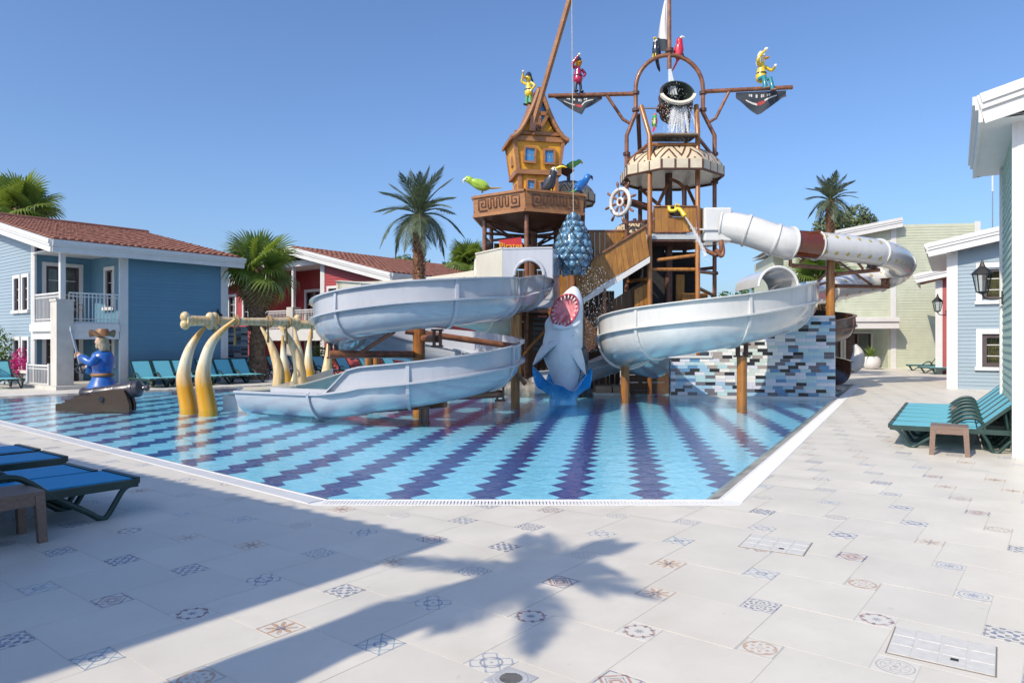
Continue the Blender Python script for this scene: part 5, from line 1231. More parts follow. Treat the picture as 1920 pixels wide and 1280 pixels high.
for s in (-1, 1):
    pr = [(s * x, z) for x, z in gp]; mb = MB(); vs = []
    for y in (-1.0, .92): vs += [(x, y, z) for x, z in pr] + [(x - s * .0, y, z + .12) for x, z in pr]
    k = len(pr); fs = []
    for i in range(k - 1): fs += [(i, i + 1, k + i + 1, k + i), (2 * k + i + 1, 2 * k + i, 3 * k + i, 3 * k + i + 1), (i, 2 * k + i, 2 * k + i + 1, i + 1), (k + i, k + i + 1, 3 * k + i + 1, 3 * k + i)]
    fs += [(0, k, 3 * k, 2 * k)]; rf = mb.add(vs, fs).build('roof', carved, HO, smooth=40)
    MB().tube([(x, -.98, z + .04) for x, z in pr], .085, 8).build('barge_board', carved, rf, smooth=40)
MB().b2((-.1, -1.0, 3.5), (.1, .92, 3.66)).build('ridge_beam', carved, HO)
def pwin(cx, cz, w, h, y, tilt, par=HO, grid=(2, 2)):
    M = Matrix.Translation((cx, y, cz)) @ Matrix.Rotation(R(tilt), 4, 'Y'); o = MB(M)
    for lo, hi in (((-w / 2 - .07, -.08, -h / 2 - .07), (-w / 2, .02, h / 2 + .07)), ((w / 2, -.08, -h / 2 - .07), (w / 2 + .07, .02, h / 2 + .07)), ((-w / 2, -.08, h / 2), (w / 2, .02, h / 2 + .07)), ((-w / 2, -.08, -h / 2 - .07), (w / 2, .02, -h / 2))): o.b2(lo, hi)
    o = o.build('window', carved, par)
    for i in range(grid[0]):
        for j in range(grid[1]):
            MB(M).b2((-w / 2 + w * i / grid[0] + .012, -.02, -h / 2 + h * j / grid[1] + .012), (-w / 2 + w * (i + 1) / grid[0] - .012, -.005, -h / 2 + h * (j + 1) / grid[1] - .012)).build('pane', paneb, o)
    MB(M).b2((-w / 2, -.004, -h / 2), (w / 2, .01, h / 2)).build('glazing', white, o)
pwin(-.38, 1.45, .36, .42, -.80, 3); pwin(.40, 1.42, .34, .40, -.80, -1); pwin(-.3, .42, .26, .40, -.66, 2); pwin(.26, .34, .3, .5, -.66, -6)
MB().add([(-.3, -.77, 2.86), (.3, -.77, 2.86), (.1, -.77, 3.3), (-.1, -.77, 3.3)], [(0, 1, 2, 3)]).build('gable_pane', paneb, HO); MB().add([(-.32, -.775, 2.8), (.32, -.775, 2.8), (0, -.775, 2.32)], [(0, 1, 2)]).build('gable_pane', paneb, HO)
hb((-.4, -.80, 2.84), (.4, -.80, 2.84)); hb((0, -.80, 2.3), (0, -.80, 2.84)); hb((-.36, -.80, 2.84), (0, -.80, 2.28)); hb((.36, -.80, 2.84), (0, -.80, 2.28))
Ml = Matrix.Rotation(R(-90), 4, 'Z'); o = MB(Ml)
for cz, hh in ((1.42, .42), (.42, .36)): MB().b2((-.93 if cz > 1 else -.80, -.18, cz - hh / 2), (-.74, .18, cz + hh / 2)).build('shutter', carved, HO)
MB().add([(.98, -.5, 1.25), (1.5, -.55, 1.05), (1.5, .5, 1.05), (.98, .5, 1.25), (.98, -.5, 1.29), (1.5, -.55, 1.09), (1.5, .5, 1.09), (.98, .5, 1.29)], [(0, 1, 2, 3), (7, 6, 5, 4), (0, 4, 5, 1), (1, 5, 6, 2), (2, 6, 7, 3), (3, 7, 4, 0)]).build('awning', rustd, HO)
# small striped canopy behind the house
CN = thing('small_canopy', 'small cream and brown dome canopy beside the tree house', 'canopy', P(1066, 356, 26.6), world=True); canopy(CN, Vector((P(1066, 356, 26.6).x, 26.6, 0)), 1.0, 6.75, .3, 7.6, 16); pipe(CN, [P(1066, 356, 26.6) + Z * -2, P(1066, 345, 26.6) + Z * .6], .07, rustd, 'post')
CN2 = thing('lower_canopy', 'low leaf-painted dome roof beside the ship wheel', 'canopy', P(1190, 430, 26.5), world=True); canopy(CN2, Vector((P(1190, 430, 26.5).x, 26.5, 0)), .95, 5.3, .22, 6.1, 16); pipe(CN2, [P(1190, 440, 26.5) + Z * -3.6, P(1190, 430, 26.5) + Z * .4], .07, rustd, 'post')
# boom with the hanging net of fish
b0_, b1_ = P(999, 236, 23.75), P(1072, -14, 22.7)
BM = thing('boom', 'long brown timber boom slanting up from the tree house gable', 'boom', b0_, world=True); MB().bar(b0_, b1_, .13, .13).build('spar', carved, BM); MB().bar(b0_ + Vector((-.02, -.03, -.2)), b0_ + Vector((.03, -.03, .3)), .16, .2).build('bracket', rustd, BM)
top_ = P(1075, 399, 22.7); pod = P(1075, 458, 22.7)
NB = thing('net_bundle', 'teardrop net bundle of glossy blue fish hanging on a rope', 'net bundle', P(1075, 517, 22.7), world=True)
MB().tube([b1_ - Z * .05, top_], .012, 6).build('rope', mat('pale_rope', (.5, .46, .36), .8), NB)
fb = mat('glossy_blue_fish', (.14, .28, .40), .18, .5, 5, coat=.7, dark=(.04, .11, .20), orand=.35)
pf_ = [(0, -1.0), (.22, -.97), (.42, -.82), (.55, -.55), (.585, -.25), (.55, .05), (.44, .33), (.29, .6), (.16, .82), (.10, .96), (.09, 1.02), (0, 1.04)]
MB(Matrix.Translation(pod)).lathe([(r * .93, z) for r, z in pf_], 24).build('bag', fb, NB, smooth=60)
def prad(z):
    for (r0, za), (r1, zb_) in zip(pf_, pf_[1:]):
        if z <= zb_: return r0 + (r1 - r0) * (z - za) / (zb_ - za)
    return 0
fish = MB().ell((0, 0, 0), (.10, .10, .155), 10, 7).mesh('fish', fb, 60)
for j in range(9):
    z = -.88 + j * .215; r = prad(z); n = max(4, int(2 * PI * r / .23))
    for i in range(n):
        a = 2 * PI * (i + .5 * (j % 2)) / n; nr = Vector((math.cos(a), math.sin(a), -.1))
        inst(fish, 'fish', NB, Matrix.Translation(pod + Vector((math.cos(a) * r * .92, math.sin(a) * r * .92, z))) @ Matrix.Rotation(a, 4, 'Z') @ Matrix.Rotation(rnd.uniform(-1.4, 1.4), 4, 'X') @ Matrix.Diagonal((1, rnd.uniform(.9, 1.3), rnd.uniform(.7, 1.05), 1)))
cordm = mat('dark_net_cord', (.03, .03, .035), .6)
for s in (-1, 1):
    for k in range(7):
        a0 = 2 * PI * k / 7; MB().tube([pod + Vector((math.cos(a0 + s * q * 2.6) * (prad(z) * 1.04 + .055), math.sin(a0 + s * q * 2.6) * (prad(z) * 1.04 + .055), z)) for q, z in ((i / 22, -.95 + 1.9 * i / 22) for i in range(23))], .014, 5).build('net_cord', cordm, NB)
mb = MB(); drops(mb, 650, lambda: P(rnd.gauss(1112, 16), rnd.uniform(500, 660), rnd.uniform(21.5, 22.8)) + Vector((rnd.gauss(0, .1), 0, 0)), .004, .010)
mb.build('dripping_spray', wdrop)['kind'] = 'stuff'
# ================================================================ statues and figures
# ---- shark leaping out of a splash
sx = 19.3 / 1330
SH = thing('shark_statue', 'great white shark statue leaping mouth-open out of a blue splash', 'shark statue', G(1052, 750) * 1, world=True); SY = 19.3
belly = mat('shark_belly', (.62, .67, .72), .3, .06, 2, coat=.3); back = mat('shark_back', (.035, .05, .075), .3, .15, 3, coat=.3)
gum = mat('shark_gum', (.45, .05, .09), .3, .2, 5, coat=.4); throat = mat('shark_throat', (.62, .22, .26), .35, .2, 8); tooth = mat('tooth_white', (.72, .68, .62), .35)
spn = [(1060, 748, 17), (1061, 725, 20), (1060, 700, 26), (1056, 672, 33), (1056, 645, 35), (1058, 622, 33), (1058, 606, 33), (1063, 590, 29), (1068, 570, 24), (1072, 554, 17), (1075, 543, 10), (1076, 537, 3)]
sp3 = spline([Vector((p[0], p[1], p[2] * 1.1)) for p in spn], 6); NS = 44
def ringpt(i, k):
    u, v, hw = sp3[i]; a = 2 * PI * k / NS
    return P(u, v, SY) + Vector((math.cos(a) * hw * sx, math.sin(a) * hw * sx * .92, 0))
MC, MA = (1057.5, 583), R(62)                       # mouth centre and long-axis tilt in the statue's front plane
def mloc(p):
    u, v = 960 + p.x / sx, 640 - (p.z - 1.6) / sx; du, dv = u - MC[0], -(v - MC[1])
    return (du * math.cos(MA) + dv * math.sin(MA)) / 31.5, (-du * math.sin(MA) + dv * math.cos(MA)) / 21.5
mb = MB(); nr = len(sp3)
mb.v = [ringpt(i, k) for i in range(nr) for k in range(NS)]
for i in range(nr - 1):
    for k in range(NS):
        f = (i * NS + k, i * NS + (k + 1) % NS, (i + 1) * NS + (k + 1) % NS, (i + 1) * NS + k); c = sum((mb.v[q] for q in f), Vector()) / 4
        a, b_ = mloc(c); a_deg = 360 * (k + .5) / NS
        if a * a + b_ * b_ < 1 and 180 < a_deg < 360: continue
        mb.f.append(f); mb.mi.append(1 if (a_deg < 172 or a_deg > 338) else 0)
mb.f.append(tuple((nr - 1) * NS + k for k in range(NS))); mb.mi.append(0)
mb.build('body', [belly, back], SH, smooth=60)
def surf(u, v):
    best = min(range(nr), key=lambda i: abs(sp3[i].y - v)); cu, _, hw = sp3[best]; q = max(0, 1 - ((u - cu) / max(hw, 1)) ** 2)
    return SY - hw * sx * .92 * math.sqrt(q)
def mpt(r, a, dep=0):
    x, y = r * 31.5 * math.cos(a), r * 21.5 * math.sin(a); u = MC[0] + x * math.cos(MA) - y * math.sin(MA); v = MC[1] - (x * math.sin(MA) + y * math.cos(MA))
    return Vector(((u - 960) * sx, surf(u, v) + dep, 1.6 + (640 - v) * sx))
mb = MB(); RN = [(1.06, -.012), (1.0, .0), (.92, .07), (.7, .2), (.4, .3), (.05, .33)]
for r, dpt in RN: mb.v += [mpt(r, 2 * PI * k / 36, dpt) for k in range(36)]
for i in range(len(RN) - 1):
    for k in range(36): mb.f.append((i * 36 + k, i * 36 + (k + 1) % 36, (i + 1) * 36 + (k + 1) % 36, (i + 1) * 36 + k)); mb.mi.append(0 if i < 2 else 1)
mb.f.append(tuple(5 * 36 + k for k in range(36))); mb.mi.append(1); mth = mb.build('mouth', [gum, throat], SH, smooth=60)
MB().tube([mpt(1.03, 2 * PI * k / 36, -.01) for k in range(36)], .028, 8, closed=True).build('lips', gum, SH, smooth=60)
for k in range(20):
    a = 2 * PI * k / 20; p = mpt(.96, a, .02); q = mpt(.74, a, .03); MB().tube([p, p.lerp(q, .6), q], [.026, .016, .002], 6).build('tooth', tooth, mth, smooth=60)
MB().tube(spline([mpt(.85, PI, .1), mpt(.4, PI, .1), mpt(.1, PI * .9, .16)], 4), [.10, .11, .11, .12, .12, .11, .10, .08, .03], 10, flat=.6).build('tongue', throat, mth, smooth=60)
MB().tube(spline([P(1040, 612, SY - .42), P(1030, 608, SY - .35), P(1050, 614, SY - .47), P(1075, 611, SY - .4), P(1085, 604, SY - .28)], 4)[6:], .07, 10).build('jaw', belly, SH, smooth=60)
for pts_, rr_ in (([P(1042, 640, SY - .2), P(1026, 650, SY - .25), P(1011, 668, SY - .25), P(999, 684, SY - .2)], [.30, .36, .24, .03]), ([P(1076, 640, SY - .15), P(1084, 660, SY - .25), P(1092, 682, SY - .3), P(1098, 702, SY - .28)], [.30, .32, .20, .02])):
    k = spline([Vector(p) for p in pts_], 5); rs = [rr_[min(3, i // 5)] + (rr_[min(3, i // 5 + 1)] - rr_[min(3, i // 5)]) * (i % 5) / 5 for i in range(len(k))]
    MB().tube(k, rs, 12, flat=.35).build('pectoral_fin', belly, SH, smooth=60)
    MB().tube([p + Vector((.05, .05, .01)) for p in k], [r * .96 for r in rs], 12, flat=.35).build('fin_back', back, SH, smooth=60)
MB().tube(spline([P(1072, 610, SY + .5), P(1090, 640, SY + .85), P(1084, 665, SY + .5)], 4), [.05, .08, .12, .12, .1, .1, .08, .06, .03], 8, flat=.3).build('dorsal_fin', back, SH, smooth=60)
for k in range(3): MB().tube([P(1068 + k * 3, 634 - k * 2, SY - .47), P(1079 + k, 630 - k * 4, SY - .34)], .008, 5).build('gill_slit', dark, SH)
MB().ell(P(1085, 590, SY - .22), (.03, .03, .03), 10, 8).build('eye', dark, SH, smooth=60)
spm, nt, b = base('splash_blue'); v = coord(nt); s3 = nt.nodes.new('ShaderNodeSeparateXYZ'); nt.links.new(v, s3.inputs[0])
nz = noise(nt, v, 6, 4); cs = mixc(nt, ramp(nt, N(nt, s3.outputs[2]) + nz * .35, .05, .6), (.20, .60, .84), (.02, .29, .70)); cs = mixc(nt, ramp(nt, nz, .62, .75) * .6, cs, (.45, .68, .82))
nt.links.new(cs, b.inputs['Base Color']); b.inputs['Roughness'].default_value = .15; b.inputs['Coat Weight'].default_value = .6
mb = MB(); NA, NT = 60, 12; c0 = Vector((P(1056, 750, SY).x, SY, -.1))
for lay in (0, 1):
    for j in range(NT + 1):
        for k in range(NA):
            a = 2 * PI * k / NA; t = j / NT; h = .58 + .34 * abs(math.sin(a * 2.5 + .5)) ** 2 + .1 * math.sin(a * 7) - .22 * max(0, -math.sin(a)); r = .34 - .06 * math.sin(t * PI) + (.26 + .12 * abs(math.sin(a * 2.5 + .5))) * t * t - lay * .03
            mb.v.append(c0 + Vector((math.cos(a) * r * 1.18, math.sin(a) * r * 1.1, h * t)))
for lay in (0, 1):
    o_ = lay * NA * (NT + 1)
    for j in range(NT):
        for k in range(NA): mb.f.append((o_ + j * NA + k, o_ + j * NA + (k + 1) % NA, o_ + (j + 1) * NA + (k + 1) % NA, o_ + (j + 1) * NA + k)); mb.mi.append(0)
for k in range(NA): mb.f.append((NT * NA + k, NT * NA + (k + 1) % NA, NA * (NT + 1) + NT * NA + (k + 1) % NA, NA * (NT + 1) + NT * NA + k)); mb.mi.append(0)
mb.build('splash', spm, SH, smooth=70)

# ---- birds
def C_(name, col): return mat('bird_' + name, col, .28, .1, 6, coat=.5)
bk, wt, ye, rd, gr, bl, lg = C_('black', (.02, .02, .03)), C_('white', (.7, .7, .66)), C_('yellow', (.72, .52, .02)), C_('red', (.55, .015, .04)), C_('green', (.10, .42, .08)), C_('blue', (.02, .16, .50)), C_('lime', (.38, .58, .06))
def bird(label, loc, rz, s, body, wing, tail, beak, face, long=False, name='parrot_statue', lean=0, cat='bird statue', vent=None):
    """faces local +X, perched at the origin"""
    t = thing(name, label, cat, loc, rz, None, s); T = Matrix.Rotation(R(lean), 4, 'Y')
    ax_ = spline([(-.22, 0, .02), (-.12, 0, .12), (.02, 0, .26), (.12, 0, .42), (.18, 0, .54), (.2, 0, .62), (.2, 0, .68)], 4)
    rs = [.03 + .12 * math.sin(min(1, i / 10) * PI / 2) for i in range(len(ax_))]
    n = len(ax_); rs = [(.035, .05, .08, .105, .125, .135, .14, .14, .138, .135, .13, .122, .115, .11, .108, .108, .11, .112, .112, .11, .1, .09, .075, .05, .01)[i] for i in range(n)]
    MB(T).tube(ax_, rs, 14).build('body', body, t, smooth=70)
    MB(T).ell((.215, 0, .60), (.105, .1, .11), 14, 10).build('face', face, t, smooth=60)
    L = .34 if long else .14
    MB(T).tube(spline([(.27, 0, .63), (.27 + L * .6, 0, .64), (.27 + L, 0, .56 if long else .54)], 5), [.065, .07, .07, .066, .06, .054, .048, .04, .03, .018, .006] , 10, flat=.7).build('beak', beak, t, smooth=60)
    for q in (-1, 1):
        MB(T).ell((-.03, q * .115, .30), (.26, .035, .11), 14, 8, Matrix.Rotation(R(-48), 4, 'Y')).build('wing', wing, t, smooth=60)
        MB(T).ell((.25, q * .085, .63), (.022, .022, .022), 8, 6).build('eye', bk, t, smooth=60)
        MB().tube([(0, q * .05, .14), (.02, q * .05, .02), (.09, q * .05, 0)], [.022, .02, .012], 6).build('foot', ye if beak is ye else bk, t, smooth=60)
    MB(T).tube([(-.1, 0, .14), (-.26, 0, .0), (-.44, 0, -.1), (-.56, 0, -.15)], [.07, .075, .06, .02], 8, flat=.35).build('tail', tail, t, smooth=60)
    if vent: MB(T).ell((.07, 0, .26), (.1, .09, .17), 12, 8, Matrix.Rotation(R(35), 4, 'Y')).build('breast', vent, t, smooth=60)
    return t
bird('lime green parrot statue with yellow tail perched on the carved deck edge', P(908, 361, 24.2), R(188), 1.1, lg, lg, ye, wt, lg, lean=32)
bird('black toucan statue with big yellow beak on the deck before the tree house', P(1034, 362, 23.4), R(-25), 1.15, bk, bk, bk, ye, wt, True, 'toucan_statue', -12)
bird('blue parrot statue with green and yellow tail on the carved deck edge', P(1088, 362, 23.8), R(25), 1.0, bl, bl, gr, bk, bl, lean=8, vent=ye)
bird('black toucan statue perched on the tower arch beside the mast flag', P(1227, 108, 25), R(230), .95, bk, bk, bk, ye, wt, False, 'toucan_statue', -30)
bird('scarlet macaw statue perched high on the tower arch', P(1280, 108, 25), R(-35), 1.0, rd, rd, rd, wt, rd, lean=-30)
bird('small green and red parrot statue hanging below the tipping bucket', P(1229, 238, 24.2), R(60), .6, gr, rd, rd, wt, rd, lean=-30)
bird('green and red parrot statue behind the tree house awning', P(1068, 318, 25.2), R(15), .75, gr, gr, rd, ye, lg, lean=30)

# ---- cartoon pirate birds
def pirate_bird(label, loc, rz, s, coat, legs, hat, sit=False, head=None):
    t = thing('pirate_bird_figure', label, 'figure', loc, rz, None, s); z0 = .0 if not sit else -.22
    MB().tube(spline([(0, 0, .30 + z0), (-.02, 0, .45 + z0), (-.02, 0, .62 + z0), (0, 0, .78 + z0), (.02, 0, .88 + z0)], 4), [.07, .11, .14, .155, .16, .155, .15, .14, .13, .12, .11, .10, .09, .08, .07, .07, .07], 14).build('body', coat, t, smooth=70)
    MB().ell((.03, 0, .98 + z0), (.115, .11, .13), 14, 10).build('head', head or ye, t, smooth=60)
    MB().tube([(.1, 0, .97 + z0), (.2, 0, .95 + z0), (.28, 0, .97 + z0)], [.06, .06, .02], 10, flat=.5).build('beak', orange, t, smooth=60)
    MB().lathe([(.0, .2), (.06, .19), (.115, .1), (.125, .02), (.14, 0), (.0, .0)], 16, Matrix.Translation((0, 0, 1.02 + z0)) @ Matrix.Rotation(R(-8), 4, 'Y')).build('hat', hat, t, smooth=50)
    MB().tube([(-.1, 0, 1.04 + z0), (-.2, .03, .95 + z0), (-.22, .04, .86 + z0)], [.05, .04, .01], 8).build('scarf_knot', hat, t, smooth=60)
    # one wing arm raised to shade the eyes, one on the hip
    MB().tube(spline([(0, -.12, .80 + z0), (.08, -.24, .90 + z0), (.14, -.16, 1.06 + z0), (.2, -.08, 1.16 + z0)], 4), [.05] * 6 + [.045] * 4 + [.035] * 3, 8).build('arm', coat, t, smooth=60)
    MB().ell((.22, -.06, 1.19 + z0), (.07, .05, .05), 10, 8).build('hand', wt, t, smooth=60)
    MB().tube(spline([(0, .12, .80 + z0), (-.02, .27, .66 + z0), (.02, .15, .52 + z0)] if not sit else [(0, .12, .8 + z0), (.14, .26, .66 + z0), (.28, .24, .72 + z0)], 4), [.05] * 5 + [.04] * 4, 8).build('arm', coat, t, smooth=60)
    MB().ell((.03, .14, .5 + z0) if not sit else (.3, .24, .74 + z0), (.05, .05, .05), 10, 8).build('hand', wt, t, smooth=60)
    for q in (-1, 1):
        leg = [(0, q * .07, .36), (.01, q * .09, .2), (0, q * .1, .03)] if not sit else [(0, q * .1, .16), (.2, q * .14, .16), (.26, q * .15, -.1), (.26, q * .15, -.2)]
        MB().tube(leg, .048 if not sit else .065, 8).build('leg', legs, t, smooth=60); e = Vector(leg[-1])
        MB().ell(e + Vector((.06, 0, -.01)), (.12, .07, .04), 12, 6).build('shoe', bk if not sit else rust, t, smooth=60)
    MB().torus(.14, .02, 20, 6, Matrix.Translation((-.01, 0, .56 + z0))).build('belt', bk, t, smooth=60)
    return t
navy_ = C_('navy', (.02, .03, .06)); brn = C_('brown', (.22, .10, .04)); teal_ = C_('teal', (.02, .22, .26))
pirate_bird('yellow bird figure in a dark pirate hat standing on the tree house roof', P(991, 197, 24.2), R(230), .92, ye, gr, navy_)
pirate_bird('bird figure in a crimson pirate coat standing on the yard with the ragged flag', P(1084, 174, 25), R(-70), 1.05, C_('crimson', (.42, .01, .07)), bk, bk, head=orange)
pirate_bird('yellow-coated pirate bird figure sitting on the yard over the larger flag', P(1428, 160, 25), R(-60), 1.2, ye, teal_, wt, sit=True, head=wt)
MB().lathe([(.0, 0), (.3, 0), (.3, .03), (0, .03)], 16).v

# ---- pirate captain with raised sword
pc = Vector((P(192, 722, 20).x, 20, .06)); t = thing('pirate_statue', 'pirate captain statue in blue coat and brown tricorn raising a silver sword', 'statue', pc, R(180), None, 1.2)
coat = mat('captain_coat', (.015, .10, .38), .3, .2, 5, coat=.4); skin = mat('statue_skin', (.55, .36, .26), .45, .08, 8); hair = mat('statue_hair', (.42, .36, .24), .6, .25, 20); leather = mat('brown_leather', (.26, .12, .04), .5, .25, 8); shirt = mat('captain_shirt', (.50, .58, .58), .5, .1, 6); silver = mat('silver_blade', (.45, .50, .55), .3, .08, 6, metal=.6)
MB(Matrix.Diagonal((1.0, .85, 1, 1))).lathe([(.42, -.1), (.38, .1), (.3, .28), (.22, .44), (.2, .5), (.22, .62), (.25, .78), (.25, .92), (.2, 1.02), (.1, 1.07), (.07, 1.12), (.07, 1.18), (0, 1.18)], 26).build('body', coat, t, smooth=70)
MB(Matrix.Diagonal((1.0, .5, 1, 1))).lathe([(.425, -.1), (.385, .1), (.305, .28), (.225, .46)], 12, Matrix.Rotation(0, 4, 'Z'), a0=R(-60), a1=R(60)).build('coat_front', shirt, t, smooth=70)
MB(Matrix.Diagonal((1, .87, 1, 1))).torus(.215, .04, 26, 8, Matrix.Translation((0, 0, .5))).build('belt', leather, t, smooth=60); MB().box((.21, 0, .5), (.04, .1, .1)).build('buckle', mat('brass', (.55, .36, .08), .3, .1, 6, metal=.8), t)
hd = MB(); hd.tube(spline([(.02, 0, 1.12), (.02, 0, 1.2), (.03, 0, 1.3), (.02, 0, 1.4)], 4), [.07, .075, .08, .09, .105, .115, .12, .122, .12, .115, .11, .1, .07], 14); hd.ell((.145, 0, 1.27), (.04, .022, .035), 8, 6); hd.build('head', skin, t, smooth=70)
for q in (-1, 1): MB().ell((.125, q * .045, 1.30), (.014, .018, .012), 8, 6).build('eye', bk, t, smooth=60)
MB().box((.14, 0, 1.22), (.02, .06, .014)).build('mouth', rd, t); MB().ell((.11, 0, 1.17), (.05, .05, .07), 10, 8).build('beard', hair, t, smooth=60)
mb = MB()
for k in range(16): a = R(108 + k * 9.6); mb.tube([(.02 + .11 * math.cos(a), .11 * math.sin(a), 1.36), (.02 + .14 * math.cos(a), .14 * math.sin(a), 1.2), (.0 + .15 * math.cos(a), .16 * math.sin(a), 1.06)], [.04, .035, .012], 6)
mb.build('hair', hair, t, smooth=60)
mb = MB(); K2 = 36
for j, (r_, z_) in enumerate(((.0, .2), (.1, .2), (.14, .12), (.15, .03), (.26, .0), (.27, .01))):
    for k in range(K2):
        a = 2 * PI * k / K2; lift = (.17 * abs(math.sin(1.5 * a)) ** .8 if j >= 4 else 0); rr_ = r_ * (1 - .12 * abs(math.sin(1.5 * a)) if j >= 4 else 1); mb.v.append(Vector((.0 + rr_ * math.cos(a) * 1.15, rr_ * math.sin(a), 1.38 + z_ + lift)))
for j in range(5):
    for k in range(K2): mb.f.append((j * K2 + k, j * K2 + (k + 1) % K2, (j + 1) * K2 + (k + 1) % K2, (j + 1) * K2 + k)); mb.mi.append(0)
mb.build('tricorn_hat', leather, t, smooth=60)
def arm(pts_, rr_, m): return MB().tube(spline(pts_, 4), rr_, 12).build('sleeve', m, t, smooth=60)
arm([(.0, -.22, .94), (.08, -.3, .72), (.3, -.24, .62), (.46, -.18, .66)], [.11, .11, .105, .10, .10, .10, .11, .115, .12, .13, .14, .14, .13], coat)
arm([(.0, .22, .94), (.1, .26, .8), (.28, .2, .86), (.42, .14, .92)], [.1, .1, .095, .09, .09, .09, .09, .1, .1, .1, .1, .09, .08], coat)
def fist(c, up):
    h = MB(); c = Vector(c); h.ell(c, (.06, .045, .055), 12, 8); h.tube([c - Vector((.1, 0, 0)), c], .045, 10); h.build('hand', skin, t, smooth=70); hnd = KIDS[t.name][-1]
    for k in range(4): MB().tube([c + Vector((.02, -.035, .04 - k * .026)), c + Vector((.075, -.03, .04 - k * .026)), c + Vector((.085, .015, .038 - k * .026)), c + Vector((.05, .04, .036 - k * .026))], .0135, 7).build('finger', skin, hnd, smooth=60)
    MB().tube([c + Vector((-.02, -.02, .05)), c + Vector((.04, -.02, .075)), c + Vector((.07, .02, .06))], .016, 7).build('thumb', skin, hnd, smooth=60)
fist((.54, -.16, .68), 1); fist((.48, .12, .95), 1)
sw = MB(); a, b_ = Vector((.58, -.14, .62)), Vector((.80, -.06, 1.66)); dr = (b_ - a).normalized()
sw.bar(a + dr * .12, b_ - dr * .12, .075, .018, up=(1, 0, 0)); sw.tube([b_ - dr * .12, b_], [.035, .004], 6); sw.build('sword_blade', silver, t); MB().tube([a - dr * .1, a + dr * .12], .024, 8).build('sword_grip', bk, t, smooth=50); MB().tube(spline([a - dr * .1, a + Vector((.12, 0, -.03)), a + dr * .12], 5), .02, 8).build('hand_guard', bk, t, smooth=50); MB().lathe([(.02, 0), (.09, .02), (.1, .04), (.02, .03)], 14, Matrix.Translation(a + dr * .1)).build('guard', bk, t, smooth=50)

# ---- ship's cannon on a stepped carriage
cy = 17.4; cs_ = cy / 1330; t = thing('cannon', 'dark ship cannon on a stepped brown wooden carriage at the pool edge', 'cannon', P(180, 762, cy) * 1, world=True)
gun = mat('gun_metal', (.055, .05, .065), .35, .2, 6, coat=.3); carr = wood('carriage_wood', (.05, .026, .014), (.02, .011, .007), .6, 0, 3, .1, .1)
prof_ = [(105, 772), (105, 757), (122, 757), (123, 749), (139, 749), (140, 741), (166, 741), (172, 737), (184, 738), (192, 733), (206, 731), (232, 731), (238, 743), (243, 760), (243, 772)]
for dy in (-.02, .42):
    off = -.06 if dy < .1 else -.3; mb = MB(); pv = [((u - 960) * cs_ + (0 if dy < .1 else -.12), 1.6 + (640 - v) * cs_) for u, v in prof_]; n = len(pv)
    mb.add([(x, cy + dy, z) for x, z in pv] + [(x, cy + dy + .12, z) for x, z in pv], [tuple(range(n)), tuple(range(2 * n - 1, n - 1, -1))] + [(k, (k + 1) % n, n + (k + 1) % n, n + k) for k in range(n)]); mb.build('carriage_cheek', carr, t)
MB().b2(P(125, 768, cy + .1), P(238, 752, cy + .42) ).build('carriage_bed', carr, t)
MB().tube([P(189, 748, cy - .07), P(189, 748, cy + .6)], .055, 14).build('axle_bolt', gun, t, smooth=40)
a, b_ = P(154, 739, cy + .27), P(264, 728, cy + .27); dr = (b_ - a)
Mx = Matrix.Translation(a) @ dr.to_track_quat('Z', 'Y').to_matrix().to_4x4(); L = dr.length
MB(Mx).lathe([(.07, .12), (.085, 0), (.15, 0), (.165, .04), (.15, .09), (.13, .14), (.13, .3), (.15, .32), (.15, .36), (.14, .38), (.16, .8), (.18, .82), (.18, .87), (.17, .9), (.185, L - .25), (.21, L - .22), (.21, L - .16), (.195, L - .14), (.215, L - .1), (.2, L - .03), (.12, L + .02), (.05, L + .05), (.05, L + .1), (.08, L + .13), (.07, L + .19), (0, L + .21)], 28).build('barrel', gun, t, smooth=35)

# ---- giant tusks and bones
tuskm, nt, b = base('tusk_paint'); v = coord(nt, 'Generated'); s3 = nt.nodes.new('ShaderNodeSeparateXYZ'); nt.links.new(v, s3.inputs[0]); hz = N(nt, s3.outputs[2]); ov_ = coord(nt)
st_ = noise(nt, ov_, 7, 5, .6, (3, 3, .35)); k1 = ramp(nt, hz + st_ * .35, .56, .80); k2 = ramp(nt, hz + st_ * .3, .88, 1.05)
cs = mixc(nt, k1, (.56, .27, .012), (.70, .64, .48)); cs = mixc(nt, k2, cs, (.52, .29, .06)); cs = mixc(nt, ramp(nt, st_, .56, .66) * .45, cs, (.50, .30, .10))
nt.links.new(cs, b.inputs['Base Color']); b.inputs['Roughness'].default_value = .28; b.inputs['Coat Weight'].default_value = .5
tuskp = mat('pale_tusk_paint', (.66, .58, .40), .3, .14, 4, coat=.4, stretch=(3, 3, .4), dark=(.52, .30, .06))
def tusk(label, pts_, Ys, w0, m=None):
    ps = [P(u, v, y) for (u, v), y in zip(pts_, Ys)]; dn = (ps[0] - ps[1]).normalized(); ps = [ps[0] + dn * .45] + ps; k = spline(ps, 5); n = len(k)
    base_ = Vector((k[0].x, k[0].y, 0)); t_ = MB(); rs = [w0 * (1 - .86 * (i / (n - 1)) ** 1.25) for i in range(n)]
    t_.tube([p - base_ for p in k], rs, 16); o = t_.build('tusk', m or tuskm, None, smooth=60); o.location = base_; return tag(o, label, 'tusk', 'giant tusks in the pool')
tusk('outermost golden tusk of the arch, beside the cannon', [(354, 764), (345, 715), (346, 689), (356, 654), (371, 629), (386, 612)], [17.3] * 4 + [17.4, 17.5], .23)
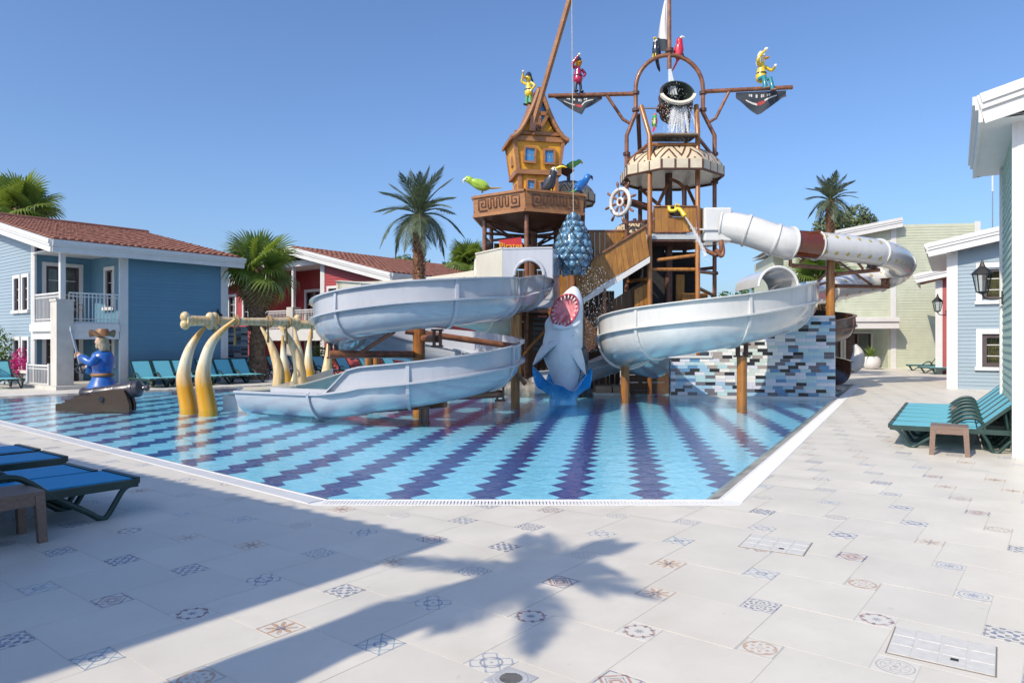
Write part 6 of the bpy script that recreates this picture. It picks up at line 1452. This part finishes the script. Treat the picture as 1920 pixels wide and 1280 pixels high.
tusk('tallest golden tusk, its tip crossing over the big bone', [(390, 767), (381, 715), (383, 684), (395, 646), (416, 620), (442, 598)], [16.9] * 6, .235)
tusk('pale tusk leaning back under the big bone, no rope at its tip', [(521, 742), (523, 698), (514, 663), (502, 634), (489, 613)], [19.8] * 5, .21, tuskp)
tusk('pale tusk whose tip hooks over the big bone near its far end', [(562, 738), (562, 697), (555, 663), (538, 629), (515, 599)], [19.4] * 5, .23, tuskp)
tusk('slender straight tusk with amber foot behind the pale pair', [(538, 722), (534, 690), (531, 660), (530, 628)], [25.5] * 4, .25)
tusk('plain cream tusk standing between the pale hooked tusk and the amber-footed one', [(550, 735), (561, 690), (562, 663), (557, 640), (552, 614)], [22] * 5, .2, tuskp)
tusk('amber-topped straight tusk under the rear bone', [(584, 722), (579, 690), (579, 655), (584, 616)], [25.5] * 4, .27)
tusk('thick cream tusk beside the blue-grey slide bend', [(612, 729), (613, 700), (615, 670), (616, 640)], [23.9] * 4, .3, tuskp)
def bone(label, a, b_, knobs, r=.1, ropes=()):
    t = thing('giant_bone', label, 'bone', a, world=True); dr = (b_ - a).normalized(); L = (b_ - a).length
    n = 16; MB().tube([a.lerp(b_, i / n) for i in range(n + 1)], [r * (1.25 if i in (0, n) else .95 + .12 * math.cos(i * 2 * PI / n)) for i in range(n + 1)], 14).build('shaft', tuskp, t, smooth=60)
    for f in knobs:
        c = a.lerp(b_, f); sd = dr.cross(Z).normalized()
        mb = MB()
        for q, w_ in ((Z * .09, .13), (Z * -.09, .13)): mb.ell(c + q + dr * (.0), (w_ * .85, w_ * .9, w_), 12, 8)
        mb.build('knuckle', tuskp, t, smooth=60)
    for f, l in ropes:
        c = a.lerp(b_, f); MB().tube([c + Vector((0, -.1, .1)), c + Vector((0, -.12, -.15)), c + Vector((.01, -.1, -l * .6)), c + Vector((0, -.1, -l))], [.025, .022, .026, .035], 7).build('rope', mat('hemp_rope', (.36, .25, .10), .85, .25, 30), t, smooth=50)
        MB().torus(r * 1.25, .02, 18, 6, Matrix.Translation(c) @ dr.to_track_quat('Z', 'Y').to_matrix().to_4x4()).build('rope_loop', MATS['hemp_rope'], t, smooth=60)
bone('long cream bone laid across the golden tusks with rope ends hanging', P(347, 601, 17.0), P(558, 604, 19.6), (0, .2, .235, 1.0), .12, ((.25, .45), (.42, .62), (.72, .55), (.9, .6)))
bone('second cream bone behind, resting on the straight tusks', P(556, 609, 24.5), P(640, 607, 25.8), (0, 1), .15, ((.35, .5),))
# ---- white crescent in the pool behind the mosaic wall
ps = [P(1582, 706, 28), P(1596, 700, 28), P(1607, 688, 28), P(1609, 670, 28), P(1603, 655, 28)]; k = spline(ps, 5); k = [p + Z * .25 for p in k]
mb = MB(); mb.tube(k, [.06 + .2 * math.sin(PI * min(1, (i + 1) / len(k))) for i in range(len(k))], 12); b0c = Vector((k[4].x, k[4].y, 0)); mb.v = [p - b0c for p in mb.v]; o = mb.build('crescent_sculpture', white, None, smooth=60); o.location = b0c - Z * .06; tag(o, 'white crescent-shaped sculpture curling up behind the mosaic wall', 'sculpture')
# ================================================================ palms, trees and plants
def leafm(name, a, b_, rough=.45, sc_=6, tr_=0.25):
    m, nt, b = base(name); v = coord(nt); f = noise(nt, v, sc_, 4); nt.links.new(mixc(nt, ramp(nt, f, .3, .7), a, b_), b.inputs['Base Color']); b.inputs['Roughness'].default_value = rough
    ts = nt.nodes.new('ShaderNodeBsdfTranslucent'); ts.inputs[0].default_value = (b_[0] * 1.6, b_[1] * 1.6, b_[2] * .8, 1); mx = nt.nodes.new('ShaderNodeMixShader'); mx.inputs[0].default_value = tr_
    out = nt.nodes['Material Output']; nt.links.new(b.outputs[0], mx.inputs[1]); nt.links.new(ts.outputs[0], mx.inputs[2]); nt.links.new(mx.outputs[0], out.inputs[0]); return m
datel = leafm('artificial_frond', (.05, .08, .05), (.14, .175, .105), .5, 5, .12)
fanl = leafm('fan_leaf', (.065, .115, .022), (.19, .26, .06), .4, 3, .3)
fand = leafm('dry_fan_leaf', (.16, .11, .05), (.27, .20, .10), .7, 5, .2)
pinel = leafm('pine_needles', (.06, .085, .03), (.15, .18, .07), .6, 3, .15)
bushl = leafm('bush_leaf', (.03, .075, .015), (.09, .16, .03), .45, 6, .25)
magl = leafm('bougainvillea_bract', (.30, .01, .16), (.55, .03, .30), .6, 6, .35)
barkp = mat('palm_bark', (.20, .13, .08), .9, .35, 7, bmp=.7, bscale=14)
barka = mat('artificial_bark', (.30, .15, .08), .7, .35, 9, bmp=.5, bscale=20)
def frond_mesh(L, seed, droop, lw=.0085):
    r_ = random.Random(seed); mb = MB(); n = 26; pts = [Vector((L * s * (1 - .12 * droop * s), 0, L * (.35 * s - droop * .75 * s * s))) for s in (i / n for i in range(n + 1))]
    mb.tube(pts, [.016 * (1 - .85 * i / n) * L + .002 for i in range(n + 1)], 5)
    for i in range(3, n):
        s = i / n; l = L * .30 * math.sin(PI * min(1, .18 + s * .85)) * r_.uniform(.8, 1.1); tg = (pts[i + 1] - pts[i]).normalized()
        for q in (-1, 1):
            for rep in (0, 1):
                dr = (tg * r_.uniform(.6, .95) + Vector((0, q, 0)) * .62 + Vector((0, 0, .25 - .5 * s)) * r_.uniform(.4, 1.2)).normalized(); p = pts[i].lerp(pts[i + 1], rep * .5); w_ = Vector((0, 0, 1)).cross(dr).normalized() * lw * L
                mid = p + dr * l * .5 + Vector((0, 0, -.01)); e = p + dr * l + Vector((0, 0, -.10 * l)); mb.add([p - w_ * .5, p + w_ * .5, mid + w_, e, mid - w_], [(0, 1, 2, 3, 4)])
    return mb
def date_palm(label, loc, z0, z1, L, nfr=26, seed=1):
    t = thing('artificial_palm', label, 'palm', loc); r_ = random.Random(seed)
    MB().tube([(0, 0, -.4), (0, 0, z0 * .5), (0, 0, z0)], .145, 16).build('post', log, t, smooth=40)
    mb = MB(); n = 14; mb.tube([(.01 * math.sin(i), .01 * math.cos(i * 2), z0 - .02 + (z1 - z0) * i / n) for i in range(n + 1)], [.105 + .015 * (i % 2) for i in range(n)] + [.14], 12)
    mb.build('trunk', barka, t)
    sc_ = MB().add([(-.045, 0, 0), (.045, 0, 0), (.03, .035, .13), (-.03, .035, .13), (0, .02, .02)], [(0, 1, 4), (1, 2, 4), (2, 3, 4), (3, 0, 4), (0, 3, 2, 1)]).mesh('bark_scale', barka)
    for j in range(int((z1 - z0) / .09)):
        for i in range(7): inst(sc_, 'bark_scale', t, Matrix.Translation((0, 0, z0 + .02 + j * .09)) @ Matrix.Rotation(2 * PI * (i + .5 * (j % 2)) / 7 + r_.uniform(-.1, .1), 4, 'Z') @ Matrix.Translation((0, .105, 0)) @ Matrix.Rotation(R(-r_.uniform(8, 20)), 4, 'X'))
    MB().torus(.135, .02, 16, 6, Matrix.Translation((0, 0, z0 + .02))).build('collar', white, t)
    ms = [frond_mesh(L, seed * 10 + k, d).mesh('frond', datel) for k, d in enumerate((.35, .6, .95))]
    for k in range(nfr):
        f = k / nfr; el = 92 - 118 * f; q = 0 if f < .3 else 1 if f < .65 else 2
        inst(ms[q], 'frond', t, Matrix.Translation((0, 0, z1 - .02)) @ Matrix.Rotation(k * 2.399 + r_.uniform(-.2, .2), 4, 'Z') @ Matrix.Rotation(R(-(el - 20)), 4, 'Y') @ Matrix.Diagonal((r_.uniform(.85, 1.1),) * 3 + (1,)))
    return t
date_palm('artificial date palm on an amber log post inside the blue-grey slide', (CC.x, CC.y, 0), 2.95, 4.55, 1.25, 32, 3)
date_palm('artificial date palm on an amber post beside the white tube slide', (pp2.x, pp2.y, 0), 5.1, 6.5, 1.12, 30, 5)
def fan_mesh(L, rad, seed, droop=.5, m=None):
    r_ = random.Random(seed); mb = MB(); base_ = Vector((L, 0, -.08 * L)); mb.tube([(0, 0, 0), (L * .5, 0, .03 * L), base_], [.03, .022, .016], 5)
    n = 34
    for i in range(n):
        a = R(-150 + 300 * i / (n - 1)); d = Vector((math.cos(a), math.sin(a), 0)); l = rad * (1 - .25 * abs(a) / R(150)) * r_.uniform(.9, 1.05); w_ = Vector((-d.y, d.x, 0)) * rad * .045
        p1 = base_ + d * l * .55 + Vector((0, 0, -.06 * droop * l - .12 * abs(d.y) * l)); p2 = base_ + d * l * .82 + Vector((0, 0, -.22 * droop * l - .2 * abs(d.y) * l)); p3 = base_ + d * l * .97 + Vector((0, 0, -(.55 * droop + .2 * abs(d.y)) * l * r_.uniform(.8, 1.3)))
        mb.add([base_, p1 - w_, p1 + w_, p2 - w_ * .55, p2 + w_ * .55, p3, p1 + Vector((0, 0, .02))], [(0, 1, 6), (0, 6, 2), (1, 3, 4, 2), (3, 5, 4)])
    return mb
def fan_palm(label, loc, z1, rt_, L, rad, n=34, seed=1, dead=12, name='fan_palm', trunk=True):
    t = thing(name, label, 'palm', loc); r_ = random.Random(seed); z0 = -.1
    if trunk:
        k = 26; mb = MB(); mb.tube([(.03 * math.sin(i * .7), .03 * math.cos(i), z0 + (z1 - z0) * i / k) for i in range(k + 1)], [rt_ * (1.25 - .35 * min(1, i / 6)) * r_.uniform(.94, 1.06) for i in range(k + 1)], 16); mb.build('trunk', barkp, t, smooth=50)
        mb = MB()
        for i in range(170):
            a = r_.uniform(0, 2 * PI); z = r_.uniform(.3, 1) * z1; d = Vector((math.cos(a), math.sin(a), 0)); p = d * rt_ * .9 + Z * z; q = p + d * rt_ * .42 + Z * r_.uniform(.05, .22); w_ = Vector((-d.y, d.x, 0)) * .06; mb.add([p - w_, p + w_, q + w_ * .4, q - w_ * .4, p - Z * .1], [(0, 1, 2, 3), (4, 0, 3), (4, 2, 1), (4, 3, 2)])
        mb.build('leaf_stubs', barkp, t, kind='stuff')
    ms = [fan_mesh(L, rad, seed * 7 + k, d).mesh('fan_leaf', fanl) for k, d in enumerate((.25, .55, .9))]; md = fan_mesh(L * .8, rad * .9, seed * 7 + 9, 1.2).mesh('dry_leaf', fand)
    for k in range(n):
        f = k / n; el = 78 - 112 * f; inst(ms[0 if f < .3 else 1 if f < .6 else 2], 'fan_leaf', t, Matrix.Translation((0, 0, z1)) @ Matrix.Rotation(k * 2.399 + r_.uniform(-.25, .25), 4, 'Z') @ Matrix.Rotation(R(-el + r_.uniform(-8, 8)), 4, 'Y') @ Matrix.Rotation(r_.uniform(-.5, .5), 4, 'X') @ Matrix.Diagonal((r_.uniform(.8, 1.1),) * 3 + (1,)))
    for k in range(dead): inst(md, 'dry_leaf', t, Matrix.Translation((0, 0, z1 - .15)) @ Matrix.Rotation(k * 2.1 + r_.uniform(-.3, .3), 4, 'Z') @ Matrix.Rotation(R(55 + r_.uniform(-8, 18)), 4, 'Y'))
    return t
q = P(483, 700, 30); fan_palm('green fan palm with shaggy trunk standing before the red house', (q.x, q.y, 0), 4.75, .36, .8, 1.2, 20, 2, 8)
q = P(40, 400, 38); fan_palm('tall fan palm crown rising over the blue house roof', (q.x, q.y, 0), 8.7, .4, 1.05, 1.35, 24, 4, 16)
q = P(-15, 400, 39); fan_palm('second fan palm crown crowding the one over the blue house roof', (q.x, q.y, 0), 9.0, .4, 1.0, 1.35, 20, 6, 10)
q = P(877, 480, 44); fan_palm('distant fan palm showing beyond the cream slide', (q.x, q.y, 0), 6.6, .3, .6, 1.15, 26, 8, 4)
q = P(1535, 480, 33); fan_palm('fan palm half hidden behind the white tube slide', (q.x, q.y, 0), 4.6, .3, .7, 1.1, 26, 10, 4)
t = thing('date_palm', 'date palm beside the deck, its feathery shadow lying on the cream tiles', 'palm', (-3.95, .55, 0)); r_ = random.Random(12)
MB().tube([(.03 * math.sin(i * .8), .03 * math.cos(i), -.1 + 5.0 * i / 16) for i in range(17)], [.30 - .006 * i + .02 * (i % 2) for i in range(17)], 14).build('trunk', barkp, t, smooth=40)
ms = [frond_mesh(1.2, 70 + k, d, .012).mesh('frond', fanl) for k, d in enumerate((.4, .7, 1.0))]
for k in range(13): inst(ms[k % 3], 'frond', t, Matrix.Translation((0, 0, 4.85)) @ Matrix.Rotation(k * 2.399, 4, 'Z') @ Matrix.Rotation(R(-(75 - 8.5 * k)), 4, 'Y') @ Matrix.Diagonal((r_.uniform(.7, 1.15),) * 3 + (1,)))
def cloud(mb, c, r, n, s, rr_, mi=0):
    for _ in range(n):
        d = Vector((rr_.gauss(0, 1), rr_.gauss(0, 1), rr_.gauss(0, 1))).normalized(); k = rr_.uniform(.55, 1.03); p = Vector(c) + Vector((d.x * r[0], d.y * r[1], d.z * r[2])) * k
        a = Vector((rr_.gauss(0, 1), rr_.gauss(0, 1), rr_.gauss(0, 1))).normalized(); b_ = a.cross(d + Vector((.01, 0, 0))).normalized(); l = s * rr_.uniform(.6, 1.3)
        mb.add([p - a * l, p + b_ * l * .45, p + a * l, p - b_ * l * .45], [(0, 1, 2), (0, 2, 3)], mi=mi)
def bush(name, label, cat, loc, blobs, m, n, s, seed, stem=True, group=None):
    t = thing(name, label, cat, loc, 0, group); r_ = random.Random(seed); mb = MB()
    for c, r in blobs: cloud(mb, c, r, n, s, r_)
    mb.build('crown', m, t)
    if stem:
        sm = MB(); zt = max(c[2] for c, r in blobs)
        for c, r in blobs: sm.tube(spline([(0, 0, -.05), (c[0] * .3, c[1] * .3, c[2] * .5), c], 3), [max(.02, zt * .03) * (1 - .1 * i) for i in range(7)], 6)
        sm.build('trunk', barkp, t)
    return t
q = P(1585, 440, 62); bush('pine_tree', 'rounded olive-green pine behind the artificial palm and tube slide', 'tree', (q.x, q.y, 0), [((-1.7, 0, 11.4), (1.2, 1.1, 1.1)), ((-.5, .3, 12.0), (1.3, 1.2, 1.3)), ((1.0, 0, 12.2), (1.4, 1.2, 1.4)), ((2.0, .2, 11.5), (1.2, 1, 1.2)), ((.2, -.3, 10.3), (1.6, 1.2, .9)), ((-.9, -.2, 9.9), (1.4, 1, .8)), ((1.2, -.3, 9.7), (1.4, 1.1, .8))], pinel, 900, .16, 1)
for u, v, Y, s, lab, sd in ((760, 492, 75, 1.0, 'distant round tree over the ridge of the red house', 21), (850, 500, 70, .8, 'distant tree beside the far fan palm, over the cream slide', 22), (1000, 560, 60, 1.2, 'distant dark tree glimpsed between the tower posts', 23), (1410, 560, 66, 1.3, 'distant low tree behind the tunnel hood of the white slide', 24)):
    q = P(u, v, Y); bush('distant_tree', lab, 'tree', (q.x, q.y, 0), [((-1.5 * s, 0, q.z - .8), (1.6 * s, 1.4 * s, 1.2 * s)), ((0, 0, q.z - .2), (1.6 * s, 1.4 * s, 1.1 * s)), ((1.6 * s, 0, q.z - .7), (1.5 * s, 1.4 * s, 1.1 * s)), ((0, -.4, q.z - 1.8 * s), (2.4 * s, 1.6 * s, 1.4 * s))], bushl, 420, .24, sd)
# far wood closing the horizon
mb = MB(); r_ = random.Random(44)
for i in range(90): cloud(mb, (-110 + i * 2.5, 95 + r_.uniform(-6, 10), r_.uniform(1.0, 2.6)), (2.6, 2.2, r_.uniform(1.6, 2.9)), 130, .45, r_)
o = mb.build('far_wood', bushl); o['kind'] = 'stuff'
q = G(40, 722); bush('bougainvillea', 'magenta bougainvillea in the flower bed before the blue house', 'plant', (q.x - .1, q.y + .2, 0), [((0, 0, 1.0), (.35, .3, .4)), ((.35, -.1, .75), (.35, .28, .3)), ((-.3, 0, .6), (.3, .3, .4))], magl, 260, .06, 3)
q = G(22, 722); bush('flower_bed_shrub', 'leafy green shrub behind the magenta bougainvillea', 'shrub', (q.x - .1, q.y + .9, 0), [((0, 0, .9), (.4, .4, .6)), ((-.5, .1, .6), (.4, .4, .5))], bushl, 260, .07, 4)
q = G(2, 722); bush('corner_shrub', 'tall dark shrub at the far end of the flower bed', 'shrub', (q.x - .5, q.y + .4, 0), [((0, 0, 1.4), (.6, .5, .8)), ((.1, .1, .6), (.6, .5, .6))], bushl, 380, .08, 5)
for u, v, lab, h, sd in ((468, 708, 'low green shrub beside the mosaic pillar and the loungers', .8, 6), (600, 704, 'shrub behind the thick cream tusk', 1.5, 7), (445, 709, 'small shrub at the foot of the mosaic pillar', .6, 8), (700, 702, 'green shrub seen between the loops of the blue-grey slide', 1.2, 9)):
    q = G(u, v); bush('garden_shrub', lab, 'shrub', (q.x, q.y, 0), [((0, 0, h * .6), (.5, .4, h * .45)), ((.35, .1, h * .4), (.4, .4, h * .35))], bushl, 260, .08, sd)
# ball planters on the terrace
def planter(label, loc, s, kind):
    t = thing('ball_planter', label, 'planter', loc); MB().lathe([(0, 0), (.22 * s, 0), (.4 * s, .12 * s), (.5 * s, .36 * s), (.47 * s, .58 * s), (.36 * s, .74 * s), (.32 * s, .74 * s), (.42 * s, .56 * s), (.3 * s, .5 * s), (0, .62 * s)], 28).build('pot', white, t, smooth=50)
    r_ = random.Random(9)
    if kind == 'agave':
        for k in range(34):
            a = k * 2.4; el = R(85 - 75 * k / 34); d = Vector((math.cos(a) * math.cos(el), math.sin(a) * math.cos(el), math.sin(el))); l = s * r_.uniform(.8, 1.1); w_ = Vector((-math.sin(a), math.cos(a), 0)) * .035 * s; p = Vector((0, 0, .62 * s)); m_ = p + d * l * .5 + Z * .03; e = p + d * l - Z * .12 * l
            MB().add([p - w_, p + w_, m_ + w_, e, m_ - w_, m_ - Z * .02], [(0, 1, 2, 5), (0, 5, 4), (2, 3, 5), (4, 5, 3)]).build('leaf', fanl, t)
    else:
        mb = MB()
        for c, r in (((0, 0, 1.0 * s), (.5 * s, .45 * s, .3 * s)), ((.3 * s, 0, 1.1 * s), (.35 * s, .3 * s, .25 * s)), ((-.35 * s, 0, 1.05 * s), (.3 * s, .3 * s, .25 * s))): cloud(mb, c, r, 300, .06, r_)
        mb.build('foliage', leafm('lime_leaf', (.13, .20, .02), (.28, .33, .04), .45, 6, .3), t)
    return t
q = G(1634, 692); planter('white ball planter with spiky agave beside the crescent', (q.x, q.y, 0), 1.0, 'agave'); q = G(1686, 689.5); planter('white ball planter with leafy lime-green bush against the green building', (q.x, q.y, 0), 1.15, 'bush')
yb = Bc - g1 * .3 + Vector((.848, -.53, 0)) * 1.75; t = thing('flowering_plant', 'canna plant with yellow leaves beside the light blue house', 'plant', yb); r_ = random.Random(5)
for k in range(9):
    a = r_.uniform(0, 6.28); h = r_.uniform(.5, 1.0); p = Vector((math.cos(a) * .12, math.sin(a) * .12, 0)); e = p * 2.6 + Z * h; w_ = Vector((-math.sin(a), math.cos(a), 0)) * .09
    MB().add([p, (p + e) / 2 + w_, e, (p + e) / 2 - w_], [(0, 1, 2), (0, 2, 3)]).build('leaf', leafm('canna_leaf', (.30, .30, .02), (.50, .38, .03), .45, 4, .3) if k % 3 == 0 and 'canna_leaf' not in MATS else MATS.get('canna_leaf') if k % 3 == 0 else bushl, t)
# ================================================================ loungers and small furniture
sling = mat('turquoise_sling', (.14, .47, .57), .6, .06, 40); slingb = mat('blue_sling', (.005, .30, .58), .6, .06, 40); fgreen = mat('dark_green_resin', (.018, .05, .045), .38, .15, 6)
tablem = mat('brown_resin', (.20, .135, .105), .55, .1, 40, bmp=.15, bscale=120)
def lounger(label, loc, rz, group, sm=None, back=42):
    sm = sm or sling; t = thing('sun_lounger', label, 'lounger', loc, rz, group); W = .34; hz_ = .31; b0 = 1.12; bl_ = .74; ca, sa = math.cos(R(back)), math.sin(R(back))
    def slab(x0, x1, y0, y1, z0, z1, th=.02): return MB().add([(x0, y0, z0), (x1, y0, z0), (x1, y1, z1), (x0, y1, z1), (x0, y0, z0 + th), (x1, y0, z0 + th), (x1, y1, z1 + th), (x0, y1, z1 + th)], [(3, 2, 1, 0), (4, 5, 6, 7), (0, 1, 5, 4), (1, 2, 6, 5), (2, 3, 7, 6), (3, 0, 4, 7)])
    slab(-W + .03, W - .03, .03, b0 - .01, hz_ - .0, hz_ + .015).build('seat', sm, t)
    slab(-W + .03, W - .03, b0 + .01, b0 + bl_ * ca, hz_ + .01, hz_ + bl_ * sa).build('backrest', sm, t)
    for x in (-W, W):
        MB().bar((x, 0, hz_ - .02), (x, b0 + .55, hz_ - .01), .045, .07).build('side_rail', fgreen, t)
        MB().bar((x * .97, b0, hz_ + .0), (x * .97, b0 + bl_ * ca, hz_ + bl_ * sa), .04, .06, up=(1, 0, 0)).build('back_rail', fgreen, t)
        MB().tube(spline([(x, .02, hz_ - .02), (x, .12, hz_ - .06), (x, .2, .13), (x, .27, .025), (x, .33, .02), (x, .44, .1), (x, .72, hz_ - .02), (x, .86, hz_ + .1), (x, .98, hz_ + .17), (x, 1.12, hz_ + .17), (x, 1.2, hz_ + .08), (x, 1.22, hz_ - .02)], 3), .026, 8).build('leg_and_arm', fgreen, t, smooth=60)
        MB().tube(spline([(x, 1.18, hz_ - .03), (x, 1.27, .12), (x, 1.31, .02), (x, 1.38, .02), (x, 1.5, .16), (x, 1.64, hz_ - .05)], 3), .026, 8).build('leg', fgreen, t, smooth=60)
        MB().tube([(x * .9, b0 + .45 * ca, hz_ + .45 * sa), (x * .9, 1.5, hz_ - .03)], .016, 6).build('back_strut', fgreen, t)
    MB().bar((-W, .0, hz_), (W, .0, hz_), .05, .06).build('foot_rail', fgreen, t); MB().bar((-W, b0 + bl_ * ca, hz_ + bl_ * sa), (W, b0 + bl_ * ca, hz_ + bl_ * sa), .05, .05).build('head_rail', fgreen, t); MB().bar((-W, 1.66, hz_ - .02), (W, 1.66, hz_ - .02), .04, .05).build('cross_bar', fgreen, t)
    for x in (-.2, .2): MB().box((x, -.027, hz_ + .0), (.05, .006, .02)).build('foot_clip', white, t)
    return t
def side_table(label, loc, rz, s=1.0):
    t = thing('side_table', label, 'table', loc, rz, None, s); MB().box((0, 0, .395), (.46, .46, .03)).build('top', tablem, t)
    for a in range(4): M = Matrix.Rotation(a * PI / 2, 4, 'Z'); MB(M).b2((-.2, -.225, .30), (.2, -.2, .38)).build('apron', tablem, t)
    for x in (-1, 1):
        for y in (-1, 1): mb = MB(); mb.add([(x * .215 + a * .03, y * .215 + b_ * .03, 0) for a in (-1, 1) for b_ in (-1, 1)] + [(x * .195 + a * .035, y * .195 + b_ * .035, .385) for a in (-1, 1) for b_ in (-1, 1)], [(0, 1, 3, 2), (4, 6, 7, 5), (0, 4, 5, 1), (2, 3, 7, 6), (0, 2, 6, 4), (1, 5, 7, 3)]); mb.build('leg', tablem, t)
    return t
o0 = Vector((5.97, 11.16, 0)); first = lounger('turquoise lounger in the row against the mint green house, next to the brown side table', o0, R(-122), 'loungers against the mint green house')
ordn = ['second', 'third', 'fourth', 'fifth', 'last']
for k in range(1, 6): dup(first, o0 + g1 * .77 * k, None, '%s turquoise lounger from the brown side table, against the mint green house' % ordn[k - 1])
q = G(1790, 853); side_table('brown resin side table at the end of the lounger row by the mint green house', (q.x, q.y + .12, 0), R(-32), 1.0)
q = o0 + g1 * 2.72 + d2(-32) * 1.02; side_table('brown resin side table wedged between the loungers by the mint green house', q, R(-32))
# shaded loungers in the left foreground
f = lounger('blue lounger in the deck shade with a brown table standing at its side', (-3.76, 6.81, 0), R(143), 'loungers in the shade of the deck', slingb, 35)
for (u, v), lab in (((172, 888), 'blue lounger in the deck shade, pushed up against the one by the brown table'), ((117, 861), 'blue lounger in the deck shade on the far side of the hidden table'), ((66, 847), 'blue lounger in the deck shade, last one towards the cannon')):
    p = P(u, v, 1.29 * 1330 / (v - 640)); c = Vector((p.x, p.y, 0)) + d2(137) * .35; dup(f, c, None, lab)
side_table('brown resin table beside the shaded blue lounger', (-4.05, 5.62, 0), R(53)); side_table('brown resin table between the two pairs of shaded loungers', Vector((-4.5, 7.15, 0)) + d2(233) * .85 + d2(137) * .35, R(53))
# row along the blue house
names = ['beside the porch of the blue house', 'second from the porch of the blue house', 'third from the porch of the blue house', 'fourth from the porch of the blue house', 'below the lantern of the blue house', 'at the far corner of the blue house, by the mosaic pillar']
f = None
for a, nm in zip((.35, 1.08, 1.78, 2.72, 3.42, 4.15), names):
    loc = A - e2 * 2.15 + e1 * a
    if f is None: f = lounger('turquoise lounger ' + nm, loc, R(52), 'loungers along the blue house', sling, 55)
    else: dup(f, loc, None, 'turquoise lounger ' + nm)
nm2 = ['behind the pale tusk, before the red house balcony', 'behind the cream tusks, before the red house', 'just past the cream tusks', 'beside the thick cream tusk', 'showing under the first slide bend', 'showing between slide and palm post', 'farthest along the red house']
q0 = G(508, 706)
for k in range(7): dup(f, Vector((q0.x, q0.y, 0)) + e1 * .1 * k + d2(-12) * 1.05 * k, R(58), 'turquoise lounger ' + nm2[k])['group'] = 'loungers before the red house'
for (u, v, rz), lab in (((1700, 694, -122), 'turquoise lounger on the terrace beside the lime-green planter'), ((1722, 699, -122), 'turquoise lounger on the terrace before the narrow red house'), ((1742, 701, -122), 'turquoise lounger on the terrace touching the light blue house corner')):
    q = G(u, v); dup(f, (q.x, q.y, 0), R(rz), lab)['group'] = 'loungers on the far terrace'
q = G(24, 729); dup(f, (q.x, q.y, 0), R(52), 'turquoise lounger in front of the flower bed fence')['group'] = 'loungers by the flower bed'
# cafe chairs on the terrace of the green building
for k, (u, v) in enumerate(((1652, 682), (1664, 683), (1640, 683))):
    q = G(u, v); q.y -= .5; chair_simple(['pale cafe chair in the middle of the green building terrace', 'pale cafe chair by the white column of the green building', 'pale cafe chair behind the agave planter'][k], (q.x, q.y, 0), R(20 + 40 * k), MATS['pale_wicker'], 'cafe chairs on the terrace')
# sunken stone step by the white slide post
q = P(1148, 725, 22); t = thing('pool_step', 'brown slatted step block in the water beside the white slide post', 'step', (q.x, q.y, 0))
for x in (-.5, .02): MB().b2((x, 0, .0), (x + .48, .9, .22)).build('step_block', wood('step_wood', (.30, .20, .13), (.16, .10, .07), .6, 0, 3, .2, .1), t)
MB().b2((-.55, -.03, -.42), (.55, .95, .0)).build('base', concr, t)
